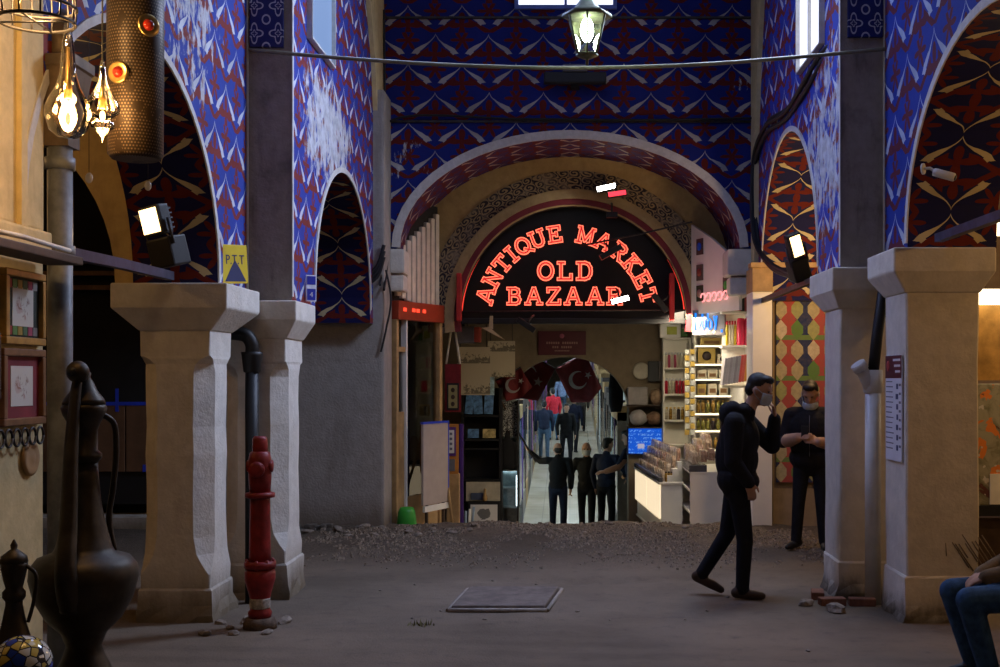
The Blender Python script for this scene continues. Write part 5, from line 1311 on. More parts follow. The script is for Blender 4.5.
ma_.col(ma_.mix((el + (n-0.5)*2.4).lt(0.75)*0.85, (0.62, 0.60, 0.56), (0.06, 0.06, 0.06))).set(0.5)
MB().box((-13.5*s3, -0.014, zb+2.5*s3), (13.5*s3, -0.01, zb+21.5*s3)).build('print', ma_.m, t)
MB().box((-16*s3, 0.0, 0.0), (16*s3, 0.04, zb)).build('stand', M_wood, t)
# rolled prints, small bottle
for i in range(5):
    o = MB().tube([(0, 0, 0), (0.02*(i-2), 0.03, 0.30+0.03*i)], 0.018, 8).build('rolled_print', M_paper if i % 2 else plain('blue_paper', (0.25, 0.33, 0.42), 0.7)); o.location = (XX(463, 16.2)+0.035*i-0.03, 16.15, street_z(16.15)); tag(o, 'rolled print standing beside the framed animal engraving', 'rolled print', 'rolled prints at the rack foot')
# glass display case with a dark jacket
cs = thing('display_case', 'tall glass display case with lit shelves beside the inner arch', 'cabinet', (XX(508.5, 17.45), 17.45, street_z(17.45))); s = 17.45/F
zc_ = lambda py: ZZ(py, 17.45) - street_z(17.45)
for (x0, x1) in ((-9*s, -8*s), (9*s, 10*s)): MB().box((x0, -0.15, 0), (x1, 0.25, zc_(400))).build('post', M_iron, cs)
MB().box((-8*s, 0.2, 0), (9*s, 0.22, zc_(400))).build('back', plain('pale_case_back', (0.35, 0.45, 0.48), 0.4, 0, 0.3, 9), cs)
for py in (470, 488, 507, 526): MB().box((-8*s, -0.14, zc_(py)-0.006), (9*s, 0.2, zc_(py)+0.006)).build('glass_shelf', plain('frosted_shelf', (0.4, 0.5, 0.5), 0.3), cs)
MB().box((-8*s, -0.15, 0.0), (9*s, -0.145, zc_(470))).build('pane', M_clear, cs)
M_ltk = glow('cool_strip', (0.75, 0.95, 1.0), 5)
MB().box((-7*s, 0.17, zc_(472)), (8*s, 0.19, zc_(471))).build('light_strip', M_ltk, cs)
MB().box((8*s, -0.13, zc_(505)), (8.8*s, -0.11, zc_(475))).build('light_strip', M_ltk, cs)
mcal = Mat('calligraphy_panel'); v = mcal.coord('Object'); n = mcal.noise(v, 20, 2, 0.4, dist=2.0)
mcal.col(mcal.mix((n-0.5).abs().lt(0.045), (0.03, 0.03, 0.035), (0.45, 0.47, 0.48))).set(0.6)
o = MB().bbox((-8*s, 0, 0), (9*s, 0.02, 36*s), 0.003).build('calligraphy_panel', mcal.m); o.location = W(508, 437, 17.4); tag(o, 'black panel with white calligraphy above the display case', 'panel')
t = thing('hanging_jacket', 'black jacket hanging in front of the display case', 'jacket', W(507.5, 469, 17.15)); s = 17.15/F
MB().lathe([(7.5*s, 0), (8*s, 6*s), (8*s, 20*s), (7*s, 27*s), (3*s, 31*s), (2*s, 38*s), (0, 39*s)], 18, sq=0.45).build('jacket_body', plain('black_cloth', (0.008, 0.008, 0.01), 0.9), t)
for sx in (-1, 1): MB().tube([(sx*6.5*s, 0, 27*s), (sx*8.5*s, 0, 16*s), (sx*8*s, 0, 3*s)], [2.4*s, 2.4*s, 2*s], 8).build('sleeve', plain('black_cloth', (0.008, 0.008, 0.01), 0.9), t)
MB().tube([(0, 0, 38*s), (0, 0, 50*s)], 0.006, 4).build('hook', M_iron, t)

# spot lights on the sign wall
M_ledw = glow('led_white', (0.95, 1.0, 0.95), 16)
def track_spot(label, px, py, Yl, tilt, w, lit=None, wallx=None, rod=0.28, tilt2=0.0):
    t = thing('spot_light', label, 'spotlight', W(px, py, Yl)); t.rotation_euler = (0, tilt, tilt2)
    MB().bbox((-w/2, -0.05, -0.035), (w/2, 0.05, 0.035), 0.008).build('housing', M_black, t)
    if lit: MB().box((-w/2+0.01, -0.056, -0.03), (w/2-0.01, -0.05, 0.028)).build('lens', lit, t)
    MB().tube([(0, 0.0, 0.03), (0.0, 0.03, 0.12), (0.0, rod, 0.16)], 0.014, 6).build('arm', M_iron, t)
track_spot('lit white led spotlight above the letters of MARKET', 606, 188, 14.95, -0.22, 0.25, M_ledw, rod=0.1)
track_spot('dark spotlight with an added red reflection next to the lit white one', 617, 194, 14.88, -0.15, 0.24, glow('red_reflection', (1, 0.05, 0.08), 1.6), rod=0.1)  # red reflection on the fixture, put in as a glowing face
track_spot('lit white led bar in front of the last letter of BAZAAR', 620, 300, 14.95, -0.25, 0.24, M_ledw, rod=0.2)
track_spot('dark tilted spotlight in front of the letter R of MARKET', 611, 252, 14.9, -0.5, 0.30, None, rod=0.3)
track_spot('dark tilted spotlight below the letters of BAZAAR', 526, 325, 14.95, 0.6, 0.26, None, rod=0.25)
track_spot('dark spotlight cluster at the right end of the neon sign', 660, 303, 14.95, 0.9, 0.28, None, rod=0.2)
track_spot('dark spotlight under the second arch band', 612, 215, 15.0, 0.0, 0.14, None, rod=0.1)
tag(MB().tube([W(580, 246, 15.2), W(640, 234, 15.0), W(692, 222, 14.6)], 0.012, 6).build('spot_rail', M_iron), 'thin dark rod carrying spotlights across the arch', 'rod')
tag(MB().tube([W(440, 312, 15.2), W(560, 311, 15.2), W(690, 310, 15.2)], 0.010, 6).build('spot_rail', M_iron), 'thin dark wire stretched across below the neon letters', 'wire')
spot('led_spot_beam', W(604, 190, 14.85), (-1.7, 14.3, 2.6), 14, (1.0, 0.95, 0.85), 120, 0.6)
# maroon plaque on the inner wall
t = thing('plaque', 'maroon plaque with a small emblem over the inner arch', 'sign', W(562, 355, 17.955)); s = 17.955/F
MB().bbox((-24*s, 0, 0), (24*s, 0.04, 24*s), 0.006).build('board', M_maroon, t)
MB().lathe([(0, 0), (2.4*s, 0), (2.4*s, 0.006), (0, 0.006)], 14, M=Matrix.Translation((0, 0, 19*s)) @ Matrix.Rotation(PI/2, 4, 'X')).build('emblem', plain('pink_emblem', (0.45, 0.12, 0.18), 0.5), t)
for k, (w_, z_, h_) in enumerate(((16, 11.0, 2.2), (10, 6.8, 2.2), (7.5, 3.6, 1.3))):
    n_ = [14, 9, 10][k]
    for i in range(n_):
        if (k, i) in ((0, 6), (1, 3)): continue
        x = -w_ + 2*w_*(i+.5)/n_; MB().box(((x-w_/n_*0.7)*s, -0.004, z_*s), ((x+w_/n_*0.7)*s, 0, (z_+h_)*s)).build('lettering', plain('faded_lettering', (0.30, 0.16, 0.14), 0.6), t)
# ================================================================== SWEET SHOP (right of passage)
def frnd(s): return random.Random(s)
# white panel under the arch with round product pictures
A1, an1, L1 = slant(742, 694, 14.12, 15.12)
wpn = thing('product_display', 'white display with product pictures and pink neon under the arch', 'display', (A1.x, A1.y, 0), an1)
MB().prism([(0.0, 2.55), (L1, 2.55), (L1, 3.68), (0.55*L1, 3.45), (0.0, 3.10)], lambda u, w, d: (u, d, w), 0.0, 0.04).build('panel', M_wlam, wpn)
# local +y of the panel faces away from aisle? pictures on the -y... side facing the aisle
sgn = 1
pics = [(0.80*L1, 3.38, (0.02, 0.12, 0.8), (0.08, 0.05, 0.05)), (0.80*L1, 3.06, (0.30, 0.07, 0.05), (0.10, 0.08, 0.07)), (0.80*L1, 2.80, (0.4, 0.25, 0.2), (0.03, 0.05, 0.03)), (0.24*L1, 2.86, (0.03, 0.35, 0.05), (0.05, 0.06, 0.05))]
for k, (u, z, c1, c2) in enumerate(pics):
    f = MB().bbox((u-0.075, 0.04, z-0.10), (u+0.075, 0.055, z+0.10), 0.004).build('picture', plain('pic_bg_%d' % k, c2, 0.5), wpn)
    MB().lathe([(0, 0), (0.05, 0), (0.05, 0.006), (0, 0.006)], 16, M=Matrix.Translation((u, 0.055, z)) @ Matrix.Rotation(-PI/2, 4, 'X')).build('picture_subject', plain('pic_fg_%d' % k, c1, 0.5), f)
M_pink = glow('pink_neon', (1.0, 0.30, 0.30), 1.6)
for k in range(5):
    cx = 0.70*L1 - k*0.13
    MB().tube([(cx+0.05*math.cos(i*PI/7), 0.07, 2.74+0.05*math.sin(i*PI/7)) for i in range(12+k % 2)], 0.010, 6).build('pink_neon_curl', M_pink, wpn)
# grey sign box with blue led writing
sbx = thing('led_sign', 'grey sign box with glowing blue led letters over the sweet shop shelves', 'sign', W(708, 322, 14.9)); sbx.rotation_euler = (0, 0, -0.35); s = 14.9/F
MB().bbox((-16*s, 0, -13*s), (17*s, 0.08, 12*s), 0.006).build('box', plain('silver_box', (0.16, 0.155, 0.175), 0.5), sbx)
M_led = glow('blue_led', (0.0, 0.22, 1.0), 1.7)
def led(pts): MB().tube([(x*s, -0.012, z*s) for x, z in pts], 0.011, 6).build('led_letter', M_led, sbx)
for x0 in (-12.5,): led([(x0, 9), (x0, -8)])
led([(-10, 1), (-8.5, -7), (-7, 1)]); led([(-5.5, 8), (-5.5, -4), (-4, -7.5), (-2.5, -4), (-2.5, 2)])
led([(0, 9), (0, -6)]); led([(0, 0), (2, 3), (4, 0), (4, -6), (2, -7.5), (0, -5)]); led([(6, 6), (7.5, -2), (9, 6)]); led([(9, 6), (7.5, -8)])
for x, z in ((-15, -9), (14, -9)): MB().bbox(((x-0.8)*s, -0.01, (z-1.5)*s), ((x+.8)*s, 0, (z+1.5)*s), 0.002).build('led_dot', M_led, sbx)
for x in (-8, -2, 6): MB().ball((x*s, -0.01, -10*s), 0.012, 8, 6).build('warm_bulb', M_bulb, sbx)

M_shelf = plain('shop_shelf', (0.70, 0.66, 0.56), 0.4, 0, 0.04)
M_shl = glow('shelf_led', (1.0, 0.85, 0.55), 3.0)
# back shelving unit
Yk = 16.2; s = Yk/F
bk = thing('shelving_unit', 'cream lit shelving unit with jars at the back of the sweet shop', 'shelving', (XX(714, Yk), Yk, street_z(Yk))); zk = lambda py: ZZ(py, Yk) - street_z(Yk)
wk = 19*s
for sx in (-1, 1): MB().box((sx*wk-0.015, 0, 0), (sx*wk+0.015, 0.3, zk(333))).build('side', M_shelf, bk)
MB().box((-wk, 0.28, 0), (wk, 0.30, zk(333))).build('back', M_shelf, bk)
for py in (333, 346, 364.5, 379.5, 396, 414, 431, 450, 475):
    q = MB().box((-wk, -0.02, zk(py)-0.015), (wk, 0.28, zk(py)+0.012)).build('shelf', M_shelf, bk)
    MB().box((-wk, -0.024, zk(py)-0.012), (wk, -0.02, zk(py)+0.004)).build('shelf_light', M_shl, q)
# goods on it
def jar_proto(name, r, h, cm, lid):
    t = bpy.data.objects.new(name, None); COL.objects.link(t)
    MB().lathe([(r, 0), (r, h*.75), (r*.7, h*.82), (r*.7, h*.85)], 12).build('jar_body', cm, t)
    MB().lathe([(r*.75, h*.84), (r*.75, h), (0, h)], 12).build('lid', lid, t)
    return t
M_j1 = plain('amber_jar', (0.30, 0.17, 0.03), 0.2, 0, 0.5, 30); M_j2 = plain('olive_jar', (0.22, 0.20, 0.04), 0.2, 0, 0.5, 30); M_j3 = plain('pale_jar', (0.55, 0.48, 0.34), 0.25, 0, 0.3, 30)
M_jr = plain('red_jar', (0.45, 0.02, 0.04), 0.3, 0, 0.3, 30); M_jk = plain('dark_jar', (0.03, 0.02, 0.02), 0.25)
def place_jars(label, group, n, x0, x1, y, z, mats, r, h, lid, seed, name='jar'):
    rr = frnd(seed); protos = [jar_proto(name, r, h, m, lid) for m in mats]; used = set()
    for i in range(n):
        k = rr.randrange(len(protos)); src = protos[k]
        o = src if k not in used else copy_tree(src); used.add(k)
        o.location = (x0+(x1-x0)*(i+.5)/n, y, z); tag(o, label, 'jar', group)
    for k, p in enumerate(protos):
        if k not in used:
            for c in list(p.children): bpy.data.objects.remove(c)
            bpy.data.objects.remove(p)
bx0, bx1, zb0 = XX(714, Yk)-wk+0.02, XX(714, Yk)+wk-0.02, street_z(Yk)
place_jars('gold lidded jar on the fourth lit shelf of the sweet shop', 'jars on the lit shelves', 7, bx0, bx1, Yk+0.1, zb0+zk(414)+0.012, [M_j1, M_j2], 0.026, 0.17, M_gold, 1)
place_jars('olive coloured jar on the fifth lit shelf of the sweet shop', 'jars on the lit shelves', 7, bx0, bx1, Yk+0.1, zb0+zk(431)+0.012, [M_j2, M_jk], 0.026, 0.15, M_gold, 2)
place_jars('dark jar on the lowest lit shelf of the sweet shop', 'jars on the lit shelves', 6, bx0, bx1, Yk+0.1, zb0+zk(450)+0.012, [M_jk, M_j1], 0.028, 0.15, M_gold, 3)
def giftbox(label, loc, w, h, d, m, group, disc=True, name='gift_box'):
    t = thing(name, label, 'box', loc, 0, group)
    MB().bbox((-w/2, 0, 0), (w/2, d, h), 0.006).build('carton', m, t)
    if disc: MB().lathe([(0, 0), (min(w, h)*.3, 0), (min(w, h)*.3, 0.004), (0, 0.004)], 14, M=Matrix.Translation((0, 0, h/2)) @ Matrix.Rotation(PI/2, 4, 'X')).build('window', M_jk, t)
    else: MB().box((-w*.35, -0.004, h*.2), (w*.35, 0, h*.6)).build('label_panel', M_wood, t)
M_goldc = plain('gold_carton', (0.42, 0.30, 0.08), 0.35, 0.3, 0.1); M_crc = plain('cream_carton', (0.62, 0.56, 0.42), 0.5, 0, 0.1)
giftbox('large gold gift box with a round window on the lit shelf', (XX(707, Yk), Yk+0.03, zb0+zk(364.5)+0.012), 0.24, 0.21, 0.1, M_goldc, None)
giftbox('small cream gift box with a round window beside the large gold one', (XX(723, Yk), Yk+0.03, zb0+zk(364.5)+0.012), 0.14, 0.13, 0.1, M_crc, None)
for k in range(3): giftbox('cream carton with a picture on the shelf under the gold gift box', (XX(702+11*k, Yk), Yk+0.04, zb0+zk(379.5)+0.012), 0.13, 0.12, 0.1, M_crc, 'cartons under the gold gift box', False, 'carton')
for k in range(3): giftbox('tall cream carton on the third lit shelf', (XX(702+11*k, Yk), Yk+0.04, zb0+zk(396)+0.012), 0.12, 0.15, 0.1, [M_goldc, M_crc, M_crc][k], 'cartons on the third lit shelf', False, 'carton')
giftbox('flat gold box on the top lit shelf', (XX(712, Yk), Yk+0.04, zb0+zk(346)+0.012), 0.30, 0.10, 0.12, M_goldc, None, False)
# left tower of shelves
Yt = 17.2; s = Yt/F
tw = thing('shelving_unit', 'narrow white shelf tower with bottles by the inner wall of the sweet shop', 'shelving', (XX(677, Yt), Yt, street_z(Yt))); zt_ = lambda py: ZZ(py, Yt)-street_z(Yt); wt = 13*s
for sx in (-1, 1): MB().box((sx*wt-0.012, 0, 0), (sx*wt+0.012, 0.25, zt_(338))).build('side', M_shelf, tw)
MB().box((-wt, 0.23, 0), (wt, 0.25, zt_(338))).build('back', M_shelf, tw)
for py in (338, 368, 394, 420, 445): MB().box((-wt, -0.04, zt_(py)-0.02), (wt, 0.24, zt_(py)+0.005)).build('shelf', M_shelf, tw)
tx0, tx1, tz = XX(677, Yt)-wt+0.015, XX(677, Yt)+wt-0.015, street_z(Yt)
M_yj = plain('yellow_tube', (0.55, 0.42, 0.03), 0.35); M_pj = plain('pink_tube', (0.5, 0.08, 0.15), 0.35)
place_jars('yellow or pink tube on the upper shelf of the narrow white tower', 'tubes on the white tower', 8, tx0, tx1, Yt+0.06, tz+zt_(368)+0.006, [M_yj, M_pj, M_crc], 0.018, 0.22, M_cw, 5, 'tube')
place_jars('red and white bottle on the middle shelf of the narrow white tower', 'bottles on the white tower', 7, tx0, tx1, Yt+0.06, tz+zt_(394)+0.006, [M_jr, M_j3], 0.021, 0.22, M_cw, 6, 'bottle')
place_jars('amber jar on the lower shelf of the narrow white tower', 'jars on the white tower', 6, tx0, tx1, Yt+0.06, tz+zt_(420)+0.006, [M_j1, M_j3, M_jk], 0.024, 0.18, M_gold, 7)
# white bag with green print on top
t = thing('carton', 'white carton with a yellow green print on top of the narrow tower', 'box', (XX(673, 17.2), 17.22, ZZ(338, 17.2)+0.006)); s = 17.2/F
MB().bbox((-13*s, 0, 0), (8*s, 0.2, 19*s), 0.015).build('carton_body', M_wlam, t)
MB().box((-6*s, -0.005, 3*s), (4*s, 0, 11*s)).build('print', plain('lime_print', (0.45, 0.48, 0.05), 0.5), t)
MB().bbox((8*s, 0.0, 1*s), (15*s, 0.2, 17*s), 0.01).build('green_side', plain('green_carton', (0.06, 0.16, 0.03), 0.5), t)
# hanging strip of sachets
hs_ = thing('sachet_strip', 'hanging strip of small gold and silver sachets', 'sachets', W(691, 435, 15.9)); s = 15.9/F
for c_, dx in ((0, -4), (1, 1.5)):
    for k in range(14):
        z = k*6.2*s; MB().bbox(((dx-2.2)*s, -0.012, z), ((dx+2.2)*s, 0.0, z+5.2*s), 0.004).build('sachet', [plain('gold_sachet', (0.5, 0.34, 0.08), 0.3, .4), plain('silver_sachet', (0.5, 0.5, 0.46), 0.3, .4)][(k+c_) % 2], hs_)
MB().tube([(-4*s, 0, 0), (-4*s, 0, 92*s)], 0.004, 4).build('cord', M_cable, hs_); MB().tube([(1.5*s, 0, 0), (1.5*s, 0, 92*s)], 0.004, 4).build('cord', M_cable, hs_)
# upper right shelves near the post
Yu = 14.7; s = Yu/F
us = thing('wall_shelf', 'white wall shelves with tubes and boxes next to the bright post', 'shelf', (XX(738, Yu), Yu, ZZ(385, Yu))); zu = lambda py: ZZ(py, Yu)-ZZ(385, Yu); wu = 14*s
MB().box((-wu, 0.2, zu(388)), (wu, 0.22, zu(268))).build('back', M_wlam, us)
for py in (312, 346, 386): MB().bbox((-wu-0.03, -0.06, zu(py)-0.02), (wu, 0.2, zu(py)+0.008), 0.004).build('shelf', M_shelf, us)
cols = [(0.35, 0.25, 0.12), (0.45, 0.38, 0.2), (0.06, 0.09, 0.05), (0.45, 0.03, 0.03), (0.50, 0.04, 0.05), (0.03, 0.03, 0.02), (0.5, 0.10, 0.10), (0.5, 0.05, 0.06)]
for k in range(8):
    o = MB().bbox((-0.020, -0.03, 0), (0.020, 0.1, 0.33+0.04*(k % 3)), 0.004).build('tall_box', plain('tallbox_%d' % k, cols[k], 0.45)); o.location = (XX(738, Yu)-wu+0.02+k*0.0425, Yu+0.03, ZZ(312, Yu)+0.01)
    tag(o, ['tan tall box', 'cream tall box', 'dark green tall box', 'crimson tall box', 'bright red tall box', 'black tall box', 'rose red tall box', 'scarlet tall box'][k] + ' on the top shelf beside the bright post', 'box', 'tall boxes on the top shelf')
place_jars('small white and yellow bottle on the second shelf beside the bright post', 'bottles on the second shelf', 4, XX(726, Yu), XX(737, Yu), Yu+0.04, ZZ(346, Yu)+0.01, [M_yj, M_crc, M_j3], 0.017, 0.30, M_jr, 8, 'bottle')
for k in range(2):
    o = MB().lathe([(0.048, 0), (0.05, 0.01), (0.05, 0.30), (0.04, 0.33), (0, 0.335)], 16).build('canister', plain('magenta_canister', (0.55, 0.02, 0.07), 0.3)); o.location = (XX(742+7.5*k, Yu)-0.01, Yu+0.04, ZZ(346, Yu)+0.01); tag(o, 'magenta canister on the second shelf beside the bright post', 'canister', 'magenta canisters')
pc_ = [(0.30, 0.28, 0.30), (0.33, 0.30, 0.31), (0.26, 0.24, 0.26), (0.3, 0.29, 0.31), (0.22, 0.2, 0.22), (0.28, 0.26, 0.28), (0.50, 0.06, 0.05), (0.50, 0.09, 0.06), (0.60, 0.25, 0.03), (0.60, 0.28, 0.04)]
for k in range(10):
    o = MB().bbox((-0.016, -0.13, 0), (0.016, 0.1, 0.33), 0.004).build('packet', plain('packet_%d' % k, pc_[k], 0.35)); o.location = (XX(722+2.7*k, Yu), Yu-0.0, ZZ(386, Yu)+0.012+0.006*k); o.rotation_euler = (0, 0.12, 0)
    tag(o, ('silver grey' if k < 6 else 'red' if k < 8 else 'orange') + ' tilted packet on the lower shelf beside the bright post', 'packet', 'tilted packets')
# counters
M_litf = glow('lit_counter_front', (1.0, 0.80, 0.52), 0.9, (0.7, 0.66, 0.58))
Yn, Yf_ = 15.0, 18.0
c1 = thing('sales_counter', 'white counter with glowing front panels beside the blue screen', 'counter', (XX(661, 15.0), 15.0, street_z(15.0)))
an_ = -math.atan2(XX(632, 18.4)-XX(664, 15.0), 3.4)   # leans left going back
Mz = Matrix.Rotation(an_, 4, 'Z')
def cb(lo, hi, m, nm, par=c1, bev=0.005): return MB().bbox(lo, hi, bev).build(nm, m, par)
c1.rotation_euler = (0, 0, an_)
H1 = ZZ(483, 15)-street_z(15.0)
for j_ in (1, 2, 3): cb((0.02+0.062*j_, 0.0, H1+0.012), (0.27, 2.55, H1+0.012+0.085*j_-0.002), M_wlam, 'display_step')
cb((0, 0, 0), (0.27, 2.6, 0.02), M_wlam, 'plinth'); cb((0.02, 0.02, 0.02), (0.27, 2.6, H1-0.01), M_wlam, 'carcass')
cb((-0.02, 0.04, 0.24), (0.02, 1.25, H1-0.02), M_litf, 'lit_panel'); cb((-0.02, 1.29, 0.24), (0.02, 2.55, H1-0.02), M_litf, 'lit_panel')
cb((0.0, -0.005, 0), (0.27, 0.02, H1-0.02), M_wlam, 'end_panel'); cb((-0.03, -0.02, H1-0.02), (0.28, 2.6, H1+0.01), M_wlam, 'top')
cb((-0.03, -0.02, H1+0.012), (0.02, 2.6, H1+0.07), plain('smoky_edge', (0.08, 0.08, 0.09), 0.2), 'glass_edge')
H2 = ZZ(472, 14.3)-street_z(14.3)
c2 = thing('sales_counter', 'plain white counter with open side shelves facing the hall', 'counter', (XX(690, 14.3), 14.3, street_z(14.6)-0.03)); H2 += 0.05
def cb2(lo, hi, m, nm): return MB().bbox(lo, hi, 0.005).build(nm, m, c2)
cb2((0.0, 0.0, 0.0), (0.60, 0.03, H2), M_wlam, 'front_panel'); cb2((0.0, 1.32, 0.0), (0.60, 1.35, H2), M_wlam, 'back_panel')
cb2((0.35, 0.03, 0.0), (0.38, 1.32, H2), M_wlam, 'inner_side')
for z in (0.10, 0.36, 0.62): cb2((0.0, 0.03, z), (0.35, 1.32, z+0.025), M_wlam, 'side_shelf')
cb2((-0.01, -0.01, H2), (0.61, 1.36, H2+0.02), M_wlam, 'top')
cb2((-0.01, -0.012, H2+0.02), (0.20, 1.2, H2+0.10), plain('smoky_edge', (0.08, 0.08, 0.09), 0.2), 'display_tray')
# sweets in clear bags: individual packets in rows on the counters
mb_ = Mat('sweet_bag'); v = mb_.coord('Object'); n = mb_.noise(v, 30, 3, 0.7); oi = mb_.nt.nodes.new('ShaderNodeObjectInfo'); rE = E(mb_.nt, oi.outputs['Random'])
c = mb_.mix(rE, (0.34, 0.18, 0.07), (0.42, 0.36, 0.28)); c = mb_.mix(rE.gt(0.78), c, (0.28, 0.10, 0.04)); c = mb_.mix(n.ss(0.5, 0.6)*0.8, c, (0.62, 0.58, 0.52)); c = mb_.mix(n.lt(0.4)*0.8, c, (0.10, 0.05, 0.02))
mb_.col(c).set(0.18, 0, 0.6, coat=0.4); mb_.bump(n, 0.5, 0.02)
def bagmesh():
    bm = bmesh.new(); bmesh.ops.create_cube(bm, size=1.0); bmesh.ops.subdivide_edges(bm, edges=bm.edges[:], cuts=2, use_grid_fill=True)
    r = frnd(11)
    for v in bm.verts:
        k = 1 - 0.9*max(0, v.co.z)**1.5; v.co.y *= max(0.15, k*1.0); v.co.x *= 1 - 0.12*abs(v.co.z); v.co += Vector((r.uniform(-.05, .05), r.uniform(-.05, .05), r.uniform(-.03, .03))); v.co.z += 0.5
    me = bpy.data.meshes.new('sweet_bag'); bm.to_mesh(me); bm.free(); me.materials.append(mb_.m); return me
BAG = bagmesh()
def bag(loc, sc_, rz, label, group):
    o = bpy.data.objects.new('sweet_bag', BAG); COL.objects.link(o); o.location = loc; o.scale = sc_; o.rotation_euler = (frnd(int(loc[1]*1000)).uniform(-.06, .06), 0.03, rz); tag(o, label, 'sweets bag', group)
r = frnd(21)
for j in range(4):
    for i in range(16):
        l = Vector((0.045 + 0.062*j, 0.10 + 0.155*i, H1+0.012+0.085*j)); p = c1.matrix_basis @ l
        p = Matrix.Translation(c1.location) @ Mz @ l
        bag(p, (0.046, 0.115, 0.13+0.01*j), an_ + r.uniform(-.06, .06), ['clear bag of brown sweets along the glass edge of the lit counter', 'clear bag of sweets in the middle row on the lit counter', 'clear bag of sweets on the upper step of the lit counter', 'clear bag of sweets on the topmost back step of the lit counter'][j], 'bags on the lit counter')
for j in range(3):
    for i in range(7):
        p = Vector(c2.location) + Vector((0.07+0.10*j, 0.12+0.16*i, H2+0.11+0.07*j*(1 if i > 1 else 0.3)))
        bag(p, (0.075, 0.11, 0.14+0.05*(i > 2)), r.uniform(-.15, .15), ['clear sweets bag at the tray edge of the plain white counter', 'clear sweets bag in the middle of the plain white counter', 'clear sweets bag heaped at the back of the plain white counter'][j], 'bags on the plain counter')
place_jars('small dark jar at the near end of the lit counter', 'dark jars on the lit counter', 5, XX(664, 15)+0.01, XX(680, 15)-0.01, 15.04, street_z(15)+H1+0.012, [M_jk, M_j1], 0.017, 0.13, M_jk, 9)
# heaps behind: basket of packets
t = thing('screen', 'blue information screen behind the lit counter', 'screen', W(645, 441, 17.9)); s = 17.9/F
MB().bbox((-18*s, 0, -14*s), (18*s, 0.05, 14*s), 0.006).build('bezel', plain('blue_bezel', (0.01, 0.02, 0.12), 0.4), t)
msn = Mat('blue_screen'); v = msn.coord('Object'); x, y, z = msn.sep(v); n = msn.noise(v, 9, 3)
txt = ((z/0.055).fract().gt(0.45)) * msn.noise(v, 45, 1, stretch=None).gt(0.5) * (n.gt(0.46))
cS = msn.mix(txt*0.5, (0.006, 0.09, 0.62), (0.25, 0.55, 0.95)); bx_ = (x+0.06).abs().lt(0.05)*((z+0.075).abs().lt(0.035)); cS = msn.mix(bx_*0.8, cS, (0.5, 0.45, 0.5))
msn.col((0.01, 0.02, 0.05)).set(0.2); msn.emit(cS, 0.9)
MB().box((-16.5*s, -0.004, -12.5*s), (16.5*s, 0, 12.5*s)).build('display', msn.m, t)
MB().box((-0.1, 0.05, -0.1), (0.1, 0.1, 0.1)).build('wall_mount', M_black, t)
# shelves of bags and plates over the screen
Yp = 17.6; s = Yp/F
hs2 = thing('wall_shelf', 'dark shelf with bundles over the blue screen', 'shelf', W(646, 427, Yp))
for py in (427, 405): MB().box((-19*s, 0, ZZ(py, Yp)-ZZ(427, Yp)-0.02), (19*s, 0.35, ZZ(py, Yp)-ZZ(427, Yp))).build('board', M_wood_d, hs2)
M_bag = plain('pale_plastic_bag', (0.38, 0.35, 0.33), 0.5, 0, 0.15, 8); M_bag2 = plain('brown_bundle', (0.22, 0.13, 0.08), 0.8, 0, 0.4, 8)
for px, py, rx, rz_, m, lab in ((639, 418, 9, 8, M_bag, 'crumpled white plastic bag on the lower dark shelf'), (655, 419, 8, 7, M_bag2, 'brown striped bundle on the lower dark shelf'), (657, 397, 7, 8, plain('tan_bundle', (0.36, 0.24, 0.15), 0.8, 0, 0.4, 8), 'tan bundle on the upper dark shelf')):
    b = MB(); b.ball((0, 0, 0), (rx*s, 0.12, rz_*s), 14, 9); r2 = frnd(px)
    b.v = [(x_*(1+r2.uniform(-.12, .12)), y_, z_*(1+r2.uniform(-.12, .12))) for x_, y_, z_ in b.v]
    o = b.build('bundle', m, fix=False); o.location = W(px, py, Yp) + Vector((0, 0.16, 0)); tag(o, lab, 'bundle')
o = MB().bbox((-10*s, 0, 0), (10*s, 0.25, 18*s), 0.02).build('pillow_pack', plain('grey_pack', (0.30, 0.27, 0.26), 0.6)); o.location = W(638, 405, Yp) + Vector((0, 0.05, 0.0)); tag(o, 'grey packed box on the upper dark shelf', 'box')
t = thing('wall_plate', 'pale round plate hanging on the inner wall near the sweet shop', 'plate', W(641, 371, 17.95))
MB().lathe([(0, 0.0), (0.06, 0.0), (0.10, 0.02), (0.13, 0.025), (0.13, 0.03), (0.10, 0.03), (0, 0.01)], 24, M=Matrix.Rotation(PI/2, 4, 'X')).build('dish', plain('pale_ceramic', (0.40, 0.35, 0.26), 0.4), t)
o = MB().bbox((-5*s, 0, -11*s), (6*s, 0.1, 10*s), 0.01).build('wall_cabinet', M_black); o.location = W(653, 371, 17.85); tag(o, 'small black box on the inner wall beside the pale plate', 'box')
o = MB().bbox((-4*s, 0, -10*s), (4*s, 0.1, 10*s), 0.01).build('wall_cabinet', plain('grey_cab', (0.24, 0.21, 0.2), 0.6)); o.location = W(663, 371, 17.85); tag(o, 'small grey box on the inner wall beside the black one', 'box')
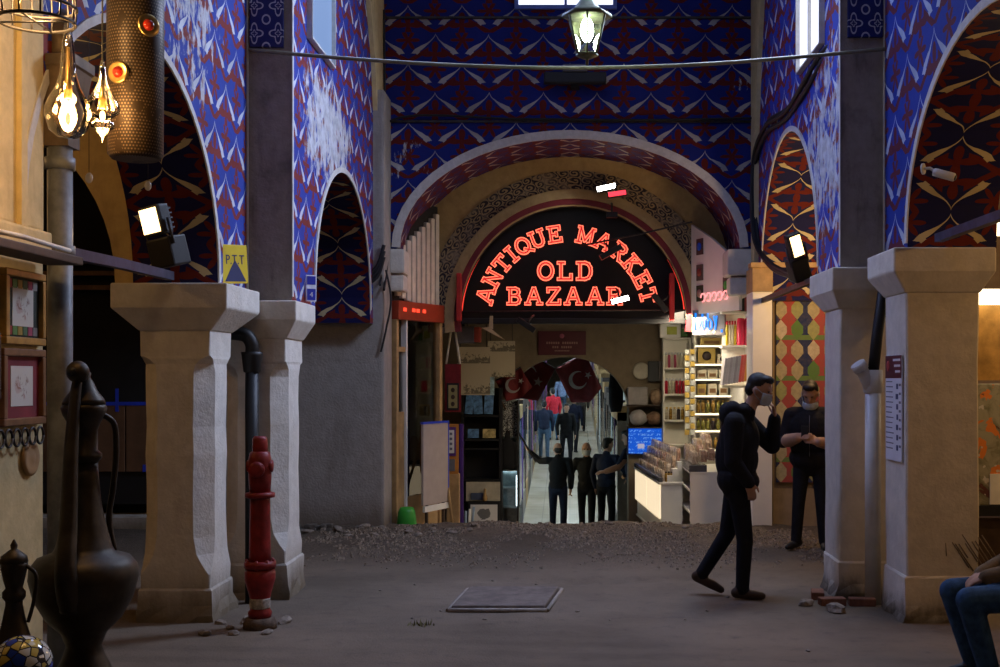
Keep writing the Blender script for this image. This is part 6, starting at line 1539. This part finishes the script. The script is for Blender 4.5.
# shop lights: strip lamps under the shop ceiling
sl = thing('ceiling_strip_lamp', 'white strip lamp lighting the sweet shop shelves', 'lamp', (1.75, 15.3, 2.58))
MB().bbox((-0.04, -0.6, 0), (0.04, 0.6, 0.05), 0.01).build('housing', M_wlam, sl); MB().box((-0.03, -0.58, -0.012), (0.03, 0.58, 0)).build('tube', glow('strip_tube', (1, 0.88, 0.66), 8), sl)
MB().tube([(0, 0, 0.05), (0, 0, 0.5)], 0.006, 4).build('hanger', M_iron, sl)
area('sweet_shop_light', (1.45, 15.0, 2.5), (1.75, 15.6, 0.9), 0.5, 1.2, 70, (1.0, 0.86, 0.62))
point('sweet_shop_fill', (1.30, 14.45, 2.1), 9, (1.0, 0.86, 0.62), 0.12)  # added point light without a fixture, brightens display panel and shelves
# ================================================================== COVERED STREET
rn = frnd(77)
M_posts = [plain('street_post_dark', (0.03, 0.028, 0.03), 0.5), plain('street_post_tan', (0.30, 0.21, 0.10), 0.5), plain('street_post_grey', (0.2, 0.2, 0.2), 0.4), plain('street_post_purple', (0.08, 0.03, 0.14), 0.6)]
M_vit = [glow('vitrine_cool', (0.55, 0.85, 1.0), 3.0), glow('vitrine_warm', (1.0, 0.86, 0.52), 2.4), plain('vitrine_dark', (0.03, 0.03, 0.035), 0.3)]
names = ['cool lit', 'warm lit', 'dark']
for side in (-1, 1):
    Y = 18.7 if side < 0 else 22.0; k = 0
    while Y < 52:
        d = 1.5 + 0.25*rn.random(); wi = (0, 1, 2, 0, 2, 1)[(k + (side > 0)*2) % 6]
        z0 = min(street_z(Y), street_z(Y+d)) - 0.02
        xin = -1.0 if side < 0 else 0.87
        t = thing('shop_vitrine', '%s shop window cabinet number along the %s wall of the covered street' % (names[wi], 'left' if side < 0 else 'right'), 'shop window', (xin, Y, z0), 0, 'vitrines along the %s street wall' % ('left' if side < 0 else 'right'))
        t['label'] = '%s shop window cabinet along the covered street, on the side of the %s' % (names[wi], 'display case' if side < 0 else 'blue screen')
        o_ = 0.30*side
        xa, xb = sorted((0.0, o_))
        MB().box((xa, 0.12, 0.0), (xb, d, 0.6)).build('cabinet_base', M_posts[rn.choice((0, 1, 2))], t)
        xa2, xb2 = sorted((0.06*side, o_)); MB().box((xa2, 0.12, 0.6), (xb2, d, 2.35)).build('lit_back', M_vit[wi], t)
        MB().box((xa, 0.0, 0.0), (xb, 0.12, 2.5)).build('post', M_posts[rn.randrange(4)], t)
        MB().box((min(0.01*side, 0.02*side), 0.12, 0.6), (max(0.01*side, 0.02*side), d, 2.35)).build('pane', M_clear, t)
        MB().box((xa, 0.0, 2.35), (xb, d, 2.62)).build('fascia', M_posts[rn.choice((0, 1))], t)
        for j in range(3): MB().box((xa2, 0.2+j*0.42, 0.62), (xb2 if side < 0 else xb2, 0.5+j*0.42, 0.9+0.5*rn.random())).build('goods', plain('goods_%d' % ((k+j) % 6), [(0.2, .05, .04), (.05, .1, .2), (.3, .25, .1), (.1, .1, .1), (.25, .2, .2), (.05, .15, .1)][(k+j) % 6], 0.6), t)
        Y += d + 0.05; k += 1
# street ceiling lamps
M_tube = glow('street_tube', (0.85, 0.97, 1.0), 12)
for i, Y in enumerate((25.3, 27.5, 30.5, 34, 38.5, 43, 49)):
    z = 2.62 + (Y-18.5)*2.5/41.5
    t = thing('street_lamp', 'white tube lamp under the vault of the covered street', 'lamp', (-0.03, Y, z), 0, 'tube lamps of the covered street')
    MB().bbox((-0.3, -0.05, 0.0), (0.3, 0.05, 0.05), 0.01).build('housing', M_cw, t); MB().box((-0.28, -0.03, -0.02), (0.28, 0.03, 0.0)).build('tube', M_tube, t)
    area('street_lamp_light', (-0.03, Y, z-0.06), (-0.03, Y, 0), 0.6, 0.2, 62, (0.80, 0.94, 1.0), math.radians(150))
# small coloured lamps and green exit light
for px, py, Yl, c, nm in ((523, 394, 26, (1.0, 0.45, 0.1), 'small orange lamp'), (585, 391, 40, (0.1, 1.0, 0.5), 'small green exit lamp'), (583, 372, 34, (0.8, 0.9, 1.0), 'bright white spot lamp')):
    t = thing('small_lamp', nm + ' in the covered street', 'lamp', W(px, py, Yl)); MB().bbox((-0.06, 0, -0.05), (0.06, 0.05, 0.05), 0.01).build('lens', glow(nm.replace(' ', '_'), c, 6), t)
    xx = XX(px, Yl); zc = 1.75 + 2.5*(Yl-18.5)/41.5 + 1.1*math.sqrt(1-((xx+0.03)/1.35)**2)
    MB().tube([(0, 0.03, 0.05), (0, 0.03, zc-ZZ(py, Yl))], 0.006, 4).build('cord', M_cable, t)
# flags
mfl = plain('flag_red', (0.11, 0.006, 0.008), 0.7, 0, 0.25, 5); M_flw = plain('flag_white', (0.26, 0.24, 0.24), 0.7)
def flag(label, px, py, Yl, w, h, tilt, ry=0.0, shape=None):
    t = thing('flag', label, 'flag', W(px, py, Yl)); t.rotation_euler = (0, tilt, ry)
    n = 10; b = MB()
    P = lambda i, j: (-w/2 + w*i/n, 0.05*math.sin(i*0.9+j*0.5), -h*j/n*(1-0.35*abs(i/n-.5)))
    for i in range(n):
        for j in range(n): b.quad([P(i, j), P(i+1, j), P(i+1, j+1), P(i, j+1)], 0, None, True)
    o = b.build('cloth', mfl, t); sm = o.modifiers.new('s', 'SOLIDIFY'); sm.thickness = 0.006
    R = min(w, h)*0.27; pts = []
    for i in range(21):
        a = math.radians(40 + 280*i/20); pts.append((R*math.cos(a), R*math.sin(a)))
    for i in range(20, -1, -1):
        a = math.radians(52 + 256*i/20); pts.append((R*0.22 + R*0.8*math.cos(a), R*0.8*math.sin(a)))
    MB().prism(pts, lambda u, w_, d: (u-0.04*w, d, w_-h*0.45), -0.085, -0.078).build('crescent', M_flw, t)
    st = [(R*1.25+R*0.42*(1 if k % 2 == 0 else 0.4)*math.cos(k*PI/5+PI), R*0.42*(1 if k % 2 == 0 else 0.4)*math.sin(k*PI/5+PI)) for k in range(10)]
    MB().prism(st, lambda u, w_, d: (u-0.04*w, d, w_-h*0.45), -0.085, -0.078).build('star', M_flw, t)
    MB().tube([(-w/2, 0, 0), (w/2, 0, 0)], 0.012, 5).build('rod', M_iron, t)
flag('red flag with white crescent and star hanging left in the street vault', 536, 358, 22.9, 0.85, 0.85, 0.5)
flag('red flag with white crescent and star hanging over the red jacket', 570, 361, 24.9, 0.70, 0.95, -0.45)
flag('dark red flag with white star draped beside the framed sheets', 508, 374, 17.3, 0.42, 0.40, -0.5)
# dark bundle of clothes at the right of the inner arch
t = thing('hanging_clothes', 'dark clothes hanging at the right side of the inner arch', 'clothes', W(616, 412, 18.9)); s = 18.9/F
MB().lathe([(5*s, 0), (7*s, 8*s), (7.5*s, 25*s), (6*s, 38*s), (2*s, 44*s), (0, 45*s)], 16, sq=0.6).build('coat', plain('black_cloth', (0.008, 0.008, 0.01), 0.9), t); MB().tube([(0, 0, 44*s), (0, 0, 52*s)], 0.01, 4).build('hook', M_iron, t)
# ================================================================== PEOPLE
def sdf_caps(P, a, b, ra, rb):
    ab = b - a; L2 = float(ab @ ab) + 1e-9; t = np.clip(((P - a) @ ab) / L2, 0, 1)
    return np.linalg.norm(P - (a + t[:, None]*ab), axis=1) - (ra + (rb-ra)*t)
def sdf_ell(P, c, r, R):
    Q = (P - c) @ R; k = np.linalg.norm(Q / r, axis=1); return (k - 1) * min(r)
class Body:
    def __init__(s): s.pr = []
    def cap(s, tg, a, b, ra, rb=None): s.pr.append(('c', tg, np.array(a, float), np.array(b, float), ra, ra if rb is None else rb))
    def ell(s, tg, c, r, R=None): s.pr.append(('e', tg, np.array(c, float), np.array(r, float), np.eye(3) if R is None else np.array(R.to_3x3() if hasattr(R, 'to_3x3') else R)))
    def build(s, name, mats, tags, voxel, parent=None, smooth=3):
        b = MB()
        for p in s.pr:
            if p[0] == 'c':
                a, q, ra, rb = p[2], p[3], p[4], p[5]; d = Vector(q - a); L = d.length
                Mx = Matrix.Translation(Vector(a)) @ (d.to_track_quat('Z', 'Y').to_matrix().to_4x4() if L > 1e-6 else Matrix())
                prof = [(ra*math.cos(t), ra*math.sin(t)) for t in [(-PI/2 + PI/2*i/4) for i in range(5)]] + [(rb*math.cos(t), L + rb*math.sin(t)) for t in [PI/2*i/4 for i in range(5)]]
                prof[0] = (0.0, -ra); prof[-1] = (0.0, L+rb)
                b.lathe(prof, 14, M=Mx)
            else:
                R = Matrix([list(r_) for r_ in p[4]])
                b.ball(p[2], tuple(p[3]), 16, 12, M=R)
        o = b.build(name, mats)
        m = o.modifiers.new('r', 'REMESH'); m.mode = 'VOXEL'; m.voxel_size = voxel; m.use_smooth_shade = True
        sm = o.modifiers.new('s', 'SMOOTH'); sm.iterations = smooth; sm.factor = 0.5
        bpy.context.view_layer.update()
        me = bpy.data.meshes.new_from_object(o.evaluated_get(bpy.context.evaluated_depsgraph_get()))
        o.modifiers.clear(); old = o.data; o.data = me; bpy.data.meshes.remove(old)
        me.materials.clear()
        for mm in mats: me.materials.append(mm)
        n = len(me.polygons); C = np.zeros(n*3); me.polygons.foreach_get('center', C); C = C.reshape(-1, 3)
        best = np.full(n, 1e9); idx = np.zeros(n, int)
        for p in s.pr:
            d = sdf_caps(C, *p[2:]) if p[0] == 'c' else sdf_ell(C, *p[2:])
            k = d < best; best[k] = d[k]; idx[k] = tags[p[1]]
        me.polygons.foreach_set('material_index', idx.astype(np.int32)); me.polygons.foreach_set('use_smooth', np.ones(n, bool)); me.update()
        if parent is not None: o.parent = parent
        return o
def V(*a): return np.array(a, float)
def hand(B, wr, dr, up, curl=0.6, sc=1.0, side=1, tg='skin'):
    """palm from wrist along dr; 'up' = back-of-hand normal"""
    d = Vector(dr).normalized(); u = Vector(up); u = (u - d*u.dot(d)).normalized(); sd = d.cross(u) * side
    w = Vector(wr); f = 0.088*sc
    R = Matrix((d, sd, u)).transposed()
    B.ell(tg, w + d*f*0.5, (0.052*sc, 0.040*sc, 0.017*sc), R)
    for k, (off, ln) in enumerate(((-0.030, 0.066), (-0.010, 0.076), (0.010, 0.072), (0.029, 0.056))):
        p0 = w + d*f*0.9 + sd*off*sc; l = ln*sc
        a1 = curl*0.6; p1 = p0 + (d*math.cos(a1) - u*math.sin(a1))*l*0.48
        a2 = curl*1.5; p2 = p1 + (d*math.cos(a2) - u*math.sin(a2))*l*0.32
        a3 = curl*2.1; p3 = p2 + (d*math.cos(a3) - u*math.sin(a3))*l*0.24
        B.cap(tg, p0, p1, 0.0095*sc, 0.009*sc); B.cap(tg, p1, p2, 0.009*sc, 0.008*sc); B.cap(tg, p2, p3, 0.008*sc, 0.007*sc)
    t0 = w + d*0.03*sc - sd*0.034*sc; t1 = t0 + (d*0.6 - sd*0.6 - u*0.3).normalized()*0.040*sc; t2 = t1 + (d*0.9 - u*0.4).normalized()*0.032*sc
    B.cap(tg, t0, t1, 0.012*sc, 0.010*sc); B.cap(tg, t1, t2, 0.010*sc, 0.008*sc)
def head(B, c, yaw=0.0, pitch=0.0, roll=0.0, sc=1.0, hair='short'):
    """face looks along +x rotated by yaw (about z) and pitch (positive looks down)"""
    R = Matrix.Rotation(yaw, 3, 'Z') @ Matrix.Rotation(pitch, 3, 'Y') @ Matrix.Rotation(roll, 3, 'X')
    c = Vector(c)
    def q(x, y, z): return c + R @ Vector((x*sc, y*sc, z*sc))
    B.ell('skin', q(0, 0, 0.02), (0.096*sc, 0.076*sc, 0.105*sc), R); B.ell('skin', q(0.022, 0, -0.055), (0.068*sc, 0.058*sc, 0.066*sc), R)
    B.cap('skin', q(0.090, 0, 0.012), q(0.112, 0, -0.028), 0.010*sc, 0.015*sc)
    B.cap('skin', q(0.078, -0.02, -0.062), q(0.078, 0.02, -0.062), 0.012*sc); B.ell('skin', q(0.07, 0, -0.098), (0.022*sc, 0.024*sc, 0.018*sc), R)
    B.cap('skin', q(0.082, -0.042, 0.030), q(0.082, 0.042, 0.030), 0.014*sc)
    for s_ in (-1, 1):
        B.ell('skin', q(-0.008, s_*0.080, -0.008), (0.020*sc, 0.011*sc, 0.033*sc), R)
        B.ell('eye', q(0.087, s_*0.032, 0.010), (0.009*sc, 0.014*sc, 0.008*sc), R)
    if hair == 'short':
        B.ell('hair', q(-0.020, 0, 0.052), (0.094*sc, 0.082*sc, 0.086*sc), R); B.ell('hair', q(-0.055, 0, 0.0), (0.060*sc, 0.078*sc, 0.075*sc), R); B.ell('hair', q(0.045, 0, 0.098), (0.055*sc, 0.066*sc, 0.034*sc), R)
    elif hair == 'thin':
        B.ell('hair', q(-0.055, 0, 0.0), (0.056*sc, 0.079*sc, 0.06*sc), R)
    return R, q
def figure(B, J, bulk=1.0, jr=1.0, hem=None, shoe=True, sc=1.0):
    """J: joints dict"""
    g = {k: Vector(v) for k, v in J.items()}
    sh = (g['shL'] + g['shR'])/2; hp = (g['hipL'] + g['hipR'])/2; ax = (sh - hp); ln = ax.length; axn = ax.normalized()
    lat = (g['shL'] - g['shR']).normalized(); fw = lat.cross(axn).normalized()
    R = Matrix((fw, lat, axn)).transposed()
    B.ell('top', hp + ax*0.72, (0.135*bulk, 0.19*bulk, 0.21), R); B.ell('top', hp + ax*0.40, (0.135*bulk, 0.175*bulk, 0.20), R)
    B.ell('top', hp + ax*0.10, (0.135*bulk, 0.18*bulk, 0.15), R)
    B.cap('top', g['shL'] - lat*0.03, g['shR'] + lat*0.03, 0.068*bulk)
    B.cap('top', sh, sh + (g['neck']-sh)*0.75, 0.095*bulk, 0.07*bulk)
    B.cap('skin', g['neck'] - axn*0.05, g['neck'] + (g['head']-g['neck'])*0.6, 0.054, 0.05)
    B.ell('leg', hp - axn*0.02, (0.115, 0.165, 0.12), R)
    for s_ in 'LR':
        B.cap('top', g['sh'+s_], g['el'+s_], 0.064*jr, 0.052*jr); B.cap('top', g['el'+s_], g['wr'+s_], 0.052*jr, 0.040*jr)
        B.cap('skin', g['wr'+s_] - (g['wr'+s_]-g['el'+s_]).normalized()*0.03, g['wr'+s_] + (g['wr'+s_]-g['el'+s_]).normalized()*0.02, 0.028, 0.026)
        B.cap('leg', g['hip'+s_], g['kn'+s_], 0.092, 0.066); B.cap('leg', g['kn'+s_], g['an'+s_], 0.066, 0.054)
        if shoe:
            a, t = g['an'+s_], g['toe'+s_]; d = (t - a); d.z = 0; d.normalize()
            heel = a - d*0.05 - Vector((0, 0, 0.035)); 
            B.cap('shoe', a, heel + Vector((0, 0, .01)), 0.045, 0.040); B.cap('shoe', heel, heel + (t-heel)*0.6, 0.036, 0.040); B.cap('shoe', heel + (t-heel)*0.6, t - d*0.02, 0.040, 0.030)
M_skin = plain('skin', (0.36, 0.20, 0.13), 0.55, 0, 0.08, 12); M_eye = plain('eye_dark', (0.02, 0.015, 0.012), 0.3); M_hair = plain('dark_hair', (0.010, 0.008, 0.007), 0.6, 0, 0.3, 40)
M_hairg = plain('grey_hair', (0.16, 0.15, 0.14), 0.7)
def cloth(name, c, var=0.2): return plain(name, c, 0.85, 0, var, 14, 0.25, 0.2)
M_jkt = cloth('black_jacket', (0.010, 0.010, 0.012)); M_tr = cloth('dark_trousers', (0.008, 0.009, 0.013)); M_sho = plain('brown_shoe', (0.035, 0.02, 0.013), 0.5); M_mask = plain('face_mask', (0.34, 0.37, 0.40), 0.8)
TAGS = {'top': 0, 'leg': 1, 'skin': 2, 'hair': 3, 'shoe': 4, 'eye': 5, 'in': 6}
def person(label, loc, rz, B, top, leg, shoe=None, hair=None, voxel=0.012, extra=None, name='person', sc=1.0):
    t = thing(name, label, 'person', loc, rz); t.scale = (sc, sc, sc)
    B.build('body', [top, leg, M_skin, hair or M_hair, shoe or M_sho, M_eye, extra or M_cw], TAGS, voxel, t)
    return t
def mask(t, q, R, sc=1.0, drop=0.0):
    b = MB(); n, m = 10, 8
    pts = []
    for i in range(n+1):
        for j in range(m+1):
            a = math.radians(-75 + 150*i/n); z = -0.100 + 0.092*j/m; k = 1 - 0.20*abs(j/m-0.55) - 0.15*((j/m-.5)**2)
            pts.append(q((0.03+0.088*math.cos(a)*k), 0.078*math.sin(a)*(k+0.03), z+drop))
    fs = [(i*(m+1)+j, (i+1)*(m+1)+j, (i+1)*(m+1)+j+1, i*(m+1)+j+1) for i in range(n) for j in range(m)]
    o = b.mesh(pts, fs, 0, True).build('face_mask', M_mask, t); s_ = o.modifiers.new('s', 'SOLIDIFY'); s_.thickness = 0.006; s_.offset = 1
    for s_ in (-1, 1): MB().tube([q(0.055, s_*0.072, -0.015+drop), q(0.0, s_*0.088, 0.012), q(-0.02, s_*0.088, 0.0), q(0.0, s_*0.087, -0.04), q(0.05, s_*0.07, -0.075+drop)], 0.003, 5).build('ear_loop', M_mask, t)

# --- the man walking past the sweet shop (faces +x, his right side to us)
Bm = Body()
J = dict(head=(0.145, 0.0, 1.655), neck=(0.055, 0.0, 1.50), shL=(0.05, 0.185, 1.40), shR=(-0.05, -0.185, 1.40), elL=(0.26, 0.20, 1.20), wrL=(0.275, 0.10, 1.42),
         elR=(-0.06, -0.24, 1.10), wrR=(0.06, -0.20, 0.94), hipL=(-0.03, 0.09, 0.90), hipR=(-0.02, -0.09, 0.90), knL=(-0.10, 0.10, 0.50), anL=(-0.30, 0.11, 0.175), toeL=(-0.13, 0.10, 0.045),
         knR=(0.035, -0.09, 0.47), anR=(0.015, -0.09, 0.085), toeR=(0.19, -0.09, 0.036))
figure(Bm, J, 1.18, 1.3)
Bm.ell('top', (-0.035, 0, 1.12), (0.165, 0.20, 0.26)); Bm.ell('top', (0.0, 0, 0.93), (0.155, 0.195, 0.11))
# hood lying on the back of the neck
Bm.cap('top', (-0.06, 0.10, 1.50), (-0.06, -0.10, 1.50), 0.07); Bm.ell('top', (-0.10, 0, 1.465), (0.07, 0.12, 0.095)); Bm.cap('top', (0.03, 0.085, 1.49), (0.03, -0.085, 1.49), 0.055)
R_, q_ = head(Bm, (0.15, 0.0, 1.655), -0.28, 0.28)
hand(Bm, (0.065, -0.20, 0.93), (0.25, 0.0, -1.0), (0.2, -1.0, 0.1), 0.5)
hand(Bm, (0.272, 0.10, 1.43), (-0.05, -0.35, 1.0), (0.9, 0.2, 0.1), 0.55, 1.0, -1)
man = person('man in a dark hooded jacket and face mask walking with a hand at his face', (XX(741, 9.5), 9.55, 0.0), -0.12, Bm, M_jkt, M_tr, voxel=0.008)
mask(man, q_, R_)
# --- man with a phone by the rug (faces the camera, turned a little to the left)
Bp = Body()
J = dict(head=(0.045, 0, 1.575), neck=(0.0, 0, 1.43), shL=(0, 0.20, 1.36), shR=(0, -0.20, 1.36), elL=(0.02, 0.27, 1.06), wrL=(0.26, 0.12, 1.10), elR=(0.02, -0.28, 1.08), wrR=(0.27, -0.09, 1.14),
         hipL=(0, 0.09, 0.88), hipR=(0, -0.09, 0.88), knL=(0.02, 0.11, 0.48), anL=(0, 0.13, 0.09), toeL=(0.16, 0.17, 0.036), knR=(0.02, -0.12, 0.48), anR=(0, -0.15, 0.09), toeR=(0.15, -0.22, 0.036))
figure(Bp, J, 1.25, 1.2)
# bare forearms below pushed-up sleeves
for s_, e, w in (('L', (0.02, 0.27, 1.06), (0.26, 0.12, 1.10)), ('R', (0.02, -0.28, 1.08), (0.27, -0.09, 1.14))):
    e, w = Vector(e), Vector(w); Bp.cap('skin', e + (w-e)*0.35, w, 0.070, 0.052)
R2, q2 = head(Bp, (0.045, 0, 1.575), 0.0, 0.5)
hand(Bp, (0.275, -0.08, 1.145), (0.35, 0.8, 0.15), (0.8, -0.3, 0.3), 0.6); hand(Bp, (0.265, 0.115, 1.10), (0.35, -0.8, 0.2), (0.8, 0.3, 0.3), 0.6, 1.0, -1)
pm = person('man in black with bare forearms looking down at his hands beside the rug', (XX(811, 12.1), 12.1, floor_z(2.43, 12.1)), -PI/2-0.35, Bp, cloth('black_jacket_b', (0.012, 0.011, 0.013)), cloth('charcoal_trousers', (0.012, 0.012, 0.015)), M_black, voxel=0.009)
mask(pm, q2, R2, 1.0, -0.05)
MB().bbox((0.30, -0.05, 1.13), (0.31, 0.02, 1.26), 0.004).build('phone', M_black, pm)
MB().tube([(0.165, 0.01, 1.36), (0.175, 0.01, 1.15), (0.165, 0.01, 0.95)], 0.002, 5).build('zip', plain('grey_zip', (0.2, 0.2, 0.2), 0.4), pm)
# --- seated person at the right edge (faces -x), only knees and hands reach into view
Bs = Body()
J = dict(head=(-0.04, 0, 1.28), neck=(-0.1, 0, 1.13), shL=(-0.1, 0.20, 1.05), shR=(-0.1, -0.20, 1.05), elL=(0.02, 0.25, 0.74), wrL=(0.36, 0.06, 0.63), elR=(0.02, -0.25, 0.74), wrR=(0.35, -0.06, 0.63),
         hipL=(0.02, 0.10, 0.53), hipR=(0.02, -0.10, 0.53), knL=(0.50, 0.15, 0.51), anL=(0.37, 0.14, 0.09), toeL=(0.53, 0.15, 0.036), knR=(0.50, -0.15, 0.51), anR=(0.37, -0.14, 0.09), toeR=(0.52, -0.15, 0.036))
figure(Bs, J, 1.1, 1.1)
for s_ in (-1, 1): Bs.cap('leg', (0.05, s_*0.11, 0.53), (0.49, s_*0.15, 0.51), 0.095, 0.078); Bs.cap('leg', (0.49, s_*0.15, 0.51), (0.38, s_*0.14, 0.13), 0.076, 0.062)
head(Bs, (-0.05, 0, 1.28), 0, 0.2)
hand(Bs, (0.365, 0.055, 0.625), (0.7, -0.35, -0.35), (0.3, 0.2, 1), 0.6, 1.0, -1); hand(Bs, (0.355, -0.055, 0.63), (0.7, 0.35, -0.3), (0.3, -0.2, 1), 0.6)
M_jean = cloth('blue_jeans', (0.025, 0.065, 0.14), 0.35)
sp2 = person('seated person in blue jeans and brown jacket with hands between the knees', (2.77, 7.0, -0.03), PI, Bs, cloth('brown_jacket', (0.13, 0.09, 0.05)), M_jean, M_black, voxel=0.009)
stl2 = thing('stool', 'small wooden stool under the seated person in jeans', 'stool', (2.79, 7.0, -0.03))
MB().bbox((-0.19, -0.19, 0.33), (0.19, 0.19, 0.37), 0.01).build('seat', M_wood, stl2)
for sx in (-1, 1):
    for sy in (-1, 1): MB().tube([(sx*0.17, sy*0.17, 0), (sx*0.14, sy*0.14, 0.335)], 0.02, 8).build('leg', M_wood_d, stl2)
# --- people in the covered street
def std(lean=0.0, stepL=0.0, stepR=0.0, **kw):
    J = dict(head=(0.05+lean*1.1, 0, 1.60), neck=(lean, 0, 1.46), shL=(lean*.9, 0.19, 1.38), shR=(lean*.9, -0.19, 1.38), elL=(0, 0.26, 1.10), wrL=(0.08, 0.25, 0.86), elR=(0, -0.26, 1.10), wrR=(0.08, -0.25, 0.86),
             hipL=(0, 0.09, 0.90), hipR=(0, -0.09, 0.90), knL=(0.03+stepL*.5, 0.10, 0.49), anL=(stepL, 0.10, 0.085), toeL=(0.16+stepL, 0.12, 0.036), knR=(0.03+stepR*.5, -0.10, 0.49), anR=(stepR, -0.10, 0.085), toeR=(0.16+stepR, -0.12, 0.036))
    J.update(kw); return J
def street_person(label, px, Y, rz, J, top, leg, yaw=0, pitch=0, hair='short', hm=None, vox=0.016, hands=True, sc=1.0, bulk=0.97):
    B = Body(); figure(B, J, bulk, 1.1); R, q = head(B, J['head'], yaw, pitch, hair=hair)
    for s_ in 'LR':
        e, w = Vector(J['el'+s_]), Vector(J['wr'+s_]); hand(B, w + (w-e).normalized()*0.02, w-e, (0, 1 if s_ == 'L' else -1, 0.3), 0.5, 1.1, -1 if s_ == 'L' else 1)
    t = person(label, (XX(px, Y), Y, street_z(Y)), rz, B, top, leg, M_black, hm, vox, sc=sc)
    return t, q, R
M_nav = cloth('navy_jacket', (0.012, 0.016, 0.035)); M_blk = cloth('black_coat', (0.008, 0.008, 0.009)); M_jn2 = cloth('blue_grey_jeans', (0.05, 0.08, 0.13)); M_redj = cloth('red_jacket', (0.42, 0.02, 0.04)); M_gryt = cloth('grey_trousers', (0.24, 0.23, 0.25))
# man raising a pole: seen from behind, left arm up to the left of the picture
Jp = std(0.02, elL=(0.10, 0.36, 1.36), wrL=(0.14, 0.56, 1.52), elR=(0.02, -0.25, 1.10), wrR=(0.10, -0.22, 0.90), head=(0.06, 0.02, 1.58))
t, q, R = street_person('man in a dark jacket raising a long pole below the inner arch', 558, 20.6, PI/2-0.25, Jp, M_blk, M_nav, 0.5, -0.1, 'thin', vox=0.012, sc=0.95)
polet = tag(MB().tube([W(536, 462, 19.9), W(524, 442, 18.9), W(500, 399, 17.0)], 0.016, 6).build('long_pole', M_wood_d), 'long dark pole held up by the man below the inner arch', 'pole')
t, q, R = street_person('bearded or masked man in a black coat walking out of the covered street', 587, 21.8, -PI/2-0.12, std(0.03, 0.22, -0.15, elR=(-0.04, -0.31, 1.12), wrR=(0.06, -0.30, 0.90)), M_blk, M_tr, 0.0, 0.1, 'thin', M_hairg, 0.012)
t['label'] = 'man in a pale face mask and black coat walking out of the covered street'
mask(t, q, R)
t, q, R = street_person('man in a navy jacket seen from behind at the lit counter', 606, 20.9, PI/2-0.5, std(0.02, elR=(0.18, -0.30, 1.12), wrR=(0.34, -0.20, 1.06)), M_nav, M_tr, -0.5, 0.1, vox=0.012)
# vendor behind the counter reaching with bare arm
Jv = std(0.08, elL=(0.16, 0.30, 1.14), wrL=(0.28, 0.48, 1.08), elR=(0.02, -0.26, 1.1), wrR=(0.16, -0.20, 0.95))
Bv = Body(); figure(Bv, Jv, 1.05, 1.0); head(Bv, Jv['head'], 0.3, 0.2)
Bv.cap('skin', (0.10, 0.24, 1.24), (0.16, 0.30, 1.14), 0.058, 0.055); Bv.cap('skin', (0.16, 0.30, 1.14), (0.28, 0.48, 1.08), 0.056, 0.045)
hand(Bv, (0.29, 0.50, 1.08), (0.5, 0.8, -0.1), (-.3, .2, 1), 0.4, 1.1, -1); hand(Bv, (0.18, -0.19, 0.94), (0.7, 0.3, -0.4), (.3, 0, 1), 0.4, 1.1)
person('vendor in grey trousers reaching a bare arm past the lit counter', (XX(639, 19.3)-0.05, 19.3, street_z(19.3)), 2.6, Bv, cloth('dark_shirt', (0.015, 0.015, 0.03)), M_gryt, M_black, voxel=0.012)
FAR = [('person in a dark blue jacket walking at the left of the far group', 544, 35, PI/2, M_nav, M_jn2, 0.15, -0.1),
       ('person in a red jacket and blue jeans standing in the far street', 553.5, 39.5, PI/2+0.5, M_redj, cloth('bright_jeans', (0.05, 0.13, 0.26)), 0.1, -0.1),
       ('person in a black coat in front of the red jacket', 566, 34, -PI/2+0.2, M_blk, M_tr, 0.15, -0.12),
       ('person in a dark jacket at the right of the far group', 573.5, 36.5, PI/2-0.3, M_nav, M_tr, 0.12, -0.12),
       ('person in a dark grey coat far down the street near the green lamp', 581, 42, PI/2, cloth('dark_grey_coat', (0.02, 0.022, 0.026)), M_tr, 0.1, -0.1),
       ('person in a pale blue top far behind the red jacket', 562, 46, -PI/2, cloth('pale_blue_top', (0.25, 0.33, 0.55)), M_jn2, 0.1, -0.1)]
for lab, px, Y, rz, tp, lg, s1, s2 in FAR:
    street_person(lab, px, Y, rz, std(0.02, s1, s2), tp, lg, vox=0.018)
